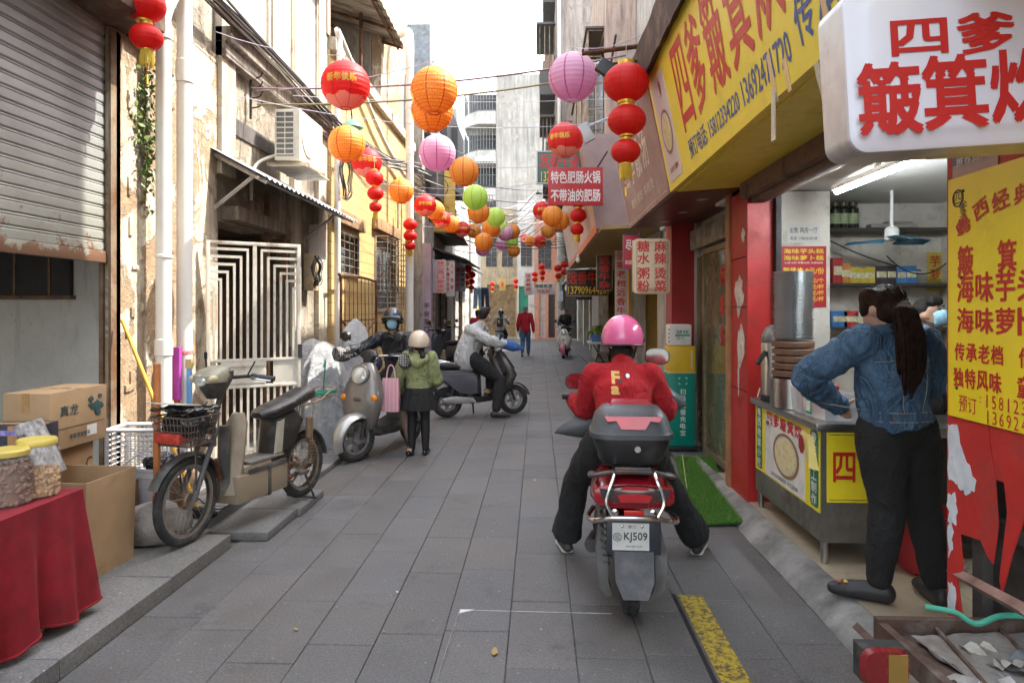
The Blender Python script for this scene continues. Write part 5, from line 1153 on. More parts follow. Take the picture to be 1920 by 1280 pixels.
for k, (py0, py1) in enumerate(((232, 190), (305, 268), (375, 330), (420, 392))):
 zb, zt_ = W(900, py0, Y=YB).z, W(900, py1, Y=YB).z
 ring = [(x0, 4), (x0, 1.2), (x0+.5, .3), (x0+1.3, -.5), (-.02, -.5), (-.02, 1.5), (-.02, 4)]
 mb = MB(); mb.loft([[(p[0], p[1], z_) for p in ring] for z_ in (zb-.15, zb+.95)]); bal = mb.build('balcony', M('wing_white', (.62, .62, .6)), t)
 mb = MB(); path = ring[:5]; pts = []
 for i in range(len(path)-1):
  p, q = Vector((*path[i], 0)), Vector((*path[i+1], 0)); n = max(2, int((q-p).length/.22))
  for j in range(n): pts.append(p.lerp(q, j/n))
 for p in pts: mb.tube([p+Vector((0, 0, zb+.9)), p+Vector((0, 0, zt_+1.1))], .03, 4)
 for zz in (zb+1.0, (zb+zt_)/2+1, zt_+1.1): mb.tube([Vector((*p, zz)) for p in path], .03, 4)
 mb.build('bars', M('bars_grey', (.16, .16, .16), .6), bal)
 mb = MB(); mb.bx(x0+.4, -.05, 1.45, 1.55, zb+.96, zt_+1.0); mb.build('dark_opening', M('opening_dark', (.07, .07, .07), .7, var=.5, scale=2), bal)
mb = MB(); wx = W(1016, 190, Y=YB).x-a.x; mb.bx(wx, wx+.9, -.03, .05, W(0, 228, Y=YB).z-0, W(0, 180, Y=YB).z); mb.build('window', M('window_grey', (.25, .25, .25), .5, var=.4, scale=4), t)
mb = MB(); mp = W(932, 60, Y=YB+2); mb.tube([(mp.x-a.x, 2, a.z), (mp.x-a.x, 2, a.z+9.5)], .05, 6); mb.build('mast', dark_iron, t)
facade('pale grey apartment house seen between lanterns beyond the lane', -9, -5.6, 47, 15.5, cw, [('win', 1.8, 2.8, 10, 11.5, dkwin), ('win', 1.8, 2.8, 6.5, 8, dkwin)], 4, 'apartment_house')
# -- left: houses farther on
def lhouse(label, X, y0, y1, h, wallm, doors, extra=None):
 t = thing('row_house', label, 'house', (X, y0, 0)); L_ = y1-y0
 holes = [(d[0], d[1], d[2], d[3]) for d in doors]
 mb = MB(); cell_wall(mb, -.3, 0, 0, L_, 0, h, holes); mb.bx(-3.5, -.5, .02, L_-.02, 0, h-.02); mb.bx(-.5, -.3, .0, .15, 0, h); mb.build('wall', wallm, t)
 for a, b, c_, d_, m_, nm in doors:
  mb = MB(); mb.bx(-.14, -.1, a, b, c_, d_)
  for k in range(1, 4): mb.bx(-.1, -.07, a+(b-a)*k/4-.02, a+(b-a)*k/4+.02, c_, d_)
  mb.build(nm, m_, t)
 if extra: extra(t)
 return t
brownd = M('door_brown', (.12, .07, .045), .7, var=.3)
purple = plaster('plaster_purple', (.36, .3, .42), (.2, .15, .18), (.3, .26, .3), .4, .4)
def ex1(t):
 mb = MB(); mb.bx(.003, .22, .0, .28, 0, 3.3); pr = mb.build('purple_pier', purple, t)
 mb = MB()
 for i, ch in enumerate('平安里口腔'): mb.text(ch, 1, CW((.11, -.002, 1.7-.2*i)), letter_black, .01, fit=(.13, .14))
 mb.build('lettering', letter_black, pr)
 mb = MB(); mb.tube([(.1, 1.2, .0), (.1, 1.2, 3.2)], .04, 6); mb.tube([(.06, 3.4, 0), (.06, 3.4, 3.2)], .06, 6); mb.build('pipe', dull_bar, t)
 mb = MB(); mb.loft([[(0, y, 3.35), (1.0, y, 3.0), (1.0, y, 2.96), (0, y, 3.3)] for y in (1.2, 5.6)]); mb.build('awning', M('awning_dark', (.09, .075, .07), .7, var=.3), t)
 mb = MB(); mb.bx(.0, .3, .5, 2.4, 4.6, 6.0, M('cage_dark', (.1, .1, .1), .7)); mb.bx(0, .5, 3.4, 5.2, 5.2, 7.2, M('cage_dark', (.1, .1, .1), .7)); mb.build('cage_balcony', dark_iron, t)
lhouse('grey row house with purple pier and dark awning past the yellow house', -2.95, 17.3, 23.4, 7.6, plaster('plaster_grey2', (.34, .32, .29), (.12, .11, .1), (.25, .22, .2), .7, .5), [(.6, 2.2, 0, 2.7, brownd, 'door'), (2.8, 4.8, 0, 2.7, M('door_dark4', (.06, .045, .035), .7, var=.4), 'door'), (1, 2, 4, 5.4, dkwin, 'window'), (3.4, 4.4, 4, 5.4, dkwin, 'window')], ex1)
def ex2(t):
 mb = MB(); mb.loft([[(0, y, 3.5), (.8, y, 3.1), (.8, y, 3.06), (0, y, 3.4)] for y in (.2, 5.6)]); mb.build('awning', M('awning_grey', (.22, .22, .22)), t)
lhouse('pale row house with white doors beyond the hanging signs at left', -3.1, 23.5, 30.4, 7.0, pl_white, [(.6, 2.0, 0, 2.7, M('door_white', (.5, .49, .47), .5), 'door'), (3, 4.4, 0, 2.7, brownd, 'door'), (1, 2.4, 4, 5.4, dkwin, 'window')], ex2)
t = thing('grey_tower', 'tall grey rear house rising above yellow house roof', 'house', (-5.8, 15, 0))
mb = MB(); mb.bx(0, 2.4, -1.2, 9, 0, 11.2); mb.build('wall', plaster('plaster_grey3', (.4, .37, .32), (.12, .11, .1), (.3, .26, .22), .9, .6, .5, .5), t)
mb = MB(); mb.bx(2.41, 3.0, 2.6, 4.4, 6.2, 9.0, M('sheet_blue', (.24, .29, .34), .6, var=.25, dirt=(.16, .15, .13), damt=.4)); mb.bx(2.41, 3.2, 4.41, 7.4, 6.0, 7.6, M('cage_dark', (.1, .1, .1), .7)); mb.bx(2.41, 2.95, 7.41, 8.9, 5.8, 8.4, M('cage_dark', (.1, .1, .1), .7)); mb.build('lean_to', None, t)
mb = MB(); mb.bx(2.41, 2.6, -1.2, .8, 5.6, 9.2); mb.build('brick_stack', pl_brick, t)
a = W(780, 320, Y=19.2); b = W(853, 434, Y=19.2)
t = thing('blank_board', 'plain yellow sign board standing out from the left wall', 'sign board', (a.x, 19.2, b.z))
mb = MB(); mb.bx(0, b.x-a.x, 0, .08, 0, a.z-b.z, None, .006); mb.build('board', M('board_yellow', (.66, .42, .08), .5, var=.08, dirt=(.5, .32, .06), damt=.3), t)
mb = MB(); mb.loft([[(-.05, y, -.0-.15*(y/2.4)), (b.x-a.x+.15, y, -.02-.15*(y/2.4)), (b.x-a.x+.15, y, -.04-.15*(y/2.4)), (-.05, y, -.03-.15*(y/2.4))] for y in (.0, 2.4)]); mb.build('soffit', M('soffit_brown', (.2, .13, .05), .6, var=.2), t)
mb = MB(); mb.tube([(-.3, .05, .9), (.0, .05, .9)], .02, 5); mb.build('bracket', dark_iron, t)
rnd = random.Random(5)
for k, (x, y, w_, h_, m_, lab) in enumerate(((-2.55, 18.6, .5, .4, card, 'cardboard box beside the parked scooters on the far left'), (-2.6, 24.6, .6, .55, card, 'larger cardboard box before the pale row house at left'), (2.1, 16.2, .5, .5, M('box_blue', (.08, .2, .45), .5), 'blue plastic box in the dim entrance on the far right'), (2.15, 14.2, .55, .8, M('box_white', (.55, .54, .5), .5), 'white freezer box standing in the right hand entrance'), (2.1, 11.2, .5, .7, M('box_red', (.4, .04, .04), .5), 'red drinks crate stack in the first dim entrance at right'))):
 mb = MB(); mb.box((0, 0, h_/2), (w_, w_*.8, h_), None, .015); b_ = single('storage_box', mb, m_, lab, 'box', (x, y, .085), rnd.uniform(-.2, .2)); mb = MB(); mb.box((0, 0, h_+.012), (w_*1.03, w_*.83, .03), None, .006); mb.build('lid', m_, b_)
for args in ((812, 487, 836, 549, 17.6, sgrey, [(ch, .1, .4-.14*i, .5, .11, letter_red) for i, ch in enumerate('林二鸿口腔诊所')], 'grey upright dental clinic sign with red lettering under dark awning'), (837, 489, 853, 556, 18.6, swht, [(ch, .2, .36-.2*i, .36, .1, letter_red) for i, ch in enumerate('公干施暂')]+[(ch, -.28, .4-.14*i, .34, .1, letter_red) for i, ch in enumerate('牙科镶牙补牙')], 'white upright sign with two red lettering columns beside the dental sign'), (853, 500, 873, 546, 20.2, M('sign_mauve', (.3, .25, .32), .6, var=.1), [(ch, .25, .36-.2*i, .3, .14, letter_black) for i, ch in enumerate('公车接送')]+[(ch, -.2, .36-.2*i, .3, .12, letter_red) for i, ch in enumerate('镶牙美容')], 'mauve upright sign with dark lettering, deepest of three on the left')):
 flat_sign('hanging_sign', args[7], args[0], args[1], args[2], args[3], args[4], args[5], args[6], M('frame_cream2', (.5, .46, .4), .6), .1, 'hanging sign', 0, 'upright signs on the left houses')
for args in ((983, 511, 998, 553, 29, swht, [(ch, 0, .36-.2*i, .6, .15, letter_red) for i, ch in enumerate('理发美容')], 'narrow white upright sign with red lettering left of the pole'), (998, 530, 1040, 552, 29.6, swht, [('服装批发', 0, .22, .8, .3, letter_black), ('70%折', 0, -.22, .6, .36, letter_red)], 'white sale sign with red lettering left of the utility pole'), (1080, 540, 1110, 562, 24.5, sblk, [('龙虾烧烤', 0, 0, .8, .5, letter_yellow)], 'dark teal and black sign near the pole above the white scooter'), (936, 522, 948, 545, 35.6, M('sign_ochre', (.55, .36, .1), .6), [('米', 0, 0, .5, .5, letter_red)], 'small ochre sign on the far plank shutter house')):
 flat_sign('shop_sign', args[7], *args[:7], None, .06, 'shop sign')
# -- paper lanterns over the lane
def lantern_mat(name, kind):
 n = NT(name); x, y, z = n.sep()[:3]
 th = n.math('ARCTAN2', y, x)
 seam = n.math('ABSOLUTE', n.math('SUBTRACT', n.math('FRACT', n.math('MULTIPLY', th, 8/6.28318)), .5))
 seam = n.ramp(seam, [(.03, 1.0), (.05, 0.0)])
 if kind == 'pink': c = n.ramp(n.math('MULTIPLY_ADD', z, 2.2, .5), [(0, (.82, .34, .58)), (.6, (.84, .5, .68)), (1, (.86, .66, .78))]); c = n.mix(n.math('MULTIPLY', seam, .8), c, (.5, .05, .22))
 elif kind == 'green': c = n.mix(n.math('MULTIPLY', seam, .7), (.62, .84, .2), (.3, .5, .05))
 elif kind == 'orange':
  cb = n.t.nodes.new('ShaderNodeCombineXYZ'); n.L(n.math('MULTIPLY', th, .225), cb.inputs[0]); n.L(z, cb.inputs[1])
  b = n.t.nodes.new('ShaderNodeTexBrick'); n.L(cb.outputs[0], b.inputs['Vector']); b.inputs['Scale'].default_value = 1
  b.inputs['Brick Width'].default_value = .055; b.inputs['Row Height'].default_value = .026; b.inputs['Mortar Size'].default_value = .0022
  b.inputs['Color1'].default_value = (.9, .5, .1, 1); b.inputs['Color2'].default_value = (.9, .43, .07, 1); b.inputs['Mortar'].default_value = (.78, .15, .02, 1)
  c = b.outputs['Color']; c = n.mix(n.math('MULTIPLY', seam, .85), c, (.6, .06, .01))
  for a0 in (-1.9, .2, 2.4):
   d = n.math('SUBTRACT', n.math('ABSOLUTE', n.math('SUBTRACT', th, a0)), 0); d = n.math('MULTIPLY', d, .22)
   r_ = n.math('SQRT', n.math('ADD', n.math('POWER', d, 2.0), n.math('POWER', n.math('ADD', z, .02), 2.0)))
   sw = n.math('FRACT', n.math('MULTIPLY', r_, 34)); k_ = n.math('MULTIPLY', n.math('LESS_THAN', sw, .38), n.math('LESS_THAN', r_, .06))
   c = n.mix(n.math('MULTIPLY', k_, .8), c, (.76, .5, .1))
 elif kind == 'cloud':
  f = n.noise(9, 3, .5); lim = n.math('MULTIPLY_ADD', f, .16, -.2); m_ = n.math('LESS_THAN', z, lim)
  c = n.mix(m_, (.78, .03, .03), (.9, .48, .36)); c = n.mix(n.math('MULTIPLY', seam, .5), c, (.4, .01, .01))
  c = n.mix(n.ramp(n.math('ADD', z, n.math('MULTIPLY', n.noise(14, 2, .5), .1)), [(.1, 0.0), (.24, .45)]), c, (.72, .1, .12))
 else: c = n.mix(n.math('MULTIPLY', seam, .35), (.78, .022, .018), (.5, .01, .01))
 n.set(Base_Color=c, Roughness=.55)
 tr = n.t.nodes.new('ShaderNodeBsdfTranslucent'); n.L(c, tr.inputs[0])
 mx = n.t.nodes.new('ShaderNodeMixShader'); mx.inputs[0].default_value = .4
 n.L(n.b.outputs[0], mx.inputs[1]); n.L(tr.outputs[0], mx.inputs[2])
 n.L(mx.outputs[0], n.t.nodes['Material Output'].inputs[0]); return n.m
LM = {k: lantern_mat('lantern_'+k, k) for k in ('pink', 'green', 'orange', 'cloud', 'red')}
gold = M('gold_foil', (.72, .5, .06), .35, .3, var=.15, scale=30)
def ribbed(R_, h, nr, seg=40, amp=.018, top=.22):
 prof = []
 n = nr*4
 for i in range(n+1):
  a = -math.pi/2+math.asin(top)+(math.pi-2*math.asin(top))*i/n
  k = 1-amp*abs(math.sin(i*math.pi/4))
  prof.append((R_*math.cos(a)*k, h*math.sin(a)*1.0))
 return prof, seg
RL = .225
_proto = {}
def lantern_proto(kind, name='paper_lantern'):
 t = thing(name, 'x', 'lantern', (0, 0, 0))
 mb = MB(); prof, seg = ribbed(RL, RL*.98, 14); mb.lathe(prof, seg, caps=False); mb.build('shade', LM[kind], t, ang=70)
 mb = MB(); z_ = RL*.98*.97; r_ = RL*.23
 for s_ in (1, -1): mb.tube(arc((0, 0, s_*z_), r_, 0, 360, 21, (1, 0, 0), (0, 1, 0))[:-1], .006, 5, None, True)
 mb.tube([(-r_, 0, z_), (0, 0, z_+.06), (r_, 0, z_)], .003, 4); mb.build('wire_ring', white_paint if kind in ('pink', 'green') else M('ring_red', (.5, .1, .05), .5), t)
 if kind == 'cloud':
  mb = MB()
  def wp(s_):
   def f(p):
    a = -1.571+p.x/RL; zz = p.y; rr = math.sqrt(max(0, 1-(zz/RL)**2))*RL+.004
    return (rr*math.cos(a), rr*math.sin(a), zz)
   return f
  for q in (0, 2.2, -2.2):
   mb.text('新年快乐', 1, Matrix.Rotation(q, 4, 'Z'), None, .014, fit=(.28, .075), warp=wp(0)) if False else None
   for i, ch in enumerate('新年快乐'):
    x_ = (-.105+.07*i); f = wp(0)
    vs, fs = text_mesh(ch, 1.0, 0, 'CENTER', 1, 1)
    for dx, dy in ((.004, .004), (-.004, .004), (.004, -.004), (-.004, -.004)):
     out = [mb.V(Matrix.Rotation(q, 4, 'Z') @ Vector(f(Vector((x_+v.x*.065+dx, .03+v.y*.075-.025+dy, 0))))) for v in vs]
     for p in fs: mb.face([out[j] for j in p])
  mb.build('gold_lettering', letter_gold, t)
 _proto[kind] = t; return t
LAN = [  # px, py, px diameter, kind, turn, label
 (648, 160, 92, 'cloud', .1, 'large red paper lantern with gold new year lettering at upper left'),
 (814, 170, 90, 'orange', .2, 'large orange swirl lantern, upper of the overlapping big pair'),
 (810, 208, 80, 'orange', 1.0, 'orange lantern hidden behind the large swirl lantern, lower of that pair'),
 (1074, 145, 92, 'pink', 0, 'large pink paper lantern at upper right beside the tiered red lanterns'),
 (1060, 263, 66, 'cloud', -.4, 'red paper lantern with gold lettering above the red hanging sign'),
 (650, 270, 70, 'orange', .9, 'orange lantern just under the green enamel lamp shade'),
 (688, 305, 56, 'cloud', .3, 'red lantern overlapping the orange one below the green lamp'),
 (820, 287, 70, 'pink', .5, 'pink lantern hanging below the big orange pair'),
 (870, 322, 56, 'orange', 2.0, 'orange lantern touching the lower pink lantern'),
 (752, 358, 48, 'orange', .4, 'orange lantern in front of the tall white drain pipe'),
 (891, 370, 48, 'green', .2, 'largest green lantern, below the orange one'),
 (897, 398, 42, 'orange', .1, 'orange lantern half hidden behind the largest green lantern'),
 (797, 385, 42, 'cloud', .2, 'red lantern in front of the plain yellow board'),
 (815, 394, 38, 'orange', .6, 'orange lantern behind the red one by the yellow board'),
 (828, 411, 34, 'cloud', .1, 'red lantern under the lower corner of the yellow board'),
 (846, 420, 33, 'orange', .9, 'orange lantern right of the yellow board corner'),
 (929, 407, 37, 'green', .3, 'second largest green lantern in the middle of the row'),
 (921, 428, 35, 'orange', .7, 'orange lantern behind the second largest green lantern'),
 (939, 428, 30, 'green', .1, 'small green lantern tucked between orange and pink lanterns'),
 (867, 430, 30, 'cloud', .1, 'small red lantern in the lower left row'),
 (888, 433, 28, 'orange', 1.3, 'small orange lantern next to the small red one, lower left row'),
 (899, 440, 25, 'pink', .1, 'small pink lantern in the lower left row'),
 (907, 454, 36, 'orange', .3, 'orange lantern lowest in the left row'),
 (905, 467, 27, 'pink', .7, 'pink lantern peeping out below the lowest orange lantern'),
 (948, 437, 30, 'pink', .2, 'pink lantern in the middle cluster beside green'),
 (961, 434, 29, 'orange', .3, 'orange lantern at the right of the middle cluster'),
 (941, 458, 24, 'pink', .4, 'small pink lantern hanging lowest in the middle cluster'),
 (960, 452, 25, 'green', .5, 'smallest green lantern in the middle cluster'),
 (963, 470, 25, 'orange', .6, 'small orange lantern at the bottom of the middle cluster'),
 (1017, 395, 36, 'cloud', .1, 'red lantern at the left of the right hand cluster'),
 (1036, 405, 40, 'orange', .5, 'orange lantern behind the red one in the right hand cluster'),
 (1050, 414, 36, 'orange', 1.2, 'orange lantern partly hidden at the back of the right cluster'),
 (1028, 433, 28, 'orange', .2, 'small orange lantern under the right hand cluster'),
 (984, 446, 17, 'cloud', .3, 'tiny red lantern left of the utility pole'),
 (995, 452, 22, 'orange', .3, 'tiny orange lantern between two red ones by the pole'),
 (1012, 453, 24, 'cloud', .8, 'small red lantern touching the utility pole'),
]
tops = []
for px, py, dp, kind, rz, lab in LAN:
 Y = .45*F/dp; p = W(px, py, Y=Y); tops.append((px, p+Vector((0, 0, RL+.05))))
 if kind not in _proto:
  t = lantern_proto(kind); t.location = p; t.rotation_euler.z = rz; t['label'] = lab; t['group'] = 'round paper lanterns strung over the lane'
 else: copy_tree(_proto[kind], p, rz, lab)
def tiered(tiers, Y, label, group='tiered red lanterns', tail=True):
 """tiers: (px, py, w, h) from the top down"""
 k = Y/F; p0 = W(tiers[0][0], tiers[0][1], Y=Y); t = thing('tiered_lantern', label, 'lantern', p0, 0, group)
 far = Y > 12; seg = 16 if far else 36
 zs = []
 for px, py, w_, h_ in tiers:
  q = W(px, py, Y=Y)-p0; r_, hh = w_*k/2, h_*k/2; zs.append((q, r_, hh))
  mb = MB(); prof, _ = ribbed(r_, hh, 8 if not far else 4, amp=.012, top=.34); mb.lathe(prof, seg, Matrix.Translation(q), caps=False); mb.build('shade', LM['red'], t, ang=70)
 for i, (q, r_, hh) in enumerate(zs):
  mb = MB(); mb.lathe([(r_*.34, hh*.9), (r_*.36, hh*.92), (r_*.36, hh*1.12), (r_*.3, hh*1.14)], seg, Matrix.Translation(q)); mb.lathe([(r_*.34, -hh*.92), (r_*.36, -hh*.93), (r_*.36, -hh*1.05), (r_*.3, -hh*1.06)], seg, Matrix.Translation(q)); mb.build('collar', gold, t)
 q, r_, hh = zs[-1]; mb = MB(); rnd = random.Random(1)
 for j in range(10 if far else 30):
  a = 6.283*j/(10 if far else 30); c_, s_ = math.cos(a), math.sin(a)
  mb.tube([q+Vector((c_*r_*.33, s_*r_*.33, -hh)), q+Vector((c_*r_*.42, s_*r_*.42, -hh-r_*.5)), q+Vector((c_*r_*.4*rnd.uniform(.8, 1.1), s_*r_*.4, -hh-r_*rnd.uniform(.9, 1.15)))], r_*(.09 if far else .035), 4)
 mb.build('fringe', gold, t)
 if tail:
  mb = MB(); mb.tube([q+Vector((0, 0, -hh*.9)), q+Vector((.002, 0, -hh-r_*1.9))], max(.002, r_*.02), 4); mb.ell(q+Vector((0, 0, -hh-r_*1.5)), (r_*.07, r_*.07, r_*.09), LM['red'], 8, 6); mb.tube([q+Vector((.0, 0, -hh-r_*1.55)), q+Vector((.005, 0, -hh-r_*2.2))], [r_*.05, r_*.09], 6); mb.build('tassel', gold, t)
 mb = MB(); q0, r0, h0 = zs[0]; mb.tube([q0+Vector((0, 0, h0)), q0+Vector((0, 0, h0+r0*1.2))], .003, 4); mb.build('cord', pale_wire, t)
 return t
tiered([(1174, 156, 85, 72), (1175, 226, 72, 58), (1173, 284, 55, 46)], 5.4, 'largest tiered red lantern with gold fringe hanging by the yellow sign board')
tiered([(266, -62, 84, 70), (270, 10, 79, 62), (275, 70, 60, 50)], 5.0, 'tiered red lantern at upper left in front of the brick pier')
tiered([(702, 334, 34, 30), (704, 363, 31, 26), (704, 388, 24, 20)], 9.6, 'tiered red lantern below the red paper lantern on yellow wall')
tiered([(769, 421, 27, 22), (769, 442, 26, 20), (769, 461, 21, 17)], 14.2, 'tiered red lantern beside the foot of the white drain pipe')
tiered([(1085, 376, 34, 26), (1084, 404, 31, 27), (1082, 430, 25, 22)], 11.5, 'tiered red lantern under the red hanging sign')
for tt, Y, lab in (([(877, 504, 16, 14), (876, 518, 14, 12), (876, 530, 12, 10)], 20.5, 'front tiered red lantern on the pole beyond the left signs'), ([(885, 515, 15, 13), (884, 528, 14, 11), (884, 539, 11, 9)], 22, 'rear tiered red lantern beyond the left signs, hanging lower'), ([(923, 532, 9, 8), (923, 541, 8, 7)], 33, 'tiny tiered red lantern before the plank shuttered house'), ([(967, 527, 10, 10), (967, 537, 9, 8)], 33, 'tiny tiered red lantern beside the tall green door'), ([(1003, 514, 12, 10), (1003, 524, 11, 9)], 28, 'tiny tiered red lantern above the white sale sign'), ([(1016, 500, 13, 11), (1017, 511, 12, 10), (1017, 521, 9, 8)], 27, 'small tiered red lantern just left of the utility pole'), ([(1046, 503, 15, 13), (1047, 517, 13, 11)], 25, 'small tiered red lantern just right of the utility pole'), ([(1058, 496, 15, 13), (1058, 510, 14, 12)], 23, 'small tiered red lantern nearest the black phone sign')):
 tiered(tt, Y, lab, tail=False)
# -- strings and cables
def wire(pts, r, m, label, cat='cable', group=None, name=None, seg=5):
 o = Vector(pts[0]); mb = MB(); mb.tube([Vector(p)-o for p in pts], r, seg); return single(name or ('overhead_cable' if cat == 'cable' else 'lantern_string'), mb, m, label, cat, o, group=group)
def seq(idx): return [tops[i][1] for i in idx]
strm = M('string_lilac', (.5, .46, .56), .6)
def catn(pts, s=.06):
 out = []
 for a, b in zip(pts, pts[1:]): out += sag(a, b, s, 6)[:-1]
 return out+[Vector(pts[-1])]
wire(catn([W(405, 60, X=-3.1)]+seq((0, 5, 6, 9, 12, 13, 14, 15, 19, 20, 21, 22))), .004, strm, 'pale string carrying the left row of lanterns', 'string', 'strings carrying the lanterns')
wire(catn([W(480, 170, X=-3.2)]+seq((1, 2, 7, 8, 10, 11, 16, 17, 18, 24, 25, 28))), .004, strm, 'pale string carrying the middle row of lanterns', 'string', 'strings carrying the lanterns')
wire(catn([Vector((.86, 5.3, 3.75))]+seq((3, 4, 29, 30, 31, 32, 35, 34, 33))), .004, strm, 'pale string carrying the right row of lanterns', 'string', 'strings carrying the lanterns')
xw = [(((-3.2, 7.5), (.9, 5.4)), (474, 166), (1034, 126), .012, M('cable_plum', (.2, .11, .12), .6), 'plum coloured cable crossing the lane behind the large lanterns'),
  (((-3.2, 7.5), (.9, 6.0)), (482, 196), (1032, 152), .012, M('cable_olive', (.2, .16, .07), .6), 'olive cable crossing the lane, lower of the two thick ones')]
for (e, a, b, r_, m_, lab) in xw: wire(sag(W(a[0], a[1], X=-3.15), W(b[0]+140, b[1]-22, X=1.0), .12), r_, m_, lab, group='thick cables across the lane')
pb_, pe_ = W(1092, 101, Y=5.8), W(1206, 86, Y=5.6)
t = thing('iron_pole', 'rusty iron pole sticking out over the lane by the tiered lantern', 'pole', pe_); mb = MB(); mb.tube([(0, 0, 0), pb_-pe_], .02, 8); mb.build('tube', rust, t); mb = MB(); mb.tube([(0, 0, -.12), pb_-pe_+Vector((.12, 0, -.1))], .01, 6); mb.build('stay', rust, t)
t = thing('flood_lamp', 'black flood lamp clamped under the rusty iron pole', 'lamp', W(1138, 130, Y=5.75)); mb = MB(); mb.box((0, 0, 0), (.17, .07, .12), None, .01, Matrix.Rotation(R(35), 3, 'Y')); mb.tube([(0, 0, 0), (-.05, 0, .16)], .012, 5); mb.build('housing', black_plastic, t)
t = thing('camera_lamp', 'white bracket lamp on the fascia above the red hanging sign', 'lamp', W(1098, 250, Y=9.4)); mb = MB(); mb.box((0, 0, 0), (.16, .1, .26), None, .015, Matrix.Rotation(R(-30), 3, 'Y')); mb.tube([(.05, 0, .1), (.3, 0, .2), (.4, 0, .1)], .02, 6); mb.build('housing', M('lamp_grey', (.42, .43, .44), .4), t)
rnd = random.Random(21); K = 16
for k in range(K):
 dz, dx = rnd.uniform(-.1, .1), rnd.uniform(-.05, .08); ph = rnd.uniform(0, 6)
 pts = [Vector((-3.08+dx+.02*math.sin(y*1.3+ph), y, 4.62-.03*(y-5)+dz*(.5+.5*abs(math.sin(y*.7+ph)))-.02*math.sin(y*2+ph))) for y in [4.0+.55*i for i in range(13)]]
 e = W(775+rnd.uniform(-20, 20), 318+rnd.uniform(-8, 8), X=-2.8); e2 = Vector((-2.9+rnd.uniform(-.1, .1), 17.5+rnd.uniform(0, 2), 5.0+rnd.uniform(-.3, .3)))
 pts = bez(pts+[pts[-1].lerp(e, .5)-Vector((0, 0, .12+.1*rnd.random())), e, e2], 3)
 wire(pts, rnd.choice((.008, .011, .014)), grey_wire if k % 4 else pale_wire, 'dark cable in the thick bundle along the plaster house front' if k % 4 else 'pale cable in the thick bundle along the plaster house front', group='bundled cables on the left houses')
for k in range(9):
 y = 6.5+k*1.5; a = Vector((-3.0, y+rnd.uniform(-.5, .5), 3.6+rnd.uniform(-.1, 1.1))); b = Vector((1.0 if y < 9 else .7, y+rnd.uniform(-1, 2.0), 3.7+rnd.uniform(0, .7)))
 wire(sag(a, b, rnd.uniform(.05, .25)), .004, strm, 'thin pale line strung across the lane between the houses', 'string', 'thin lines across the lane')
arm = [Vector((pp.x-1.1+.36*i, pp.y, 7.35)) for i in range(7)]+[Vector((pp.x-.8+.3*i, pp.y, 6.6)) for i in range(6)]
for k in range(28):
 a = arm[k % len(arm)]
 if k < 19: b = Vector((-2.9+rnd.uniform(-.2, .3), 16+rnd.uniform(0, 9), 4.3+rnd.uniform(-.6, 1.4)))
 else: b = Vector((1.4+rnd.uniform(-.3, .3), 14+rnd.uniform(-4, 8), 4.8+rnd.uniform(-.3, 1.4)))
 wire(sag(a, b, rnd.uniform(.2, 1.3), 12), rnd.choice((.01, .014, .018)), grey_wire if k % 3 else pale_wire, 'sagging cable between the utility pole and the %s houses' % ('left' if k < 19 else 'right'), group='cables from the pole to the %s houses' % ('left' if k < 19 else 'right'))
for k in range(8):
 a = arm[(k*3) % 13]; b = Vector((-3.5+k*.9, 37.4, 5.0+rnd.uniform(-.8, .8))); wire(sag(a, b, .4, 8), .014, grey_wire, 'short cable from the utility pole to the far house fronts', group='cables from the pole to the far houses')
for k in range(5):
 z_ = 3.2+.32*k; wire(sag(Vector((-2.9, 19+k*2.2, z_+.6)), Vector((1.7, 21+k*2.5, z_+.5)), .35), .012, grey_wire, 'dark cable crossing the lane low beyond the lantern rows', group='dark cables crossing the far lane')
mb = MB(); mb.tube([(0+.42*math.cos(a), .0, .32*math.sin(a)) for a in [i*6.283/28 for i in range(28)]], .012, 5, None, True)
single('cable_coil', mb, grey_wire, 'thin cable loop hanging before the yellow board', 'cable coil', W(812, 352, Y=18.9), group='coils of spare cable on the left walls')
bp2 = W(470, 190, X=-3.25)
t = thing('cable_bracket', 'iron bracket with hooked insulators on the plaster house wall', 'bracket', bp2)
mb = MB(); mb.tube([(.0, 0, -.2), (.0, 0, .35)], .015, 6)
for k in range(4): mb.tube(bez([(0, 0, -.08+.11*k), (.1, 0, -.06+.11*k), (.14, 0, .0+.11*k)], 4), .009, 5)
mb.build('arm', dark_iron, t)
# -- two-wheelers (local frame: forward +y, right +x, origin on the ground between the wheels)
def sring(axis, t, c, hw, hh, n=2.4, seg=20):
 """superellipse ring; axis 'y': in xz plane at y=t, axis 'z': in xy plane at z=t"""
 out = []
 for k in range(seg):
  a = 2*math.pi*k/seg; ca, sa = math.cos(a), math.sin(a)
  u = hw*math.copysign(abs(ca)**(2/n), ca); v = hh*math.copysign(abs(sa)**(2/n), sa)
  out.append((c[0]+u, t, c[1]+v) if axis == 'y' else (c[0]+u, c[1]+v, t))
 return out
def sloft(mb, axis, secs, m=None, n=2.4, seg=20):
 return mb.loft([sring(axis, s_[0], s_[1], s_[2], s_[3], s_[4] if len(s_) > 4 else n, seg) for s_ in secs], m)
def pillow(mb, poly, hw, shrink=.92, m=None, x0=0):
 """side outline (y,z) given width, with rounded edges"""
 cy = sum(p[0] for p in poly)/len(poly); cz = sum(p[1] for p in poly)/len(poly)
 rings = [[(x0+x, cy+(p[0]-cy)*k, cz+(p[1]-cz)*k) for p in poly] for x, k in ((-hw, shrink*.97), (-hw*.93, (1+shrink)/2), (-hw*.75, 1), (hw*.75, 1), (hw*.93, (1+shrink)/2), (hw, shrink*.97))]
 return mb.loft(rings, m)
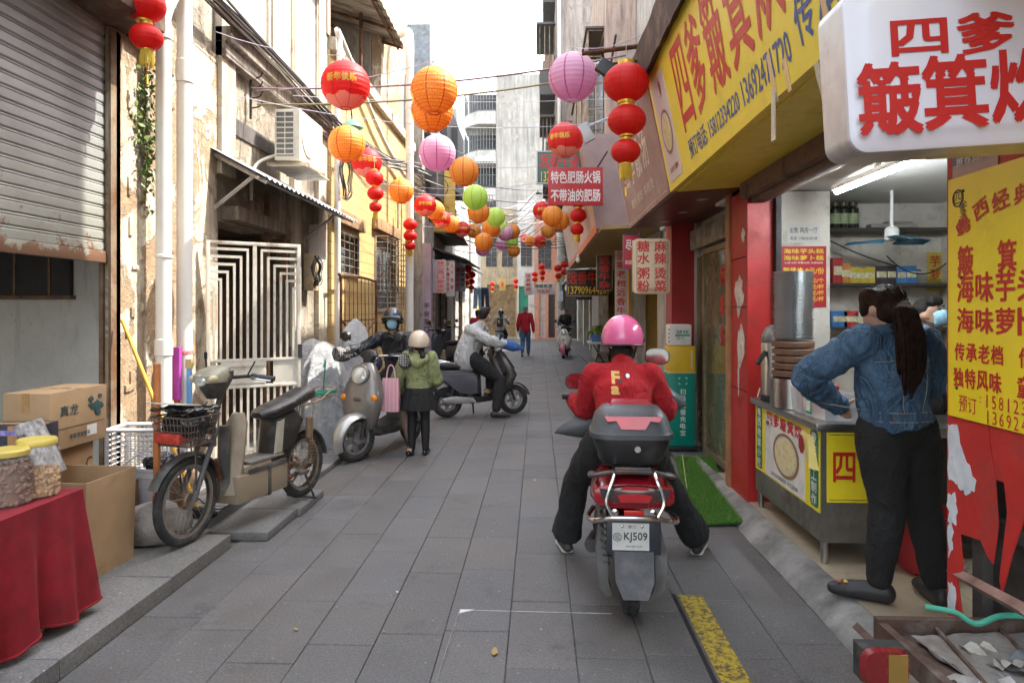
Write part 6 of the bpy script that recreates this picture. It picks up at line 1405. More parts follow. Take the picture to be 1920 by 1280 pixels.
def wheel(root, y, R_, wt, z=None, spokes=None, rim_m=None, steer=0, x=0, tread=True):
 z = R_ if z is None else z
 Tm = Matrix.Translation((x, y, z)) @ Matrix.Rotation(steer, 4, 'Z') @ Matrix.Rotation(R(90), 4, 'Y')
 ri = R_-wt*1.7
 mb = MB(Tm); rim_m = rim_m or M('rim_grey', (.3, .3, .3), .4, .6, dirt=(.12, .1, .08), damt=.4)
 mb.lathe([(ri-.02, -wt*.5), (ri, -wt*.62), (ri+.006, -wt*.6), (ri+.006, wt*.6), (ri, wt*.62), (ri-.02, wt*.5)], 36, None, rim_m, caps=False)
 mb.lathe([(.02, -wt*1.1), (.05, -wt*1.0), (.055, -wt*.6), (.055, wt*.6), (.05, wt*1.0), (.02, wt*1.1)], 18, None, rim_m)
 if spokes:
  for k in range(spokes):
   a = 6.2832*k/spokes; a2 = a+(.5 if k % 2 else -.5); s_ = 1 if (k//2) % 2 else -1
   mb.tube([(.045*math.cos(a2), .045*math.sin(a2), s_*wt*.8), ((ri-.01)*math.cos(a), (ri-.01)*math.sin(a), 0)], .0022, 4, rim_m)
 else:
  for k in range(5):
   a = 6.2832*k/5; c_, s_ = math.cos(a), math.sin(a); p = Vector((-s_, c_, 0))*.022
   q0 = Vector((c_*.045, s_*.045, 0)); q1 = Vector((c_*(ri-.008), s_*(ri-.008), 0))
   mb.loft([[q0-p*1.2+Vector((0, 0, -.014)), q0+p*1.2+Vector((0, 0, -.014)), q0+p*1.2+Vector((0, 0, .014)), q0-p*1.2+Vector((0, 0, .014))], [q1-p+Vector((0, 0, -.01)), q1+p+Vector((0, 0, -.01)), q1+p+Vector((0, 0, .01)), q1-p+Vector((0, 0, .01))]], rim_m)
 w_ = mb.build('wheel', rim_m, root)
 mb = MB(Tm); prof = [(R_-wt*.9+wt*.9*math.cos(a), wt*.82*math.sin(a)) for a in [R(-150+300*i/14) for i in range(15)]]
 mb.lathe(prof, 48, None, rubber, caps=False)
 if tread:
  for k in range(44):
   a = 6.2832*k/44
   for s_ in (-1, 1): mb.box((math.cos(a)*(R_-.006), math.sin(a)*(R_-.006), s_*wt*.36), (.015, .022, wt*.5), rubber, 0, Matrix.Rotation(a, 3, 'Z') @ Matrix.Rotation(s_*.5, 3, 'X'))
 mb.build('tyre', rubber, w_)
 return w_
mirror_glass = M('mirror_glass', (.6, .62, .64), .05, 1, var=.02)
def mirror(root, base, top, r, nrm, round_=True, m=None):
 m = m or black_plastic; mb = MB(); base = Vector(base); top = Vector(top)
 mb.tube(bez([base, base.lerp(top, .5)+Vector((0, .02, .03)), top], 5), .006, 6, m)
 z = Vector(nrm).normalized(); T = frame(top, Vector((0, 0, 1)).cross(z) if abs(z.z) < .9 else (1, 0, 0), (0, 0, 1))
 kx = 1.0 if round_ else 1.45
 sh = [(kx*r*math.copysign(abs(math.cos(a))**(.9 if round_ else .7), math.cos(a)), r*math.copysign(abs(math.sin(a))**(.9 if round_ else .7), math.sin(a))) for a in [i*6.2832/20 for i in range(20)]]
 mb.loft([[T @ Vector((p[0]*k, p[1]*k, z_)) for p in sh] for k, z_ in ((.35, -.04), (.8, -.03), (1, -.008), (1, .004), (.93, .005))], m)
 o = mb.build('mirror', m, root)
 mb = MB(); mb.prism([(p[0]*.92, p[1]*.92) for p in sh], .002, T @ Matrix.Translation((0, 0, .0055))); mb.build('glass', mirror_glass, o)
 return o
def grips(root, z, y, hw, drop=.0, yb=-.08, m=None, levers=True):
 mb = MB(); mb.tube(bez([(-hw, y+yb, z-drop), (-hw*.55, y+yb*.5, z), (0, y, z-.01), (hw*.55, y+yb*.5, z), (hw, y+yb, z-drop)], 6), .012, 8); hb = mb.build('handlebar', m or chrome, root)
 for s_ in (-1, 1):
  mb = MB(); a = Vector((s_*hw*.62, y+yb*.58, z-drop*.1)); b = Vector((s_*(hw+.015), y+yb*1.03, z-drop)); mb.tube([a, b], [.017, .018], 10); mb.ell(a, (.03, .024, .024)); mb.build('grip', black_plastic, hb)
  if levers:
   mb = MB(); mb.tube(bez([a+Vector((0, .03, 0)), a.lerp(b, .4)+Vector((0, .055, -.005)), b+Vector((0, .045, -.01))], 5), .006, 6); mb.build('lever', alu, hb)
 return hb
orange_lens = M('lens_orange', (.75, .26, .02), .15); red_lens = M('lens_red', (.42, .01, .015), .12, coat=.6); clear_lens = M('lens_clear', (.55, .56, .55), .08, .4, coat=.6)
def retro_scooter(label, loc, rz, cm, fm, seatm, steer=0, mirrors=True, dirty=True, signals=True, group=None):
 t = thing('motor_scooter', label, 'scooter', loc, rz, group)
 wheel(t, .60, .232, .046, steer=steer); wheel(t, -.58, .232, .05)
 mb = MB(); sloft(mb, 'z', [(.30, (0, .44), .10, .05), (.36, (0, .46), .15, .075), (.5, (0, .475), .2, .1), (.64, (0, .46), .215, .105), (.76, (0, .43), .19, .1), (.86, (0, .40), .14, .09), (.94, (0, .375), .09, .065), (.97, (0, .37), .06, .045)], n=2.3, seg=28); mb.build('front_shield', cm, t)
 mb = MB(); mb.tube(arc((0, .50, .735), .155, 200, 340, 14, (1, 0, 0), (0, 0, 1)), .004, 5); mb.ell((0, .567, .615), (.045, .012, .022)); mb.build('shield_trim', M('trim_dark', (.07, .07, .07), .4), t)
 T = Matrix.Translation((0, .6, .42)) @ Matrix.Rotation(steer, 4, 'Z')
 mb = MB(T); N = 11
 rg = []
 for i in range(N):
  a = R(-28+(205)*i/(N-1)); yy, zz = .262*math.cos(a), -.187+.262*math.sin(a)
  hw = .085*math.sin(math.pi*(.12+.8*i/(N-1)))**.6
  d = Vector((0, math.cos(a), math.sin(a))); c_ = Vector((0, yy, zz))
  rg.append([c_+Vector((x_*hw, 0, 0))+d*(.05*(1-x_*x_)-.05) for x_ in (-1, -.8, -.5, 0, .5, .8, 1)]+[c_+Vector((x_*hw, 0, 0))+d*(.05*(1-x_*x_)-.056) for x_ in (1, .5, 0, -.5, -1)])
 mb.loft(rg); mb.build('front_fender', fm, t)
 mb = MB()
 for s_ in (-1, 1): mb.tube([(s_*.075, .5, .55), (s_*.07, .6, .232)], .018, 8)
 mb.build('fork', dark_iron, t)
 mb = MB(); mb.lathe([(.03, -.09), (.085, -.05), (.1, 0), (.1, .02), (.088, .03)], 24, frame((0, .50, .86), (1, 0, 0), (0, -.25, 1)) @ Matrix.Rotation(math.pi, 4, 'Y')); hl = mb.build('headlight', cm, t)
 mb = MB(); T = frame((0, .525, .853), (1, 0, 0), (0, -.25, 1)) @ Matrix.Rotation(math.pi, 4, 'Y'); mb.lathe([(.086, 0), (.08, .012), (.05, .024), (.001, .03)], 24, T); mb.build('lens', clear_lens, hl)
 if signals:
  for s_ in (-1, 1):
   mb = MB(); mb.ell((s_*.165, .535, .63), (.033, .022, .033)); mb.build('turn_signal', orange_lens, t)
 mb = MB(); sloft(mb, 'z', [(.88, (0, .36), .05, .045), (1.0, (0, .34), .055, .05), (1.04, (0, .34), .1, .05), (1.08, (0, .33), .08, .045), (1.1, (0, .33), .03, .02)]); mb.build('cowl', black_plastic, t)
 grips(t, 1.04, .33, .33, -.01, -.1)
 if mirrors:
  for s_ in (-1, 1): mirror(t, (s_*.2, .3, 1.05), (s_*.3, .27, 1.23), .055, (0, -1, .05))
 mb = MB(); sloft(mb, 'y', [(.42, (0, .3), .12, .05), (.36, (0, .27), .17, .05), (.1, (0, .25), .175, .045), (-.2, (0, .27), .17, .06), (-.26, (0, .3), .12, .08)], n=4); mb.build('floorboard', M('floor_black', (.025, .025, .025), .6, dirt=(.12, .11, .1), damt=.4), t)
 mb = MB(); sloft(mb, 'y', [(-.16, (0, .46), .09, .17), (-.22, (0, .49), .14, .2), (-.45, (0, .54), .185, .17), (-.7, (0, .58), .17, .14), (-.88, (0, .62), .1, .09), (-.94, (0, .64), .04, .04)], n=2.5, seg=24); mb.build('rear_body', cm, t)
 mb = MB(); sloft(mb, 'y', [(-.08, (0, .71), .07, .025), (-.14, (0, .73), .12, .045), (-.4, (0, .745), .145, .05), (-.6, (0, .765), .15, .055), (-.76, (0, .78), .11, .045), (-.8, (0, .78), .05, .02)], n=2.6, seg=22); mb.build('seat', seatm, t)
 mb = MB(); mb.tube(bez([(-.1, -.62, .79), (-.12, -.85, .8), (0, -.98, .79), (.12, -.85, .8), (.1, -.62, .79)], 5), .012, 7); mb.build('grab_rail', chrome, t)
 mb = MB(); mb.ell((0, -.93, .62), (.06, .025, .03)); mb.build('tail_light', red_lens, t)
 mb = MB(); mb.tube([(.1, -.25, .24), (.13, -.6, .25), (.13, -.85, .3)], [.03, .045, .045], 10); mb.tube([(-.08, -.3, .26), (-.1, -.58, .232)], .045, 8); mb.build('engine_case', dark_iron, t)
 mb = MB(); mb.tube([(-.1, -.15, .22), (-.2, -.1, .01)], .01, 6); mb.build('side_stand', dark_iron, t)
 return t
grey_paint = M('scooter_grey', (.19, .175, .16), .32, .35, var=.06, dirt=(.28, .25, .21), damt=.25, dscale=4, coat=.3)
silver_paint = M('scooter_silver', (.42, .41, .39), .3, .5, var=.05, dirt=(.3, .27, .23), damt=.25)
seat_black = M('seat_black', (.018, .018, .018), .45, bump=.2, bscale=90, dirt=(.06, .055, .05), damt=.3)
gf, gr = W(656, 862, Z=0), W(752, 826, Z=0)
g_mid = (gf+gr)/2+Vector((.1, 0, 0)); g_rz = math.atan2(-(gf.x-gr.x), gf.y-gr.y)
grey_scooter = retro_scooter('grey retro scooter with round headlight facing the camera at left', (g_mid.x, g_mid.y, 0), g_rz, grey_paint, silver_paint, seat_black, steer=-.3); grey_scooter.scale = (1.12, 1.08, 1.06)
ws = W(1061, 672, Z=0)
white_scooter = retro_scooter('white scooter with pink front fender parked beside the vegetable stall', (ws.x, ws.y+.6, 0), R(172), M('scooter_white', (.6, .57, .5), .3, var=.05, coat=.3), M('scooter_pink', (.5, .12, .2), .3, coat=.3), seat_black, signals=False)
d1 = W(945, 618, Z=.05)
retro_scooter('dark small scooter parked by the plank shuttered house', (d1.x, d1.y, .05), R(150), M('scooter_dark', (.06, .06, .065), .35), M('scooter_dark', (.06, .06, .065)), seat_black)
d2 = W(790, 690, Z=.05)
retro_scooter('dark scooter parked under the upright signs by the left houses', (-2.35, 17.2, .045), R(40), M('scooter_dark2', (.05, .055, .07), .35), M('scooter_dark2', (.05, .055, .07)), seat_black)
retro_scooter('black scooter parked farther along the left houses', (-2.35, 20.0, .045), R(60), M('scooter_dark', (.06, .06, .065)), M('scooter_mustard', (.5, .33, .03), .4), seat_black)
bf, brr = W(962, 775, Z=0), W(838, 782, Z=0)
bm_ = (bf+brr)/2; b_rz = math.atan2(-(bf.x-brr.x), bf.y-brr.y); WB = (bf-brr).length
t = thing('motor_scooter', 'black angular scooter with grey side panel turned across the lane', 'scooter', (bm_.x, bm_.y, 0), b_rz); black_scooter = t
hwb = WB/2
gloss_black = M('scooter_black', (.02, .019, .021), .3, .2, coat=.3, dirt=(.07, .065, .06), damt=.3)
side_grey = M('panel_violet_grey', (.11, .11, .135), .35, .3, var=.05, coat=.2)
wheel(t, hwb, .225, .05); wheel(t, -hwb, .225, .055)
mb = MB(); pillow(mb, [(hwb-.36, 1.0), (hwb-.25, 1.02), (hwb-.04, .72), (hwb+.02, .62), (hwb-.08, .4), (hwb-.3, .3), (hwb-.42, .26), (hwb-.44, .34), (hwb-.22, .46), (hwb-.15, .62), (hwb-.27, .84), (hwb-.38, .93)], .17, .9); mb.build('front_shield', gloss_black, t)
mb = MB(); pillow(mb, [(hwb-.28, .98), (hwb-.19, .97), (hwb+.0, .71), (hwb-.07, .7)], .1, .92); mb.build('front_panel', M('panel_brown_black', (.045, .035, .035), .35, .2), t)
mb = MB(); pillow(mb, [(hwb-.38, .93), (hwb-.3, .84), (hwb-.2, .62), (hwb-.25, .5), (hwb-.3, .55), (hwb-.27, .65), (hwb-.36, .84)], .11, .9); mb.build('inner_shield', M('inner_grey', (.2, .19, .18), .5), t)
mb = MB(); pillow(mb, [(hwb-.3, .3), (hwb-.36, .24), (-.2, .2), (-.3, .26), (-.28, .36), (-.1, .31)], .16, .93); mb.build('floorboard', black_plastic, t)
mb = MB(); pillow(mb, [(-.06, .34), (-.08, .64), (-.2, .7), (-hwb-.3, .72), (-hwb-.36, .66), (-hwb-.1, .56), (-.4, .38), (-.2, .32)], .15, .9); mb.build('side_panel', side_grey, t)
mb = MB(); pillow(mb, [(-.02, .3), (-.04, .7), (-.16, .72), (-.1, .34)], .13, .93); mb.bx(-.153, .153, -.75, -.15, .645, .655, alu); mb.build('seat_base', gloss_black, t)
mb = MB(); sloft(mb, 'y', [(.0, (0, .71), .06, .02), (-.06, (0, .735), .12, .045), (-.3, (0, .75), .15, .05), (-.6, (0, .775), .15, .055), (-hwb-.22, (0, .785), .12, .045), (-hwb-.3, (0, .785), .05, .02)], n=2.6); mb.build('seat', seat_black, t)
mb = MB(); mb.tube(bez([(.13, -.45, .8), (.17, -.62, .83), (.14, -hwb-.3, .8), (0, -hwb-.38, .8), (-.14, -hwb-.3, .8), (-.17, -.62, .83), (-.13, -.45, .8)], 5), .016, 8); mb.build('grab_rail', alu, t)
mb = MB(); pillow(mb, [(-.12, .22), (-.18, .3), (-hwb+.05, .33), (-hwb-.12, .3), (-hwb-.1, .25), (-hwb+.05, .22)], .04, .85, None, .17); mb.build('silver_guard', M('guard_silver', (.42, .43, .44), .3, .6, dirt=(.2, .19, .18), damt=.3), t)
mb = MB(); pillow(mb, [(-hwb+.1, .3), (-hwb-.3, .5), (-hwb-.42, .4), (-hwb-.4, .36), (-hwb-.26, .42), (-hwb, .26)], .05, .9); mb.build('rear_mudguard', black_plastic, t)
mb = MB()
for s_ in (-1, 1): mb.tube([(s_*.085, hwb-.13, .55), (s_*.08, hwb, .225)], .02, 8); mb.tube([(s_*.12, -hwb+.12, .6), (s_*.12, -hwb, .24)], .025, 8)
mb.build('suspension', dark_iron, t)
mb = MB(); rg = [[(x_*.06, hwb+.265*math.cos(a), .225+.265*math.sin(a)+(.012 if k else 0)) for x_, k in ((-1, 0), (0, 1), (1, 0))]+[(x_*.055, hwb+.25*math.cos(a), .225+.25*math.sin(a)) for x_ in (1, -1)] for a in [R(15+130*i/9) for i in range(10)]]; mb.loft(rg); mb.build('front_mudguard', gloss_black, t)
mb = MB(); mb.tube([(0, hwb-.24, .9), (0, hwb-.36, 1.06)], .03, 8); mb.box((0, hwb-.36, 1.07), (.2, .12, .06), None, .02); mb.build('steering_column', gloss_black, t)
grips(t, 1.06, hwb-.36, .33, -.03, -.12, dark_iron)
mb = MB(); mb.box((0, hwb-.3, 1.13), (.09, .03, .15), None, .006, Matrix.Rotation(R(30), 3, 'X')); mb.tube([(0, hwb-.34, 1.08), (0, hwb-.3, 1.1)], .008, 5); mb.build('phone_holder', alu, t)
for s_ in (-1, 1): mirror(t, (s_*.2, hwb-.38, 1.07), (s_*.34, hwb-.36, 1.2), .05, (0, -1, 0), False)
mb = MB(); mb.tube([(-.08, -.1, .2), (-.2, -.05, .01)], .012, 6); mb.build('side_stand', dark_iron, t)
blue_cl = M('muff_blue', (.03, .11, .32), .6, bump=.1)
def muff(root_loc, rz, pos, r, m, label, ax=(1, 0, 0), L_=.2, name='hand_muff', logo=None):
 t = thing(name, label, 'hand muff', root_loc, rz)
 mb = MB(); pos = Vector(pos); ax = Vector(ax).normalized(); up = Vector((0, 0, 1))
 rg = []
 for i, (f, k, kz) in enumerate(((-.55, .78, .8), (-.5, .86, .9), (-.2, 1, 1), (.2, .86, .9), (.6, .45, .5), (.82, .16, .18), (.88, .03, .04))):
  c_ = pos+ax*L_*f-up*.012*i; s_ = ax.cross(up).normalized()
  rg.append([c_+s_*r*.85*k*math.cos(a)+up*r*kz*math.sin(a) for a in [j*6.2832/16 for j in range(16)]])
 mb.loft(rg); mb.folds(.006, (14, 14, 14), r*40); o = mb.build('shell', m, t, ang=80)
 return t, o
rw = W(1185, 1140, Z=0); RSX, RSY = rw.x, rw.y+.45
t = thing('motor_scooter', 'red scooter with grey top box and number plate seen from behind', 'scooter', (RSX, RSY, 0), R(-2)); red_scooter = t
red_gloss = M('scooter_red', (.3, .008, .018), .22, .1, var=.08, coat=.5, dirt=(.22, .05, .05), damt=.2)
box_grey = M('topbox_grey', (.06, .065, .07), .45, var=.1, dirt=(.13, .13, .13), damt=.25)
wheel(t, -.45, .24, .055); wheel(t, .68, .23, .05, tread=False)
mb = MB(); mb.loft([[(-.105, -.62, .50), (.105, -.62, .50), (.105, -.66, .47), (-.105, -.66, .47)], [(-.1, -.66, .44), (.1, -.66, .44), (.1, -.68, .44), (-.1, -.68, .44)], [(-.095, -.74, .26), (.095, -.74, .26), (.095, -.755, .26), (-.095, -.755, .26)], [(-.06, -.77, .18), (.06, -.77, .18), (.06, -.785, .185), (-.06, -.785, .185)]]); mb.build('mudguard', M('mudguard_grey', (.05, .052, .058), .5, dirt=(.17, .17, .17), damt=.35), t)
mb = MB(); mb.bx(-.135, .135, -.7, -.67, .375, .565, None, .008); pb2 = mb.build('plate_bracket', M('plate_frame', (.03, .032, .045), .4), t)
mb = MB(); mb.bx(-.108, .075, -.7045, -.7015, .4, .535, M('plate_white', (.62, .62, .6), .4, dirt=(.4, .38, .35), damt=.25)); mb.build('number_plate', None, pb2)
mb = MB(); mb.text('KJ509', 1, CW((.008, -.7045, .465)), letter_black, .014, fit=(.115, .05)); mb.text('临', 1, CW((-.083, -.7045, .465)), letter_black, 0, fit=(.022, .026)); mb.lathe([(.021, .0), (.021, .002), (.018, .002), (.018, 0)], 20, CW((-.083, -.7045, .465)), letter_black, caps=False); mb.text('湛江', 1, CW((-.01, -.7045, .518)), letter_black, 0, fit=(.045, .016)); mb.text('临时通行号牌', 1, CW((.0, -.7045, .42)), letter_black, 0, fit=(.08, .008))
for xx in (-.06, .04): mb.ell((xx, -.707, .52), (.008, .004, .008), chrome, 8, 6)
mb.build('plate_lettering', letter_black, pb2)
mb = MB(); mb.bx(-.05, .05, -.712, -.69, .567, .6, None, .004); mb.build('reflector', M('reflector_red', (.6, .03, .02), .15), t)
for s_ in (-1, 1):
 mb = MB(); mb.lathe([(.0, 0), (.018, .0), (.018, .01), (.012, .012), (.001, .013)], 12, frame((s_*.095, -.70, .588), (1, 0, 0), (0, 0, 1))); mb.build('bolt', chrome, t)
mb = MB(); sloft(mb, 'y', [(-.73, (0, .675), .14, .03, 3.2), (-.71, (0, .67), .2, .06, 3.2), (-.6, (0, .665), .215, .085), (-.35, (0, .64), .2, .12), (-.05, (0, .58), .16, .16), (.05, (0, .52), .1, .18)], seg=26); mb.build('tail_body', red_gloss, t)
mb = MB(); sloft(mb, 'y', [(-.742, (0, .685), .05, .014, 2.6), (-.735, (0, .68), .13, .042, 2.8), (-.7, (0, .68), .165, .052, 2.8), (-.66, (0, .68), .15, .05)], seg=26); tl = mb.build('tail_light', M('tail_smoke', (.06, .02, .02), .08, coat=.8), t)
mb = MB(); mb.prism([(-.075, .02), (.075, .02), (.05, .038), (-.05, .038)], .004, CW((0, -.742, .69))); mb.prism([(-.07, -.03), (.07, -.03), (.085, .004), (.03, .012), (-.03, .012), (-.085, .004)], .004, CW((0, -.745, .68))); mb.build('red_lens', red_lens, tl)
for s_ in (-1, 1):
 mb = MB(); mb.prism([(s_*.1, .03), (s_*.175, .035), (s_*.16, -.01), (s_*.12, -.03)], .004, CW((0, -.735, .68))); mb.build('side_lens', M('lens_smoke', (.03, .03, .032), .08, coat=.6), tl)
mb = MB(); mb.tube(bez([(-.19, -.42, .53), (-.225, -.6, .535), (-.2, -.72, .55), (-.12, -.765, .575), (0, -.775, .58), (.12, -.765, .575), (.2, -.72, .55), (.225, -.6, .535), (.19, -.42, .53)], 5), .0125, 9); mb.build('guard_bar', chrome, t)
mb = MB()
for s_ in (-1, 1): mb.tube(bez([(s_*.11, -.76, .585), (s_*.14, -.75, .66), (s_*.1, -.72, .78), (s_*.1, -.5, .8)], 5), .009, 7)
mb.build('rack_stay', chrome, t)
mb = MB(); mb.tube(bez([(-.2, -.5, .735), (-.2, -.64, .755), (-.12, -.66, .775), (0, -.66, .78), (.12, -.66, .775), (.2, -.64, .755), (.2, -.5, .735)], 5), .022, 8, None, flat=.6); mb.box((0, -.45, .79), (.2, .4, .02), None, .006); mb.build('grab_rail', M('rail_grey', (.1, .09, .085), .4, .3, dirt=(.22, .14, .1), damt=.35), t)
mb = MB(); mb.tube([(-.13, -.5, .55), (-.125, -.56, .27)], .014, 8)
mb.tube([(-.13+.03*math.cos(i*.9), -.5-.06*i/55+.03*math.sin(i*.9), .54-.25*i/55) for i in range(56)], .005, 5); mb.build('shock_absorber', M('spring_grey', (.12, .12, .12), .4, .5), t)
for s_, nm, mm in ((-1, 'chain_case', M('case_grey', (.13, .125, .12), .5, .3, dirt=(.1, .09, .08), damt=.4)), (1, 'side_guard', M('case_grey', (.13, .125, .12)))):
 mb = MB(); mb.loft([[(s_*.115, -.5, .46), (s_*.16, -.5, .46), (s_*.16, -.42, .46), (s_*.115, -.42, .46)], [(s_*.12, -.56, .36), (s_*.185, -.58, .34), (s_*.185, -.4, .32), (s_*.12, -.4, .36)], [(s_*.12, -.6, .2), (s_*.165, -.62, .17), (s_*.165, -.44, .17), (s_*.12, -.4, .2)], [(s_*.1, -.6, .13), (s_*.13, -.6, .12), (s_*.13, -.5, .12), (s_*.1, -.5, .14)]]); mb.build(nm, mm, t)
mb = MB(); mb.tube(bez([(-.15, .1, .22), (-.2, -.2, .26), (-.2, -.45, .33)], 5), [.03]*10+[.035], 10); mb.tube([(.05, .3, .25), (0.05, -.2, .28)], .09, 8); mb.build('engine_case', dark_iron, t)
mb = MB(); mb.tube([(.15, -.5, .3), (.155, -.52, .16)], .007, 6); mb.ell((.155, -.52, .145), (.012, .012, .025)); mb.build('chain_lock', alu, t)
mb = MB(); sloft(mb, 'y', [(.4, (0, .3), .14, .05, 3), (.1, (0, .27), .17, .06, 3), (-.3, (0, .32), .15, .09, 3)]); mb.build('floorboard', black_plastic, t)
mb = MB(); sloft(mb, 'z', [(.3, (0, .52), .14, .06), (.55, (0, .56), .21, .09), (.8, (0, .5), .17, .08), (.98, (0, .42), .12, .08)]); mb.build('front_shield', red_gloss, t)
mb = MB(); sloft(mb, 'y', [(.14, (0, .76), .07, .02), (.05, (0, .77), .13, .05), (-.3, (0, .79), .16, .05), (-.48, (0, .8), .15, .04)]); mb.build('seat', seat_black, t)
grips(t, 1.04, .38, .34, -.0, -.1, dark_iron)
mb = MB(); sloft(mb, 'z', [(.81, (0, -.5), .15, .14, 4), (.83, (0, -.5), .165, .155, 4), (.925, (0, -.5), .2, .175, 4), (.94, (0, -.5), .2, .175, 4)], seg=36); tbx = mb.build('top_box', black_plastic, t)
mb = MB(); sloft(mb, 'z', [(.941, (0, -.5), .2, .175, 4), (.945, (0, -.5), .215, .19, 4), (.97, (0, -.5), .215, .19, 4), (.98, (0, -.5), .205, .182, 4), (1.05, (0, -.5), .185, .165, 3.6), (1.09, (0, -.49), .15, .135, 3.2), (1.105, (0, -.48), .09, .08, 3)], seg=36); lid = mb.build('lid', box_grey, tbx)
mb = MB(); mb.loft([[(-.12, -.6, 1.085), (.12, -.6, 1.085), (.09, -.45, 1.125), (-.09, -.45, 1.125)], [(-.13, -.64, 1.06), (.13, -.64, 1.06), (.11, -.42, 1.1), (-.11, -.42, 1.1)]]); mb.build('red_insert', red_gloss, lid)
mb = MB(); mb.prism([(-.145, .035), (.145, .035), (.13, .008), (.085, .012), (.06, -.03), (-.06, -.03), (-.085, .012), (-.13, .008)], .012, frame((0, -.665, 1.025), (1, 0, 0), (0, .25, 1))); mb.build('reflector', M('reflector_red2', (.55, .02, .03), .12, coat=.5), lid)
mb = MB(); mb.lathe([(.001, .012), (.016, .012), (.018, .008), (.018, 0)], 16, frame((.02, -.678, .9), (1, 0, 0), (0, 0, 1))); mb.build('lock', chrome, tbx)
inv = t.matrix_basis.inverted()
lm_, rm_ = inv @ W(1080, 714, Y=4.35), inv @ W(1232, 668, Y=4.5)
lm_.x -= 0; mirror(t, (-.2, .34, 1.06), lm_, .05, (.25, -1, .1), False, M('mirror_shell', (.05, .05, .05), .3)); mirror(t, (.2, .34, 1.06), rm_, .055, (-.2, -1, .05), False, M('mirror_shell', (.05, .05, .05)))
grey_nyl = M('muff_grey', (.085, .09, .095), .4, bump=.1, var=.15)
lg = W(1098, 776, Y=4.35); t_, o_ = muff((lg.x+.03, lg.y, lg.z-.02), 0, (0, 0, 0), .1, grey_nyl, 'grey hand muff on the left grip of the red scooter', (-1, -.15, -.1), .26)
mb = MB(); mb.prism([(-.02, -.012), (.008, -.02), (.022, .002), (.0, .018), (-.014, .01)], .002, frame((-.02, -.088, .02), (1, -.1, 0), (0, 0, 1))); mb.build('white_mark', letter_white, t_)
rg_ = W(1258, 738, Y=4.45); muff((rg_.x-.04, rg_.y, rg_.z), 0, (0, 0, 0), .085, grey_nyl, 'grey hand muff on the right grip of the red scooter', (1, -.1, -.05), .16)
mf, mr = W(350, 1021, Z=.08), W(566, 931, Z=.08)
mm_ = (mf+mr)/2; m_rz = math.atan2(-(mf.x-mr.x), mf.y-mr.y); hb_ = (mf-mr).length/2
t = thing('pedal_moped', 'old dusty beige electric moped with wire basket parked at left', 'moped', (mm_.x, mm_.y, .08), m_rz); moped = t; t.scale.x = .88
beige = M('moped_beige', (.27, .215, .15), .5, var=.08, dirt=(.22, .16, .1), damt=.35, dscale=4)
dusty_black = M('dusty_black', (.03, .029, .027), .45, var=.2, dirt=(.14, .125, .1), damt=.4, dscale=5)
spoke_m = M('spoke_steel', (.4, .37, .33), .4, .8, var=.2, dirt=(.2, .1, .05), damt=.4)
wheel(t, hb_, .285, .034, spokes=32, rim_m=spoke_m, steer=.1, tread=False); wheel(t, -hb_, .27, .04, spokes=32, rim_m=spoke_m, tread=False)
def fender(y, z, R_, hw, a0, a1, m, name):
 mb = MB(); rg = []
 for i in range(14):
  a = R(a0+(a1-a0)*i/13); d = Vector((0, math.cos(a), math.sin(a))); c_ = Vector((0, y, z))
  rg.append([c_+Vector((x_*hw, 0, 0))+d*(R_+.018*(1-x_*x_)) for x_ in (-1, -.5, 0, .5, 1)]+[c_+Vector((x_*hw, 0, 0))+d*(R_+.018*(1-x_*x_)-.004) for x_ in (1, .5, 0, -.5, -1)])
 mb.loft(rg); return mb.build(name, m, t)
fender(hb_, .285, .3, .045, 25, 165, dusty_black, 'front_mudguard'); fender(-hb_, .27, .29, .05, 5, 175, dusty_black, 'rear_mudguard')
mb = MB()
for s_ in (-1, 1): mb.tube([(s_*.06, hb_-.21, .72), (s_*.062, hb_-.1, .5), (s_*.064, hb_, .285)], [.017, .019, .02], 9)
mb.box((0, hb_-.17, .63), (.15, .05, .05), None, .01); mb.build('fork', M('fork_grey', (.13, .14, .15), .4, .5, dirt=(.2, .14, .09), damt=.35), t)
mb = MB(); mb.tube([(0, hb_-.21, .68), (0, hb_-.33, 1.02)], .02, 8); mb.build('steering_column', dusty_black, t)
mb = MB(); sloft(mb, 'z', [(.92, (0, hb_-.24), .045, .05), (.98, (0, hb_-.24), .08, .09), (1.05, (0, hb_-.25), .115, .12), (1.1, (0, hb_-.28), .1, .1)], seg=22); cw_ = mb.build('headlight_cowl', dusty_black, t)
mb = MB(); sloft(mb, 'z', [(1.035, (0, hb_-.21), .118, .11), (1.08, (0, hb_-.22), .118, .12), (1.12, (0, hb_-.25), .09, .1), (1.14, (0, hb_-.28), .04, .05)], seg=22); mb.build('top_shell', M('cowl_greygreen', (.25, .235, .17), .4, dirt=(.24, .2, .15), damt=.35), cw_)
for s_ in (-1, 1):
 mb = MB(); mb.ell((s_*.09, hb_-.15, 1.06), (.03, .045, .026)); mb.build('turn_signal', M('lens_amber_dusty', (.5, .42, .25), .3), cw_)
mb = MB(); mb.ell((0, hb_-.115, 1.05), (.06, .02, .04)); mb.build('lens', clear_lens, cw_)
grips(t, 1.06, hb_-.33, .34, .02, -.14, dark_iron)
mb = MB(); mb.tube([(.2, hb_-.36, 1.07), (.2, hb_-.35, 1.2)], .007, 6); mb.box((.2, hb_-.35, 1.2), (.025, .012, .05), None, .004); mb.build('mirror_stub', black_plastic, t)
mb = MB(); mb.tube([(-.2, hb_-.36, 1.07), (-.3, hb_-.33, 1.17)], .006, 6); mb.build('mirror_stub', black_plastic, t)
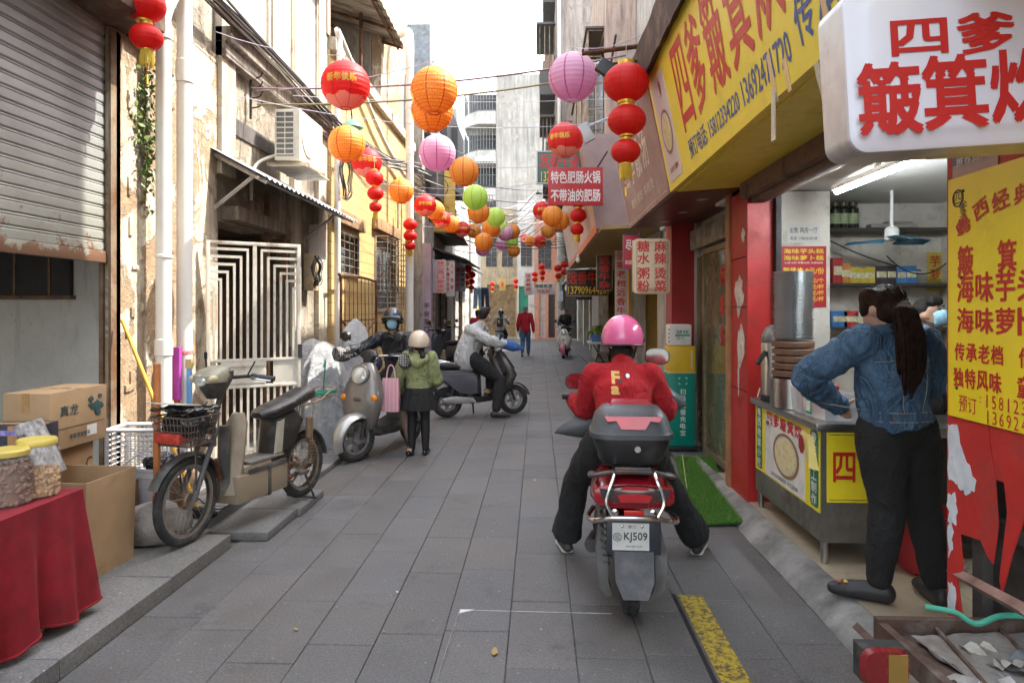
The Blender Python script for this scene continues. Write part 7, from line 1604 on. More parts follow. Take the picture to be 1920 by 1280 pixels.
def basket(y0, y1, hw0, hw1, z0, z1):
 mb = MB();
 def ring(f):
  hw = hw0+(hw1-hw0)*f; a, b = y0+.03*(1-f), y1-.03*(1-f); z = z0+(z1-z0)*f
  return [(-hw, a, z), (hw, a, z), (hw, b, z), (-hw, b, z)]
 for f in (0, .25, .5, .75, 1): mb.tube(ring(f), .004 if 0 < f < 1 else .006, 4, None, True)
 a, b = ring(0), ring(1)
 for i in range(4):
  n = 10
  for k in range(n): mb.tube([Vector(a[i]).lerp(Vector(a[(i+1) % 4]), k/n), Vector(b[i]).lerp(Vector(b[(i+1) % 4]), k/n)], .003, 4)
 for k in range(1, 8): f = k/8; mb.tube([Vector(a[0]).lerp(Vector(a[1]), f), Vector(a[3]).lerp(Vector(a[2]), f)], .003, 4)
 return mb
basket(hb_-.13, hb_+.14, .14, .175, .66, .84).build('basket', M('basket_wire', (.16, .13, .11), .5, .5, dirt=(.14, .06, .03), damt=.4), t)
mb = MB(); mb.tube([(.08, hb_+.0, .66), (.07, hb_-.02, .3)], .006, 5); mb.tube([(-.08, hb_+.0, .66), (-.07, hb_-.02, .3)], .006, 5); mb.build('basket_stay', dusty_black, t)
mb = MB(); mb.loft([[(x_*.115, hb_-.32+dy, z_) for x_, dy in ((-1, -.03), (-.6, .0), (0, .02), (.6, 0), (1, -.03), (.9, -.06), (0, -.03), (-.9, -.06))] for z_ in (.24,)]+[[(x_*.12, hb_-.36+dy, .5) for x_, dy in ((-1, -.04), (-.6, .0), (0, .02), (.6, 0), (1, -.04), (.9, -.07), (0, -.03), (-.9, -.07))], [(x_*.1, hb_-.42+dy, .72) for x_, dy in ((-1, -.03), (-.6, .0), (0, .02), (.6, 0), (1, -.03), (.9, -.06), (0, -.03), (-.9, -.06))], [(x_*.05, hb_-.44+dy, .79) for x_, dy in ((-1, -.03), (-.6, .0), (0, .02), (.6, 0), (1, -.03), (.9, -.05), (0, -.03), (-.9, -.05))]]); mb.build('leg_shield', beige, t)
mb = MB(); mb.loft([[(x_*.06, hb_-.3+dy, z_) for x_, dy in ((-1, -.03), (0, .01), (1, -.03), (0, -.05))] for z_ in (.24, .72)]); mb.build('inner_shield', dusty_black, t)
mb = MB(); mb.bx(-.13, .13, -.28, hb_-.34, .17, .37, None, .02); mb.bx(-.12, .12, -.1, hb_-.42, .371, .42, None, .01); bb = mb.build('battery_box', beige, t)
mb = MB(); mb.bx(-.135, .135, -.08, -.05, .165, .375); mb.bx(-.136, .136, -.26, hb_-.45, .36, .395, None, .004); mb.bx(.131, .134, -.27, hb_-.36, .262, .268); mb.build('strap', dusty_black, bb)
mb = MB(); mb.loft([[(-.12, y_, .42+.006), (.12, y_, .426), (.12, y_, .44), (-.12, y_, .44)] for y_ in (-.24, .12)]); mb.build('floor_mat', M('mat_grey', (.18, .17, .15), .8), bb)
mb = MB(); mb.tube([(0, hb_-.25, .5), (0, hb_-.36, .22), (0, -.3, .2), (0, -.5, .3)], .022, 7); mb.tube([(0, -.3, .22), (0, -.33, .72)], .022, 7); mb.tube([(.09, -.3, .22), (.09, -hb_, .27)], .016, 7); mb.tube([(-.09, -.3, .22), (-.09, -hb_, .27)], .016, 7); mb.build('frame', rust, t)
mb = MB(); pillow(mb, [(-.16, .42), (-.2, .7), (-.42, .74), (-.52, .66), (-.4, .46)], .1, .9); sp_ = mb.build('side_cover', dusty_black, t)
mb = MB(); pillow(mb, [(-.165, .44), (-.2, .68), (-.27, .7), (-.24, .44)], .104, .95); mb.build('white_panel', M('panel_dirty_white', (.46, .42, .34), .5, dirt=(.3, .24, .16), damt=.4), sp_)
mb = MB(); mb.prism([(0, 0), (.04, .05), (.1, .12), (.13, .1), (.06, .02)], .002, frame((.102, -.45, .5), (0, 1, 0), (0, 0, 1))); mb.build('decal', M('decal_orange', (.5, .25, .06), .5), sp_)
mb = MB(); sloft(mb, 'y', [(-.06, (0, .74), .05, .02), (-.1, (0, .745), .1, .04), (-.2, (0, .755), .125, .055), (-.36, (0, .78), .13, .055), (-.42, (0, .8), .125, .05), (-.58, (0, .835), .12, .06), (-.66, (0, .84), .1, .05), (-.7, (0, .83), .04, .03)], seg=22); mb.build('seat', M('seat_leather', (.02, .019, .018), .35, bump=.25, bscale=50, dirt=(.16, .145, .12), damt=.35, dscale=4), t)
mb = MB()
for s_ in (-1, 1):
 mb.tube([(s_*.1, -.45, .76), (s_*.13, -.7, .78), (s_*.1, -.93, .8)], .009, 6); mb.tube([(s_*.13, -.6, .78), (s_*.115, -hb_+.02, .3)], .008, 6); mb.tube(bez([(s_*.13, -.7, .78), (s_*.13, -.82, .84), (s_*.1, -.96, .86)], 4), .007, 6)
for k in range(4): mb.tube([(-.12, -.72-.07*k, .78+.005*k), (.12, -.72-.07*k, .78+.005*k)], .006, 5)
mb.tube([(-.1, -.96, .86), (.1, -.96, .86)], .007, 5); mb.build('carrier', M('carrier_steel', (.42, .36, .3), .5, .5, dirt=(.26, .12, .06), damt=.45), t)
mb = MB(); rnd = random.Random(6)
pts = []
for k in range(26): pts.append((.13*math.sin(k*1.9), -.74-.009*k+.02*math.sin(k*3.1), .81+.02*math.cos(k*2.3)))
mb.tube(bez(pts, 3), .006, 5); mb.tube(bez([(.12, -.75, .8), (.15, -.74, .66), (.14, -.76, .56), (.15, -.72, .68), (.12, -.7, .82)], 4), .006, 5); mb.tube(bez([(.0, -.9, .84), (-.1, -.8, 1.1), (-.14, -.72, 1.05)], 4), .007, 5); mb.build('green_rope', M('rope_green', (.04, .26, .17), .8, bump=.3, bscale=120), t)
for s_ in (-1, 1):
 mb = MB(); mb.tube([(s_*.12, -hb_+.06, .66), (s_*.115, -hb_, .28)], .013, 8); mb.lathe([(.03, 0), (.03, .16)], 14, Matrix.Translation((s_*.12, -hb_+.05, .5)))
 mb.tube([(s_*.118+.03*math.cos(i*.8), -hb_+.015+.03*math.sin(i*.8), .48-.17*i/50) for i in range(51)], .006, 5); mb.build('shock_absorber', M('shock_rust', (.22, .14, .08), .7, .3, dirt=(.12, .06, .03), damt=.5), t)
mb = MB(); mb.tube([(0, -.3, .21), (.16, -.3, .21), (.16, -.24, .12)], .01, 6); mb.box((.2, -.23, .115), (.08, .09, .025), None, .004); mb.box((-.2, -.36, .27), (.08, .09, .025), None, .004); mb.tube([(-.02, -.3, .21), (-.16, -.3, .21), (-.16, -.36, .26)], .01, 6); mb.build('pedal', dusty_black, t)
mb = MB(); mb.tube([(.08, -.52, .26), (.12, -.62, .004), (.06, -.72, .006)], .009, 6); mb.tube([(-.08, -.52, .26), (-.12, -.62, .004)], .009, 6); mb.tube([(.16, -.6, .005), (-.16, -.6, .005)], .01, 6); mb.build('stand', dusty_black, t)
mb = MB(); mb.tube(bez([(.06, hb_-.05, .3), (.12, hb_-.2, .24), (.1, hb_-.32, .14), (.15, .1, .1), (.14, -.2, .16)], 5), .005, 5); mb.tube(bez([(.02, hb_-.2, .9), (.08, hb_-.1, .75), (.07, hb_-.12, .5)], 5), .005, 5); mb.build('cable', grey_wire, t)
bb_ = t.matrix_basis @ Vector((0, hb_, .85))
mb = MB(); mb.ell((0, 0, -.06), (.165, .13, .1), None, 28, 16); mb.box((0, .02, .035), (.34, .26, .02), None, .008); mb.solid(.012, smooth=3); mb.folds(.022, (12, 12, 14), 3.0, .6)
single('black_bag', mb, M('bag_black', (.018, .018, .019), .22, var=.3, coat=.2), 'black plastic bag stuffed in the wire basket of the moped', 'bag', bb_, m_rz, ang=70)
mb = MB(); mb.box((0, 0, 0), (.3, .22, .006)); r_ = single('newspaper', mb, M('newsprint', (.5, .5, .46), .7, var=.35, scale=25, dirt=(.55, .5, .1), damt=.3), 'crumpled printed paper lying on the black bag in the basket', 'paper', bb_+Vector((-.06, .0, .06)), m_rz); r_.rotation_euler.x = R(8)
mb = MB(); mb.box((0, 0, 0), (.2, .1, .07), None, .01); single('red_packet', mb, M('packet_red2', (.5, .06, .04), .35, var=.4, scale=30), 'red and white packet at the bottom of the moped basket', 'packet', t.matrix_basis @ Vector((.04, hb_+.08, .705)), m_rz)
tc = thing('cargo_tricycle', 'rusty cargo tricycle bed with scraps and green rope at bottom right', 'tricycle', (1.5, 2.25, 0)); o = tc.location.copy()
def TW(px, py, Y): return W(px, py, Y=Y)-o
gre = M('bed_rust', (.1, .06, .045), .75, .3, var=.4, scale=8, bump=.3, dirt=(.24, .2, .17), damt=.4)
zt = W(1640, 1165, Y=2.45).z; xl = W(1640, 1165, Y=2.45).x
mb = MB(); x0, x1, y0, y1 = xl-1.5+.02, .9, 1.93-2.25, 2.5-2.25
mb.bx(x0, x1, y1-.03, y1, zt-.09, zt); mb.bx(x0, x1, y0, y0+.03, zt-.09, zt-.03); mb.bx(x0, x0+.03, y0+.03, y1-.03, zt-.09, zt-.01); mb.build('side_rail', gre, tc)
mb = MB(); mb.bx(x0+.03, x1, y0+.03, y1-.03, zt-.075, zt-.055); mb.build('bed_floor', gre, tc)
mb = MB(); mb.tube([(x0-.02, y0-.02, zt-.15), (x1, y0-.02, zt-.15)], .02, 8); mb.tube([(x0-.08, y0+.1, zt-.02), (x0-.08, y1-.05, zt-.02)], .018, 4); mb.tube([(x0-.08, y0+.1, zt-.06), (x0+.3, y0-.03, zt-.18)], .016, 6); mb.tube([(x0+.25, y0-.01, zt-.12), (x0+.25, y0-.01, .2)], .025, 8); mb.tube([(x0+.1, y1-.1, zt-.1), (x0+.1, y1-.1, .3)], .02, 6); mb.tube([(x0+.1, y1-.1, .3), (x1, y1-.1, .3)], .03, 8); mb.build('chassis', gre, tc)
for k in range(3):
 mb = MB(); mb.tube([(x0+.2+.2*k, y0-.025, zt-.1), (x0+.2+.2*k, y0-.025, zt-.2)], .012, 6); mb.lathe([(.02, 0), (.02, .012)], 6, frame((x0+.2+.2*k, y0-.035, zt-.15), (1, 0, 0), (0, 0, 1))); mb.build('bolt', rust, tc)
tlp = TW(1652, 1242, 1.98)
mb = MB(); sloft(mb, 'y', [(tlp.y-.02, (tlp.x, tlp.z), .07, .055, 3.5), (tlp.y-.035, (tlp.x, tlp.z), .06, .048, 3.5)]); mb.bx(tlp.x-.06, tlp.x+.06, tlp.y-.02, tlp.y+.04, tlp.z-.048, tlp.z+.048, rubber); tl2 = mb.build('tail_light', M('lens_red_dirty', (.17, .015, .016), .25, var=.3), tc)
mb = MB(); mb.bx(tlp.x+.002, tlp.x+.055, tlp.y-.039, tlp.y-.036, tlp.z-.042, tlp.z+.042); mb.build('amber_lens', M('lens_amber_dirty', (.22, .13, .03), .3, var=.3), tl2)
mb = MB(); mb.box((x0+.75, y0-.03, zt-.17), (.25, .03, .08), None, .006); mb.build('red_bumper', M('bumper_red', (.25, .02, .03), .3), tc)
wheel(tc, .05, .25, .05, x=.35)
for x_, w_, m_, lb_ in ((x0+.36, .5, M('sheet_dirty', (.26, .25, .235), .7, var=.3, scale=9, dirt=(.18, .15, .12), damt=.45), 'dirty flattened white sheet covering the floor of the tricycle bed'), (x0+.95, .5, M('sheet_black', (.04, .04, .045), .35, var=.4, scale=9), 'black plastic sheet lying at the right of the tricycle bed')):
 mb = MB(); mb.box((0, 0, 0), (w_, .42, .006)); bmesh.ops.subdivide_edges(mb.bm, edges=mb.bm.edges[:], cuts=12, use_grid_fill=True); mb.folds(.016, (9, 9, 9), w_+x_); r_ = single('loose_sheet', mb, m_, lb_, 'sheet', o+Vector((x_, (y0+y1)/2+.02, zt-.035)), .1, ang=70)
rp = bez([TW(1735, 1147, 2.45)+Vector((0, 0, .02)), TW(1790, 1158, 2.4)+Vector((0, 0, .02)), TW(1830, 1180, 2.3)+Vector((0, 0, .02)), TW(1880, 1165, 2.3)+Vector((0, 0, .02)), TW(1960, 1168, 2.3)+Vector((0, 0, .02))], 6)
mb = MB(); mb.tube([p-rp[0] for p in rp], .0095, 8); single('green_rope', mb, M('rope_green2', (.06, .36, .25), .6, bump=.4, bscale=90), 'thick green rope lying across the tricycle bed', 'rope', rp[0]+o)
rnd = random.Random(12)
for k in range(4):
 mb = MB(); mb.tube([(x0+.12+.2*k, y0+.04, zt-.03), (x0+.2+.22*k, y1-.04, zt-.025)], .008, 5); mb.build('cross_bar', gre, tc)
mb = MB()
for k in range(8): mb.box((x0+.42+.016*k, y0-.003, zt-.05-.014*(k % 2)), (.009, .006, .01))
mb.build('stud_row', alu, tc)
for k in range(9):
 mb = MB(); w_, h_ = rnd.uniform(.1, .24), rnd.uniform(.08, .16)
 N = 6; vs = [[mb.V(((i/N-.5)*w_, (j/N-.5)*h_, .012*math.sin(i*1.3+k)+.01*math.cos(j*1.7+k))) for j in range(N+1)] for i in range(N+1)]
 for i in range(N):
  for j in range(N): mb.face([vs[i][j], vs[i+1][j], vs[i+1][j+1], vs[i][j+1]])
 cc = [(.55, .54, .52), (.6, .58, .5), (.28, .3, .33), (.62, .6, .56), (.5, .36, .2)][k % 5]
 nm = ['crumpled white paper at the left end of the tricycle bed', 'flat cream paper sheet in the tricycle bed', 'grey plastic scrap in the tricycle bed beside the green rope', 'white paper scrap under the green rope', 'torn brown card in the tricycle bed', 'crumpled white sheet in the middle of the tricycle bed', 'cream wrapper near the right edge of tricycle bed', 'grey wrapper near the front rail of the bed', 'white paper scrap against the front rail of the bed'][k]
 single('paper_scrap', mb, M('scrap_%d' % (k % 5), mul(cc, .62), .6, var=.4, scale=20), nm, 'paper scrap', o+Vector((x0+.14+.11*k+rnd.uniform(-.02, .02), (y0+y1)/2+rnd.uniform(-.15, .15), zt-.035+.006*k)), rnd.uniform(0, 3), group='scraps in the tricycle bed')
# -- people (local frame: facing +y, right hand +x)
from mathutils.bvhtree import BVHTree
V = Vector
def stand(h=1.7, **kw):
 k = h/1.7; J = dict(pel=(0, 0, .93), waist=(0, .0, 1.06), chest=(0, .0, 1.26), neck=(0, -.015, 1.46), head=(0, .015, 1.59),
  sl=(-.175, -.01, 1.41), sr=(.175, -.01, 1.41), el=(-.215, -.03, 1.13), er=(.215, -.03, 1.13), wl=(-.22, .05, .89), wr=(.22, .05, .89),
  hl=(-.085, 0, .9), hr=(.085, 0, .9), kl=(-.095, .02, .49), kr=(.095, .02, .49), al=(-.1, -.02, .08), ar=(.1, -.02, .08), tl=(-.115, .13, .03), tr=(.115, .13, .03))
 J = {a: V(b)*k for a, b in J.items()}; J.update({a: V(b) for a, b in kw.items()}); J['k'] = k; return J
def hand(mb, w, d, pn, k=1, curl=.5, side=1):
 """palm, four unequal fingers and a thumb, from wrist w along d; pn is the palm's normal"""
 d = V(d).normalized(); pn = V(pn); pn = (pn-d*pn.dot(d)).normalized(); s_ = d.cross(pn)*side
 c = w+d*.045*k; mb.ltube([w, c, w+d*.085*k], [(.024*k, .017*k), (.038*k, .016*k), (.036*k, .013*k)], s_, 10)
 for i, L in enumerate((.07, .078, .073, .058)):
  b = w+d*.085*k+s_*(.027-.018*i)*k; q = b; dd = d
  pts = [b-d*.015*k]
  for j, f in enumerate((.45, .32, .23)): dd = (dd+pn*curl*(.35+.3*j)).normalized(); q = q+dd*L*f*k; pts.append(q)
  mb.ltube(pts, [.0092*k, .0086*k, .008*k, .0066*k], s_, 7)
 b = w+d*.03*k+s_*.026*k; mb.ltube([b, b+(s_*.6+d*.6+pn*.25).normalized()*.035*k, b+(s_*.35+d*.9+pn*.4).normalized()*.065*k], [.012*k, .0105*k, .008*k], pn, 7)
def rotm(yaw=0, pitch=0, roll=0): return Matrix.Rotation(R(yaw), 3, 'Z') @ Matrix.Rotation(R(-pitch), 3, 'X') @ Matrix.Rotation(R(roll), 3, 'Y')
def headparts(mb, J, H):
 k = J['k']**.5; c = J['head']
 def e(p, r): mb.ell(c+H @ V(p)*k, tuple(q*k for q in r), None, 20, 14, H)
 e((0, -.012, .02), (.076, .094, .096)); e((0, .028, -.035), (.06, .066, .075)); e((0, .062, -.075), (.034, .03, .028)); e((0, .03, .02), (.066, .062, .06))
 mb.ltube([c+H @ V((0, .083, .012))*k, c+H @ V((0, .105, -.022))*k], [(.009*k, .009*k), (.016*k, .012*k)], H @ V((1, 0, 0)), 8)
 e((0, .09, -.05), (.022, .01, .006)); e((0, .087, -.061), (.019, .01, .006))
 for s_ in (-1, 1): e((s_*.077, -.008, -.01), (.012, .022, .032)); e((s_*.03, .078, .03), (.02, .014, .008))
 mb.ltube([J['neck']-V((0, 0, .06)), J['neck'].lerp(c, .35), c+H @ V((0, -.02, -.05))*k], [.06*k, .052*k, .056*k], (1, 0, 0), 14)
def limb(mb, a, b, c, r, bulge=1.0, right=None):
 a, b, c = V(a), V(b), V(c)
 mb.ltube([a, a.lerp(b, .35), a.lerp(b, .8), b, b.lerp(c, .3), b.lerp(c, .7), c], [r[0], r[0]*1.02*bulge, r[1]*1.05, r[1], r[1]*1.02*bulge, (r[1]+r[2])/2, r[2]], right or (b-a).cross(c-b).normalized() if (b-a).cross(c-b).length > 1e-4 else (1, 0, 0), 14)
def torso(mb, J, k=1, hem=.04, loose=0):
 rt = (J['sr']-J['sl']).normalized(); kk = J['k']*k; lo = J['pel']-(J['waist']-J['pel']).normalized()*hem
 sm = (J['sl']+J['sr'])/2; hw = (J['sr']-J['sl']).length/2
 mb.ltube([lo, J['pel'], J['waist'], J['chest'], sm.lerp(J['chest'], .15)], [(.158*kk+loose, .112*kk+loose), (.155*kk+loose, .115*kk+loose), (.145*kk+loose, .105*kk+loose), (.168*kk+loose*.6, .12*kk+loose*.6), (hw*.86, .085*kk)], rt, 20)
 mb.ltube([J['sl'], sm+V((0, 0, .03*kk)), J['sr']], [.055*kk, .06*kk, .055*kk], (0, 1, 0), 12)
 mb.ltube([sm, J['neck']+V((0, 0, .0))], [.075*kk, .062*kk], rt, 12)
def person(label, loc, rz, J, H, skin_m, parts, vox=.011, hands=(), legs=False, group=None, scale=1):
 mb = MB(); headparts(mb, J, H); torso(mb, J, .86, 0)
 k = J['k']
 for s_ in 'lr':
  limb(mb, J['s'+s_], J['e'+s_], J['w'+s_], (.045*k, .036*k, .026*k))
  limb(mb, J['h'+s_], J['k'+s_], J['a'+s_], (.075*k, .052*k, .036*k)); mb.ltube([J['a'+s_], J['t'+s_]], [(.034*k, .03*k), (.04*k, .022*k)], (1, 0, 0), 10)
 mb.solid(vox, smooth=4)
 if hands:                                     # hands are grown finer and joined to the same body mesh
  m2 = MB()
  for h in hands: hand(m2, *h)
  m2.solid(.0045, smooth=2); me = bpy.data.meshes.new('h'); m2.bm.to_mesh(me); m2.bm.free(); mb.bm.from_mesh(me); bpy.data.meshes.remove(me)
 o = single('person', mb, skin_m, label, 'person', loc, rz, group=group, ang=80)
 if scale != 1: o.scale = (scale,)*3
 bv = {}
 for name, fn, m, v, amp, seed in [q for p_ in parts for q in ([(p_[0].rstrip('s'), p_[1].sides(s_), *p_[2:]) for s_ in 'lr'] if hasattr(p_[1], 'sides') else [p_])]:
  mb = MB(); r = fn(mb)
  if v: mb.solid(v, smooth=6)
  if amp: mb.folds(amp, (10, 10, 5.5), seed)
  mb.bm.normal_update(); bv[name] = BVHTree.FromBMesh(mb.bm)
  mb.build(name, m, o, ang=80)
 return o, bv
def sleeve(J, s_, r): return lambda mb: limb(mb, J['s'+s_], J['e'+s_], J['w'+s_], r)
def top(J, k=1.0, hem=.04, loose=0, arms=((.07, .06, .045)), both='lr', wcut=.0):
 def f(mb):
  torso(mb, J, k, hem, loose)
  for s_ in both: limb(mb, J['s'+s_], J['e'+s_], J['w'+s_].lerp(J['e'+s_], wcut), arms)
 return f
def trousers(J, r=(.1, .075, .06), hip=1.0, flare=0):
 def f(mb):
  k = J['k']; mb.ltube([J['pel']+V((0, 0, .08*k)), J['pel'], (J['hl']+J['hr'])/2-V((0, 0, .03*k))], [(.145*k*hip, .11*k*hip), (.16*k*hip, .125*k*hip), (.14*k*hip, .11*k*hip)], (J['hr']-J['hl']), 18)
  for s_ in 'lr':
   limb(mb, J['h'+s_], J['k'+s_], J['a'+s_]+(J['k'+s_]-J['a'+s_]).normalized()*r[2]*.7, r)
   if flare: mb.ltube([J['k'+s_].lerp(J['a'+s_], .4), J['k'+s_].lerp(J['a'+s_], .97)], [r[2], r[2]+flare], (1, 0, 0), 14, None, False)
 return f
def shoes(J, w=.045, hgt=.04, sides='lr', L=1.0):
 def f(mb):
  for s_ in sides:
   a, t_ = J['a'+s_], J['t'+s_]; d = (t_-a); d.z = 0; d.normalize(); rt = d.cross(V((0, 0, 1))); z = min(a.z, t_.z+.04)
   b = V((a.x, a.y, t_.z-.03))
   mb.ltube([b-d*.045+V((0, 0, hgt)), b+d*.04*L+V((0, 0, hgt*.95)), b+d*.12*L+V((0, 0, hgt*.8)), b+d*.18*L+V((0, 0, hgt*.62))], [(w*.8, hgt), (w*.9, hgt*.95), (w, hgt*.8), (w*.8, hgt*.6)], rt, 14)
   mb.ltube([b+V((0, 0, hgt)), b+V((0, 0, hgt*2))], [w*.75, w*.72], rt, 12)
 f.sides = lambda q: shoes(J, w, hgt, q, L)
 return f
def hair(J, H, blobs):
 def f(mb):
  k = J['k']**.5
  for p, r in blobs: mb.ell(J['head']+H @ V(p)*k, tuple(q*k for q in r), None, 18, 12, H)
 return f
SHORT = [((0, -.022, .04), (.083, .096, .088)), ((0, .02, .085), (.07, .075, .04)), ((0, -.06, -.01), (.07, .055, .06)), ((.04, .05, .085), (.035, .04, .03)), ((-.035, .055, .08), (.035, .035, .03))]
def helmet(o, J, H, m, visor=None, k=1.12, text=None, parts=True, low=-.03):
 c = J['head']; kk = J['k']**.5
 T = Matrix.Translation(c) @ H.to_4x4()
 mb = MB(T); R_ = (.118*k*kk, .138*k*kk, .135*k*kk); rg = []
 for i in range(13):
  a = R(92-(92+18)*i/12)
  rg.append([(R_[0]*math.cos(a)*math.cos(b), -.012+R_[1]*math.cos(a)*math.sin(b), .025+R_[2]*math.sin(a)+(.035*max(0, math.sin(b))**2 if i > 9 else 0)*(i-9)/3) for b in [6.2832*j/32 for j in range(32)]])
 last = rg[-1]; rg.append([(p[0]*.93, p[1]*.93, p[2]) for p in last]); rg.append([(p[0]*.9, p[1]*.9, p[2]+.04) for p in last])
 mb.loft(rg); hm = mb.build('helmet', m, o, ang=60)
 mb = MB(T); mb.tube([(R_[0]*1.005*math.cos(b), -.012+R_[1]*1.005*math.sin(b), .025+R_[2]*math.sin(R(-18))+.035*max(0, math.sin(b))**2) for b in [6.2832*j/32 for j in range(32)]], .006, 6, None, True); mb.build('rim', black_plastic, hm)
 for s_ in (-1, 1):
  mb = MB(T); mb.lathe([(.02, 0), (.02, .006), (.012, .01), (.001, .01)], 12, frame((s_*R_[0]*.99, .03, .02), (0, 1, 0), (0, 0, 1)) if s_ > 0 else frame((s_*R_[0]*.99, .03, .02), (0, -1, 0), (0, 0, 1))); mb.build('side_knob', black_plastic, hm)
  mb = MB(T); mb.tube([(s_*.085*kk, .02, -.02), (s_*.07*kk, .05, -.09), (0, .06, -.115*kk)], .007, 5); mb.build('strap', black_cloth, hm)
 if visor:
  mb = MB(T); rg = [[(R_[0]*1.06*math.cos(b)*f, -.012+R_[1]*1.08*math.sin(b)*f, z_) for b in [R(12+156*j/16) for j in range(17)]]+[(R_[0]*1.04*math.cos(b)*f, -.012+R_[1]*1.06*math.sin(b)*f, z_) for b in [R(168-156*j/16) for j in range(17)]] for z_, f in ((.09, .84), (.05, .97), (-.0, 1.02), (-.06, 1.0))]; mb.loft(rg); mb.build('visor', visor, hm)
 return hm, R_, T
def mask(o, J, H, m=None):
 k = J['k']**.5; T = Matrix.Translation(J['head']) @ H.to_4x4(); mb = MB(T); rg = []
 for z_, w_, y_ in ((.008, .052, .1), (-.02, .064, .116), (-.05, .062, .108), (-.085, .05, .094), (-.1, .035, .08)):
  rg.append([(w_*k*math.sin(a), (y_-.07+(.075)*math.cos(a)*1.0)*k, z_*k) for a in [R(-85+170*j/14) for j in range(15)]]+[(w_*k*.94*math.sin(a), (y_-.074+(.072)*math.cos(a))*k, z_*k) for a in [R(85-170*j/14) for j in range(15)]])
 mb.loft(rg)
 for s_ in (-1, 1): mb.tube([(s_*.06*k, .04*k, -.01*k), (s_*.079*k, -.015*k, .012*k)], .0022, 4); mb.tube([(s_*.056*k, .04*k, -.07*k), (s_*.079*k, -.015*k, -.03*k)], .0022, 4)
 return mb.build('face_mask', m or M('mask_blue', (.3, .52, .66), .8, var=.06, bump=.1), o, ang=70)
def eyes(o, J, H):
 k = J['k']**.5
 for s_ in (-1, 1):
  mb = MB(); c = J['head']+H @ V((s_*.031, .088, .014))*k; mb.ell(c, (.014*k, .008*k, .0055*k), letter_black, 12, 8, H); mb.build('eye', letter_black, o)
  mb = MB(); mb.tube([J['head']+H @ V((s_*x, .1-.012*abs(x-.03)/.02, z_))*k for x, z_ in ((.014, .034), (.032, .04), (.052, .033))], .0035*k, 5); mb.build('eyebrow', hair_black, o)
denim = NT('denim'); f_ = denim.noise(5, 6, .65); g_ = denim.noise(140, 2, .5, denim.co((1, 1, .25)))
denim.set(Base_Color=denim.mix(1.0, denim.ramp(f_, [(.3, (.035, .075, .14)), (.6, (.07, .14, .235)), (.8, (.15, .24, .35))]), denim.ramp(g_, [(.3, .8), (.7, 1.2)]), 'MULTIPLY'), Roughness=.85); denim.wrinkle(.75, denim.bump(g_, .15, .002)); denim = denim.m
sweater_red = M('sweater_red', (.4, .008, .014), .9, var=.12, scale=8, bump=.5, bscale=220, wrinkle=.45); grey_knit = M('sweatshirt_grey', (.5, .51, .51), .9, var=.06, scale=4, bump=.15, bscale=200, wrinkle=.7)
jacket_blk = M('jacket_black', (.014, .015, .02), .38, var=.3, scale=6, bump=.15, bscale=40, wrinkle=.8); hoodie_g = M('hoodie_green', (.27, .3, .14), .9, var=.08, scale=5, bump=.2, bscale=180, wrinkle=.6)
pants_black = M('trousers_black', (.015, .015, .016), .9, var=.3, scale=9, bump=.2, bscale=180, wrinkle=.4); croc = M('clog_black', (.025, .025, .026), .5, var=.2)
def dots(name, a, b):
 n = NT(name); v = n.t.nodes.new('ShaderNodeTexVoronoi'); v.inputs['Scale'].default_value = 55; v.inputs['Randomness'].default_value = .15; n.L(n.tc.outputs['Object'], v.inputs['Vector'])
 n.set(Base_Color=n.mix(n.ramp(v.outputs['Distance'], [(.36, 1.0), (.42, 0.0)]), a, b), Roughness=.8); return n.m
dotty = dots('dotted_cloth', (.02, .02, .022), (.5, .47, .45)); white_shoe = M('shoe_white', (.55, .53, .49), .5, dirt=(.2, .19, .17), damt=.4, dscale=12)
J = stand(1.62, pel=(0, -.1, .86), waist=(0, -.1, .97), chest=(0, -.04, 1.12), neck=(.01, .05, 1.29), head=(.015, .12, 1.4), sl=(-.165, .0, 1.21), sr=(.17, .0, 1.21), el=(-.21, .13, .99), er=(.27, .1, .98), wl=(-.29, .32, 1.02), wr=(.31, .32, 1.03), hl=(-.1, -.06, .84), hr=(.1, -.06, .84), kl=(-.27, .24, .5), kr=(.3, .24, .5), al=(-.33, .4, .1), ar=(.53, .42, .1), tl=(-.36, .56, .035), tr=(.58, .57, .035))
H = rotm(-6, 4)
o, bv = person('rider in red sweater and pink helmet straddling the red scooter, seen from behind', (RSX, RSY, 0), R(-2), J, H, skin, [
 ('sweater', top(J, 1.06, .06, .012, (.078, .075, .05)), sweater_red, .012, .010, 1.3), ('trousers', trousers(J, (.115, .088, .08), 1.05, .025), pants_black, .013, .010, 4.1), ('shoes', shoes(J, .046, .042), M('shoe_grey', (.05, .045, .05), .6), .008, 0, 0),
 ('hair', hair(J, H, [((0, -.05, -.06), (.075, .06, .06)), ((0, -.06, -.1), (.06, .045, .04))]), hair_black, .009, .004, 2)])
mb = MB()
for s_ in 'lr':
 a, t_ = J['a'+s_], J['t'+s_]; d = (t_-a); d.z = 0; d.normalize(); b = V((a.x, a.y, .014)); mb.ltube([b-d*.045, b+d*.06, b+d*.13, b+d*.19], [(.04, .012), (.043, .012), (.05, .014), (.036, .012)], d.cross(V((0, 0, 1))), 12); mb.build('sole', white_shoe, o); mb = MB()
mb.bm.free()
pinkm = M('helmet_pink', (.72, .13, .3), .2, var=.03, coat=.6)
hm, R_, T = helmet(o, J, H, pinkm, glassy('visor_clear', (.6, .58, .58), .05, .4), 1.12)
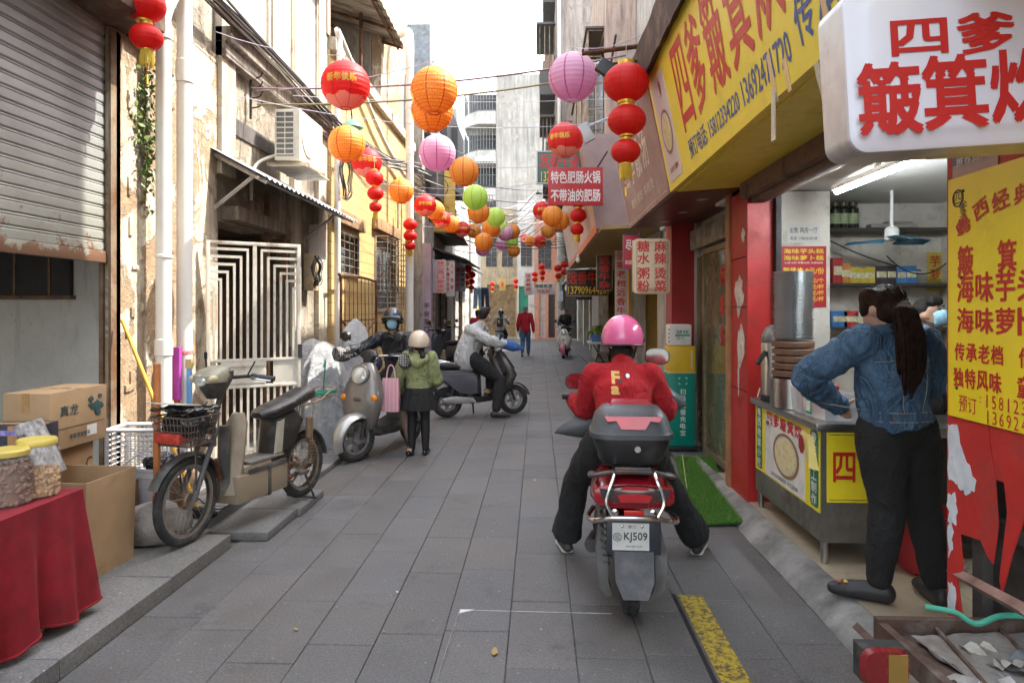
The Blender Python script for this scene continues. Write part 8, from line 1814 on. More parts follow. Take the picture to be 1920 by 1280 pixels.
def onsurf(mb, bvh, txt, cx, cz, w_, h_, m, y0=-1.0, bold=.01, rot=0, dy=.003):
 vs, fs = text_mesh(txt, 1.0, 0, 'CENTER', 1, 1); x0 = min(v.x for v in vs); x1 = max(v.x for v in vs); z0 = min(v.y for v in vs); z1 = max(v.y for v in vs)
 for sx, sz in ((bold, bold), (-bold, bold), (bold, -bold), (-bold, -bold)):
  out = []
  for v in vs:
   p = V((cx+(v.x-(x0+x1)/2)/(x1-x0)*w_+sx, y0, cz+(v.y-(z0+z1)/2)/(z1-z0)*h_+sz)); hit = bvh.ray_cast(p, V((0, 1, 0)))[0]; out.append(mb.V((p.x, (hit.y if hit else 0)-dy, p.z)))
  for f in fs: mb.face([out[i] for i in f], m)
mb = MB(); onsurf(mb, bv['sweater'], 'F', -.045, 1.205, .04, .06, None, bold=.004); onsurf(mb, bv['sweater'], 'a', -.05, 1.135, .042, .042, None, bold=.004); mb.build('yellow_lettering', M('letter_tan', (.7, .42, .14), .8), o)
mb = MB(); onsurf(mb, bv['sweater'], '/', -.005, 1.2, .05, .035, letter_black, bold=.006); onsurf(mb, bv['sweater'], '•', .025, 1.215, .02, .02, letter_white, bold=.002); mb.build('motif', letter_white, o)
hb = MB(); bmh = bmesh.new(); bmh.from_mesh(hm.data); bvh = BVHTree.FromBMesh(bmh); c = J['head']; onsurf(hb, bvh, 'buou', c.x-.055, c.z-.012, .085, .018, None, bold=.0016); hb.build('lettering', letter_black, hm); bmh.free()
fl, fr = W(1640, 1122, Z=.1), W(1752, 1128, Z=.1); c0 = (fl+fr)/2; rz2 = R(16)
inv = (Matrix.Translation((c0.x, c0.y, .09)) @ Matrix.Rotation(rz2, 4, 'Z')).inverted()
def L2(px, py, Y): return inv @ W(px, py, Y=Y)
hd = L2(1652, 578, c0.y+.02); shz = 1.36
el_ = L2(1508, 706, c0.y+.12); wl_ = L2(1570, 760, c0.y+.42)
J = stand(1.64, head=hd, neck=hd+V((.02, -.03, -.13)), chest=(-.07, -.0, 1.2), waist=(-.07, .0, 1.04), pel=(-.045, 0, .92), sl=(hd.x-.17, -.02, shz), sr=(hd.x+.25, .02, shz-.01), el=el_, wl=wl_, er=(hd.x+.36, .08, 1.12), wr=(hd.x+.2, .32, 1.03), hl=(-.15, 0, .9), hr=(.06, 0, .9))
for s_, p, tx in (('l', fl, -.25), ('r', fr, .1)):
 q = inv @ p; J['a'+s_] = V((q.x, q.y-.02, .085)); J['k'+s_] = V((q.x*.62+(-.02 if s_ == 'l' else .03), .0, .5)); J['t'+s_] = J['a'+s_]+V((tx*.55, .14, -.055))
H = rotm(12, -8)
o, bv = person('woman with ponytail in blue denim jacket and black trousers ordering at the counter', (c0.x, c0.y, .09), rz2, J, H, skin, [
 ('denim_jacket', top(J, 1.12, -.0, .03, (.085, .082, .055)), denim, .011, .02, 7.7), ('trousers', trousers(J, (.118, .086, .066), 1.14), pants_black, .012, .009, 3.3), ('clogs', shoes(J, .05, .056, L=1.15), croc, .008, 0, 0),
 ('hair', lambda mb: (hair(J, H, [((0, -.02, .045), (.09, .104, .085)), ((0, -.06, .0), (.084, .07, .08)), ((.055, .03, .03), (.03, .05, .07)), ((-.06, .03, .05), (.03, .06, .06)), ((-.066, .05, .0), (.02, .03, .06))])(mb), mb.ltube([J['head']+H @ V((0, -.1, .03)), J['head']+V((-.01, -.16, -.01)), J['head']+V((-.005, -.19, -.15)), J['head']+V((.0, -.19, -.3)), J['head']+V((-.01, -.175, -.4))], [(.04, .034), (.06, .045), (.075, .045), (.066, .035), (.02, .014)], (1, 0, 0), 14)), M('hair_brown_black', (.03, .016, .012), .6, var=.6, scale=30, bump=.9, bscale=110, Specular_IOR_Level=.1), .009, .010, 5)],
 hands=[(J['wl'], (J['wl']-J['el']), (0, 0, -1), 1, .4, -1), (J['wr'], (J['wr']-J['er']), (0, 0, -1), 1, .4, 1)])
mb = MB(); rnd = random.Random(3); P_ = [J['head']+H @ V((0, -.1, .03)), J['head']+V((-.01, -.16, -.01)), J['head']+V((-.005, -.19, -.15)), J['head']+V((.0, -.19, -.3)), J['head']+V((-.01, -.175, -.42))]; W_ = (.03, .058, .074, .068, .03)
for k in range(60):
 a = rnd.uniform(-3.3, .2); sp = rnd.uniform(.9, 1.12)
 mb.tube(bez([p+V((math.cos(a)*w_*sp, math.sin(a)*w_*.66*sp, rnd.uniform(-.03, .02) if i == 4 else 0)) for i, (p, w_) in enumerate(zip(P_, W_))], 4), .0028, 4)
for k in range(50):
 a = rnd.uniform(-2.9, -.2); b = rnd.uniform(.2, 1.3); p0 = J['head']+H @ V((.094*math.cos(a)*math.cos(b), -.02+.108*math.sin(a)*math.cos(b), .045+.09*math.sin(b))); mb.tube(bez([p0, p0.lerp(P_[0], .5)+(p0-J['head'])*.12, P_[0]], 4), .003, 4)
mb.build('hair_strands', M('hair_strand', (.03, .017, .013), .85, var=.5, scale=30, Specular_IOR_Level=.1), o)
stitch = M('stitch_tan', (.32, .3, .26), .7)
def seamline(pts, off=.004):
 out = []
 for x, z in pts:
  h_ = bv['denim_jacket'].ray_cast(V((x, -1, z)), V((0, 1, 0)))[0]
  if h_: out.append(h_-V((0, off*.3, 0)))
 return out
mb = MB(); cx = J['chest'].x
for pts in ([(cx-.17+.034*i, 1.27-.004*abs(i-5)) for i in range(11)], [(cx-.2+.04*i, 1.0) for i in range(11)], [(cx-.2+.04*i, .955) for i in range(11)], [(cx-.085+.003*i, 1.265-.027*i) for i in range(11)], [(cx+.085-.003*i, 1.265-.027*i) for i in range(11)], [(cx+.155+.006*i, 1.265-.027*i) for i in range(11)]):
 q = seamline(pts)
 if len(q) > 2: mb.tube(q, .0022, 4)
mb.build('stitching', stitch, o)
p = bv['denim_jacket'].ray_cast(V((cx-.1, -1, .975)), V((0, 1, 0)))[0]
if p: mb = MB(); mb.ell(p, (.011, .005, .011), None, 10, 6); mb.build('button', M('brass', (.3, .2, .1), .4, .7), o)
mb = MB(); tq = J['tl']-V((0, 0, -.03)); mb.ell(tq+V((.02, -.05, .025)), (.012, .012, .008), M('charm_yellow', (.6, .42, .04), .4), 8, 6); mb.ell(tq+V((-.005, -.03, .02)), (.012, .012, .008), M('charm_red', (.5, .06, .03), .4), 8, 6); mb.build('clog_charm', None, o)
hp = W(1742, 590, Y=4.95); J = stand(1.68, head=(0, .05, 1.56), neck=(0, -.02, 1.44)); H = rotm(0, -18)
o, bv = person('vendor with black hair and blue face mask working behind the counter', (hp.x-.05, hp.y, hp.z-1.56), R(-142), J, H, skin_tan, [('shirt', top(J, 1.04, .04, .01), M('shirt_dark', (.03, .028, .03), .8, var=.3), .013, .008, 2), ('trousers', trousers(J), pants_black, .015, .006, 1), ('shoes', shoes(J), croc, .01, 0, 0), ('hair', hair(J, H, SHORT+[((.03, .07, .07), (.05, .03, .035)), ((-.03, .07, .075), (.04, .03, .03))]), hair_black, .008, .008, 3)], hands=[(J['wl'], (0, .2, -1), (1, 0, 0), 1, .4, 1), (J['wr'], (0, .2, -1), (-1, 0, 0), 1, .4, -1)])
mask(o, J, H); eyes(o, J, H)
J = stand(1.6, pel=(0, -.32, .86), waist=(0, -.3, .99), chest=(.01, -.25, 1.15), neck=(.0, -.2, 1.34), head=(.0, -.15, 1.47), sl=(-.19, -.22, 1.27), sr=(.19, -.22, 1.27), el=(-.3, -.02, 1.05), er=(.36, -.06, 1.14), wl=(-.36, .2, 1.06), wr=(.44, .2, 1.12), hl=(-.1, -.26, .84), hr=(.1, -.26, .84), kl=(-.26, .1, .5), kr=(.2, .15, .6), al=(-.36, .06, .1), ar=(.2, .1, .34), tl=(-.4, .2, .04), tr=(.2, .26, .3))
H = rotm(24, -6)
GL = (g_mid.x, g_mid.y, 0)
o, bv = person('woman in black jacket, dark helmet and blue mask sitting on grey scooter', GL, g_rz, J, H, skin, [
 ('jacket', top(J, 1.1, .05, .015, (.082, .075, .055)), jacket_blk, .012, .014, 9), ('skirt', lambda mb: (mb.ltube([J['pel']+V((0, 0, .1)), J['pel'], (J['hl']+J['hr'])/2+V((0, .1, -.05))], [(.15, .12), (.18, .14), (.2, .12)], (1, 0, 0), 18), [mb.cap(J['h'+s_], V(J['h'+s_]).lerp(J['k'+s_], .75), .1, .09) for s_ in 'lr']), pants_black, .014, .008, 4),
 ('tights', lambda mb: [limb(mb, V(J['h'+s_]), V(J['k'+s_]), V(J['a'+s_]), (.082, .058, .04)) for s_ in 'lr'], M('tights_sheer', (.2, .13, .1), .6), .012, 0, 0), ('shoes', shoes(J, .042, .034), M('shoe_patent', (.015, .015, .016), .15), .008, 0, 0),
 ('hair', hair(J, H, [((0, -.05, -.04), (.082, .07, .09)), ((.06, .02, -.03), (.025, .04, .08)), ((-.06, .02, -.03), (.025, .04, .08)), ((0, .075, .05), (.055, .02, .02))]), hair_black, .009, .005, 2), ('scarf', lambda mb: mb.tube([J['neck']+V((.11*math.cos(a), .02+.11*math.sin(a), -.045+.015*math.sin(2*a))) for a in [6.2832*j/18 for j in range(18)]], .038, 10, None, True), jacket_blk, .011, .01, 6)])
mask(o, J, H); eyes(o, J, H)
iri = NT('helmet_iridescent'); q_ = iri.noise(5, 2, .5, None, .5); iri.set(Base_Color=iri.ramp(q_, [(.3, (.06, .045, .05)), (.5, (.09, .07, .06)), (.66, (.05, .12, .2)), (.78, (.12, .05, .1))]), Roughness=.2, Metallic=.35)
hm, R_, T = helmet(o, J, H, iri.m, None, 1.05); mb = MB(T); mb.loft([[(x*.1, .1+.05*math.cos(x*1.4)+dy, .03+dz) for x in (-1, -.6, -.2, .2, .6, 1)]+[(x*.1, .1+.05*math.cos(x*1.4)+dy, .025+dz) for x in (1, .6, .2, -.2, -.6, -1)] for dy, dz in ((0, .02), (.035, .0))]); mb.build('peak', black_plastic, hm)
Mg = grey_scooter.matrix_basis; Mp = o.matrix_basis
for s_, lab in ((1, 'dotted grey hand muff on the raised right grip of the grey scooter'), (-1, 'dotted black hand muff on the left grip of the grey scooter')):
 w_ = J['wr' if s_ > 0 else 'wl']; e_ = J['er' if s_ > 0 else 'el']; pw = Mp @ w_; dw = (Mp.to_3x3() @ (w_-e_)).normalized()
 muff(pw, 0, (0, 0, 0), .085, dotty, lab, -dw, .2)
hl_ = W(700, 681, Y=7.5); mb = MB(); mb.ell((0, 0, 0), (.1, .1, .1), None, 24, 16); mb.box((0, .0, -.09), (.1, .1, .03), None, .01); t = single('spare_helmet', mb, M('helmet_navy', (.03, .03, .06), .2, coat=.5), 'small round navy helmet hung on the grey scooter handlebar', 'helmet', hl_)
mb = MB(); mb.text('C', .05, CW((.03, -.099, .02)), None, .01); mb.build('emblem', letter_white, t)
bgp = W(733, 738, Y=7.35); t = thing('pink_bag', 'pink striped shopping bag hanging from the grey scooter', 'bag', bgp)
pkm = NT('bag_pink'); x_, y_, z_ = pkm.sep()[:3]; pkm.set(Base_Color=pkm.mix(pkm.math('GREATER_THAN', pkm.math('FRACT', pkm.math('MULTIPLY', x_, 24)), .8), (.62, .3, .36), (.68, .48, .52)), Roughness=.7)
mb = MB(); mb.loft([[(-.09, -.04, -.19), (.09, -.04, -.19), (.09, .04, -.19), (-.09, .04, -.19)], [(-.095, -.05, 0), (.095, -.05, 0), (.095, .05, 0), (-.095, .05, 0)], [(-.085, -.02, .17), (.085, -.02, .17), (.085, .02, .17), (-.085, .02, .17)]]); mb.build('body', pkm.m, t)
mb = MB(); mb.tube(bez([(-.05, 0, .16), (-.03, 0, .28), (.0, 0, .31), (.03, 0, .28), (.05, 0, .16)], 4), .008, 6); mb.build('handle', pkm.m, t)
f0 = W(785, 851, Z=0); J = stand(1.3, wl=(-.23, .1, .68), el=(-.24, -.0, .84), er=(.2, .02, .82), wr=(.15, .2, .76)); H = rotm(14, -4); k = J['k']
o, bv = person('girl in green hoodie, black skirt and cream helmet standing with back turned', (f0.x, f0.y, 0), R(6), J, H, skin, [
 ('hoodie', top(J, 1.03, .02, .018, (.074, .068, .05)), hoodie_g, .011, .012, 2.2), ('hood', lambda mb: (mb.ltube([J['neck']+V((-.1, -.02, -.02)), J['neck']+V((-.085, -.1, -.06)), J['neck']+V((0, -.13, -.11)), J['neck']+V((.085, -.1, -.06)), J['neck']+V((.1, -.02, -.02))], [.03, .04, .05, .04, .03], (0, 0, 1), 12), mb.ell(J['neck']+V((0, -.08, -.04)), (.09, .05, .06))), hoodie_g, .01, .012, 8),
 ('skirt', lambda mb: mb.loft([[(.93*r_*math.cos(a)*(1+pl*.07*math.cos(13*a)), r_*.8*math.sin(a)*(1+pl*.07*math.cos(13*a)), z_) for a in [6.2832*j/78 for j in range(78)]] for r_, z_, pl in ((.15, .74, 0), (.17, .68, .3), (.2, .6, .8), (.225, .5, 1))]), pants_black, 0, 0, 0),
 ('tights', lambda mb: [limb(mb, J['h'+s_], J['k'+s_], J['a'+s_], (.07, .052, .04)) for s_ in 'lr'], M('tights_black', (.008, .008, .009), .7), .011, 0, 0), ('shoes', shoes(J, .042, .036, L=.95), M('shoe_patent', (.015, .015, .016)), .008, 0, 0),
 ('hair', lambda mb: (hair(J, H, [((0, -.03, -.0), (.084, .085, .08))])(mb), mb.ltube([J['head']+V((.03, -.09, -.05)), J['head']+V((.05, -.13, -.13)), J['head']+V((.06, -.13, -.2))], [.035, .04, .012], (1, 0, 0), 10)), hair_black, .009, .006, 1)], hands=[(J['wl'], (0, .1, -1), (1, 0, 0), .8, .4, 1), (J['wr'], (-.2, .8, .2), (0, 0, -1), .8, .5, 1)])
helmet(o, J, H, M('helmet_cream', (.66, .54, .42), .3, var=.03, dirt=(.35, .22, .13), damt=.28, dscale=9, coat=.3), None, 1.16)
J = stand(1.72, pel=(0, -.22, .88), waist=(0, -.2, 1.02), chest=(-.02, -.08, 1.2), neck=(-.04, .02, 1.38), head=(-.05, .08, 1.52), sl=(-.2, .1, 1.3), sr=(.1, -.2, 1.3), el=(-.32, .2, 1.1), er=(.28, .04, 1.15), wl=(-.36, .42, 1.08), wr=(.36, .3, 1.1), hl=(-.1, -.15, .86), hr=(.12, -.15, .86), kl=(-.2, .25, .62), kr=(.26, .22, .56), al=(-.18, .2, .3), ar=(.36, .12, .1), tl=(-.18, .38, .27), tr=(.4, .3, .045))
H = rotm(38, -2)
o, bv = person('man in light grey sweatshirt and black trousers astride the black scooter', (bm_.x, bm_.y, 0), b_rz, J, H, skin, [
 ('sweatshirt', top(J, 1.2, .07, .035, (.088, .082, .055)), grey_knit, .012, .017, 5.5), ('trousers', trousers(J, (.12, .09, .065), 1.05), pants_black, .012, .011, 7), ('slippers', shoes(J, .05, .05, L=1.1), croc, .008, 0, 0), ('hair', hair(J, H, SHORT), hair_black, .008, .008, 4)], hands=[(J['wr'], (J['wr']-J['er']), (0, 0, -1), 1, .8, 1)])
mask(o, J, H, M('mask_white', (.6, .62, .64), .8))
pw = o.matrix_basis @ V((.36, .36, 1.1)); dw = o.matrix_basis.to_3x3() @ V((.15, 1, -.1)); muff(pw, 0, (0, 0, 0), .085, blue_cl, 'blue hand muff on the grip of the black scooter', dw, .22)
def far_person(label, px, py, topm, legm, hairm=hair_black, rz=0, h=1.7, sk=skin_tan, z=0, helm=None, J=None, extra=(), sh=croc, Y=None, vox=.016, hd=True):
 p = W(px, py, Z=z) if Y is None else W(px, py, Y=Y); J = J or stand(h); H = rotm(0, 0)
 hs = [(J['wl'], (J['wl']-J['el']), (1, 0, 0), 1, .5, 1), (J['wr'], (J['wr']-J['er']), (-1, 0, 0), 1, .5, -1)] if hd else ()
 o, bv = person(label, (p.x, p.y, z), R(rz), J, H, sk, [('top', top(J, 1.06, .05, .012, (.075, .066, .05)), topm, vox*.9, .01, px*.1), ('trousers', trousers(J, (.1, .078, .062)), legm, vox*.9, .008, px*.2), ('shoes', shoes(J), sh, .01, 0, 0)]+([('hair', hair(J, H, SHORT), hairm, .01, .005, 2)] if not helm else [])+list(extra), vox, hs)
 if helm: helmet(o, J, H, helm)
 return o, J
walkJ = stand(1.73, kr=(.1, .12, .5), ar=(.1, .2, .09), tr=(.1, .35, .05), kl=(-.09, -.02, .48), al=(-.1, -.26, .14), tl=(-.11, -.14, .03), el=(-.25, -.06, 1.14), wl=(-.26, .08, .9), er=(.25, -.08, 1.14), wr=(.28, -.06, .88))
far_person('grey haired man in red sweater and jeans walking away down the lane', 985, 668, M('sweater_red2', (.42, .012, .025), .9, var=.1), M('jeans', (.06, .12, .22), .85, var=.25, scale=5), M('hair_grey', (.2, .2, .2), .7, var=.3, scale=40), 0, J=walkJ, vox=.012)
far_person('woman in dark red top and black trousers standing beyond man in grey', 896, 684, M('top_maroon', (.3, .012, .03), .85), pants_black, rz=25, h=1.58, sh=M('slipper_red', (.45, .04, .03), .5))
far_person('man in lilac shirt and navy trousers standing left of utility pole', 1015, 634, M('shirt_lilac', (.42, .38, .46), .8), M('trousers_navy', (.02, .025, .05), .8), rz=-10)
far_person('person in black top standing behind the white scooter', 1060, 655, black_cloth, black_cloth, M('hair_auburn', (.1, .04, .02), .5), rz=165, h=1.62, J=stand(1.62, er=(.25, .12, 1.06), wr=(.1, .3, 1.0)))
far_person('brown haired person in grey top by the white banner, mostly hidden by the pink helmet', 1170, 700, M('top_grey', (.2, .19, .18), .8), pants_black, M('hair_brown', (.06, .028, .015), .5), rz=160, h=1.68, z=.0)
far_person('person in bright yellow jacket and yellow helmet far up the lane', 897, 640, M('jacket_yellow', (.7, .46, .02), .6), pants_black, helm=M('helmet_yellow', (.75, .5, .02), .3), rz=20, hd=False)
bw_ = W(938, 655, Z=0); rear_sc = retro_scooter('black scooter ridden away by the woman with the backpack', (bw_.x, bw_.y+.6, 0), R(-4), M('scooter_dark', (.06, .06, .065)), M('scooter_dark', (.06, .06, .065)), seat_black)
J = stand(1.64, pel=(0, -.3, .86), waist=(0, -.28, .99), chest=(0, -.22, 1.16), neck=(0, -.17, 1.34), head=(0, -.12, 1.47), sl=(-.18, -.2, 1.28), sr=(.18, -.2, 1.28), el=(-.3, -.05, 1.08), er=(.3, -.05, 1.08), wl=(-.32, .2, 1.04), wr=(.32, .2, 1.04), hl=(-.1, -.25, .84), hr=(.1, -.25, .84), kl=(-.2, .1, .6), kr=(.2, .1, .6), al=(-.17, .1, .32), ar=(.17, .1, .32), tl=(-.17, .25, .29), tr=(.17, .25, .29))
o, J = far_person('woman with long dark hair, black helmet and pale jacket riding away', 938, 655, M('jacket_stone', (.42, .39, .36), .8), pants_black, helm=M('helmet_black', (.02, .022, .025), .15, coat=.5), rz=-4, J=J, extra=[('hair', lambda mb: mb.ltube([J['head']+V((0, -.07, -.02)), J['head']+V((.04, -.13, -.15)), J['head']+V((.08, -.14, -.34))], [.06, .07, .03], (1, 0, 0), 12), hair_black, .012, .01, 2)])
o.location.y += .6
mb = MB(); mb.box((0, 0, 0), (.28, .14, .36), None, .05); mb.box((0, -.08, -.06), (.2, .05, .18), None, .02); t = single('backpack', mb, M('backpack_dark', (.03, .03, .05), .7, var=.4, scale=12), 'dark backpack on the back of the riding woman', 'backpack', o.location+V((-.02, -.42, 1.1)))
mb = MB(); mb.ell((-.04, -.1, .02), (.035, .025, .07)); mb.build('yellow_charm', M('charm_gold', (.6, .45, .12), .5), t)
# -- left foreground: red table, jars, cartons
velvet = NT('velvet_red'); q_ = velvet.noise(6, 6, .7); velvet.set(Base_Color=velvet.ramp(q_, [(.3, (.15, .003, .008)), (.7, (.29, .006, .014))]), Roughness=.85, Sheen_Weight=.2, Sheen_Roughness=.4, Sheen_Tint=(.9, .15, .2)); velvet.bump(velvet.noise(60, 5, .7), .35, .006); velvet = velvet.m
TX0, TX1, TY0, TY1, TZ = -3.15, W(152, 912, Z=.72).x, 1.9, W(152, 912, Z=.72).y, .71
t = thing('stall_table', 'low wheeled stall table under the red velvet cloth', 'table', (-2.7, 2.7, .08)); o = t.location.copy()
mb = MB(); mb.bx(TX0-o.x, TX1-o.x-.02, TY0-o.y, TY1-o.y-.02, .56, .618); mb.build('tabletop', wood_old, t)
for x in (TX0+.08, TX1-.1):
 for y in (TY0+.1, TY1-.1): mb = MB(); mb.bx(x-o.x-.02, x-o.x+.02, y-o.y-.02, y-o.y+.02, .1, .56); mb.build('leg', dark_iron, t)
cp_ = W(62, 1194, Z=.08)
mb = MB(); mb.tube([(cp_.x-o.x, cp_.y-o.y-.015, .045), (cp_.x-o.x, cp_.y-o.y+.015, .045)], .045, 16, M('caster_cream', (.4, .36, .27), .6)); mb.bx(cp_.x-o.x-.03, cp_.x-o.x+.03, cp_.y-o.y-.03, cp_.y-o.y+.03, .095, .115, dark_iron); mb.build('caster', None, t)
def cloth():
 mb = MB(); per = []; N = 40
 e = [(TX0, TY1), (TX1, TY1), (TX1, TY0)]
 pts = [V((TX0, TY1, 0)).lerp(V((TX1, TY1, 0)), i/N) for i in range(N)]+[V((TX1, TY1, 0)).lerp(V((TX1, TY0, 0)), i/(N*2)) for i in range(N*2+1)]
 rows = []
 nr = 20
 for r_ in range(nr+1):
  f = r_/nr; ring = []
  for i, p in enumerate(pts):
   corner = math.exp(-((i-N)/6)**2); nrm = V((0, 1, 0)) if i < N else V((1, 0, 0))
   if abs(i-N) < 5: nrm = (V((0, 1, 0))*(N+5-i)+V((1, 0, 0))*(i-N+5)).normalized()
   wv = math.sin(i*.42+.8*math.sin(i*.11))*.028+math.sin(i*.95+1)*.012
   drop = .565+.02*math.sin(i*.3)
   ring.append(mb.V((p.x+nrm.x*(.008+f*(.03+wv+.05*corner)), p.y+nrm.y*(.008+f*(.03+wv+.05*corner)), TZ-.0-(.012 if r_ else 0)-drop*f)))
  rows.append(ring)
 for a, b in zip(rows, rows[1:]):
  for i in range(len(pts)-1): mb.face([a[i], a[i+1], b[i+1], b[i]])
 mb.face([rows[0][0]]+rows[0][1:]+[mb.V((TX0, TY0, TZ))])
 hem = rows[-1]; mb.tube([v.co for v in hem], .007, 5); return mb
single('velvet_cloth', cloth(), velvet, 'red velvet cloth draped over the low stall table', 'tablecloth', (0, 0, 0), ang=70)
jarp = glassy('jar_plastic', (.85, .84, .8), .08, .1); nut = M('peanut', (.5, .32, .15), .7, var=.3, scale=30, bump=.3, bscale=120)
dark_nut = M('seed_dark', (.2, .11, .07), .7, var=.4, scale=40)
for i, (px, py, r_, h_, lab, nm) in enumerate(((46, 938, .098, .27, 'clear plastic jar half full of peanuts with yellow lid', nut), (-12, 955, .1, .25, 'clear jar of dark seeds at the left edge beside the peanut jar', dark_nut))):
 p = W(px, py, Z=TZ); p.y += .08; t = thing('food_jar', lab, 'jar', (p.x, p.y, TZ+.001), group='jars on the red table')
 mb = MB(); prof = [(.001, 0), (r_*.9, 0), (r_, .012)]+[(r_*(1+.02*math.sin(j*1.57)), .02+h_*.75*j/16) for j in range(17)]+[(r_*.85, h_*.86), (r_*.8, h_*.9)]; mb.lathe(prof, 36); mb.build('body', jarp, t)
 mb = MB(); mb.lathe([(.001, h_*.9), (r_*.84, h_*.9), (r_*.86, h_*.92), (r_*.86, h_*.99), (r_*.8, h_*1.02), (.001, h_*1.02)], 36); mb.build('lid', M('lid_yellow', (.66, .52, .12), .45), t)
 mb = MB(); rnd = random.Random(i)
 mb.lathe([(.001, .006), (r_*.8, .008), (r_*.86, .03), (r_*.86, h_*(.42 if i == 0 else .75)), (.001, h_*(.46 if i == 0 else .78))], 24)
 for k in range(240):
  a = rnd.uniform(0, 6.3); z = rnd.uniform(.012, h_*(.46 if i == 0 else .78)); rr = r_*(.88 if k < 190 else rnd.uniform(0, .85)); z = z if k < 190 else h_*(.47 if i == 0 else .79)
  mb.ell((rr*math.cos(a), rr*math.sin(a), z), (.013, .009, .009), None, 7, 5, Matrix.Rotation(rnd.uniform(0, 3), 3, 'Z') @ Matrix.Rotation(rnd.uniform(0, 3), 3, 'Y'))
 tag(mb.build('peanuts' if i == 0 else 'seeds', nm, t), kind='stuff')
def carton(label, x0, x1, y0, y1, z0, z1, rz=0, m=card, opened=False, marks=(), name='carton'):
 c_ = V(((x0+x1)/2, (y0+y1)/2, z0)); a, b, h_ = (x1-x0)/2, (y1-y0)/2, z1-z0; t = thing(name, label, 'box', c_, rz)
 mb = MB()
 if opened:
  mb.loft([[(-a, -b, 0), (a, -b, 0), (a, b, 0), (-a, b, 0)], [(-a*1.06, -b*1.03, h_), (a*1.06, -b*1.03, h_), (a*1.06, b*1.03, h_), (-a*1.06, b*1.03, h_)], [(-a*1.03, -b*1.0, h_), (a*1.03, -b*1.0, h_), (a*1.03, b*1.0, h_), (-a*1.03, b*1.0, h_)], [(-a*.97, -b*.97, .01), (a*.97, -b*.97, .01), (a*.97, b*.97, .01), (-a*.97, b*.97, .01)]])
  mb.build('walls', m, t, ang=20)
 else: mb.box((0, 0, h_/2), (2*a, 2*b, h_), None, .005); mb.build('walls', m, t)
 if not opened:
  mb = MB(); mb.box((0, 0, h_+.001), (2*a+.002, .05, .001)); mb.box((0, -b-.001, h_-.06), (.05, .001, .12)); mb.build('tape', tape, t)
 if marks:
  mb = MB()
  for s_, face, u, v_, w_, hh, mm in marks:
   T = CW((u, -b-.0015, v_)) if face == 'c' else LW((a+.0015, u, v_))
   if s_ is None: mb.prism([(-w_/2, -hh/2), (w_/2, -hh/2), (w_/2, hh/2), (-w_/2, hh/2)], .001, T, mm)
   elif s_ == 'blot':
    rnd = random.Random(3)
    for k in range(12): cx, cy = rnd.uniform(-.4, .4)*w_, rnd.uniform(-.4, .4)*hh; mb.prism([(cx+w_*.16*rnd.uniform(.5, 1.2)*math.cos(j*.7), cy+hh*.14*rnd.uniform(.5, 1.2)*math.sin(j*.7)) for j in range(9)], .0005+.0003*k, T, mm)
   else: mb.text(s_, 1, T, mm, .008, fit=(w_, hh), lift=.001)
  mb.build('print', letter_black, t)
 return t
ink = M('ink_teal', (.04, .09, .1), .7, var=.3); inkr = M('ink_red', (.42, .08, .05), .7)
q = W(92, 738, X=-3.0); r_ = W(200, 727, X=-3.0); xb = W(5, 740, Y=q.y).x; zt_, zb_ = q.z, W(92, 850, X=-3.0).z
carton('large printed carton with teal emblem, topmost of the stack', xb, -3.0, q.y, r_.y, zb_, zt_, 0, marks=[('真龙', 'l', -.1, .24, .17, .07, ink), ('blot', 'l', .15, .24, .18, .15, ink), ('香烟 软盒包装', 'l', .0, .07, .2, .03, ink), (None, 'l', .12, .08, .1, .07, letter_white), (None, 'c', .05, .1, .06, .06, ink), (None, 'l', .0, .13, .5, .003, letter_black)])
carton('carton with red handwriting and letter C under the printed carton', xb+.05, -3.04, q.y+.12, r_.y-.08, .4, zb_-.004, 0, M('cardboard_warm', (.42, .26, .14), .8, var=.1), marks=[('利群', 'l', -.1, .17, .12, .07, inkr), ('Liqun', 'l', -.08, .08, .16, .05, inkr), ('C', 'l', .13, .17, .06, .08, letter_black)])
carton('plain carton at the bottom of the stack, mostly hidden', xb+.05, -3.06, q.y+.1, r_.y-.08, .08, .396, 0)
ob = W(165, 1094, Z=.08); carton('open empty carton standing beside the red table', ob.x-.5, ob.x, ob.y, ob.y+.42, .08, .64, R(-3), card, True, [('ITEM NO. 888', 'l', -.0, .28, .3, .035, letter_black), (None, 'l', .0, .43, .42, .07, tape)])
bxp_ = W(30, 840, Y=3.75)
carton('flat black product box behind the peanut jar', bxp_.x-.16, bxp_.x+.14, 3.72, 3.9, .64, .95, R(8), M('box_black', (.03, .03, .05), .4), False, [(None, 'c', .0, .27, .24, .03, M('print_violet', (.25, .22, .5), .5, var=.5, scale=40))])
lb = W(98, 850, Y=3.62); t = thing('printed_card', 'printed black and white card box leaning behind the jar', 'box', (lb.x, lb.y, .72)); t.rotation_euler = (0, R(-24), R(10))
mb = MB(); mb.box((0, 0, .14), (.035, .22, .32), None, .004); mb.build('card', M('print_mono', (.3, .3, .3), .4, var=.95, scale=22), t)
cr_ = W(262, 893, Y=5.0); cx_, cz_ = cr_.x, cr_.z
cm_ = M('crate_white', (.6, .6, .62), .5, dirt=(.4, .38, .35), damt=.3)
t = thing('plastic_crate', 'white openwork plastic crate on its side behind the bucket', 'crate', (cx_, 5.12, cz_), R(4))
mb = MB(); a, b, h_ = .24, .14, .35
for z in (0, h_): mb.tube([(-a, -b, z), (a, -b, z), (a, b, z), (-a, b, z)], .016, 4, None, True)
for x in (-a, a):
 for y in (-b, b): mb.tube([(x, y, 0), (x, y, h_)], .018, 4)
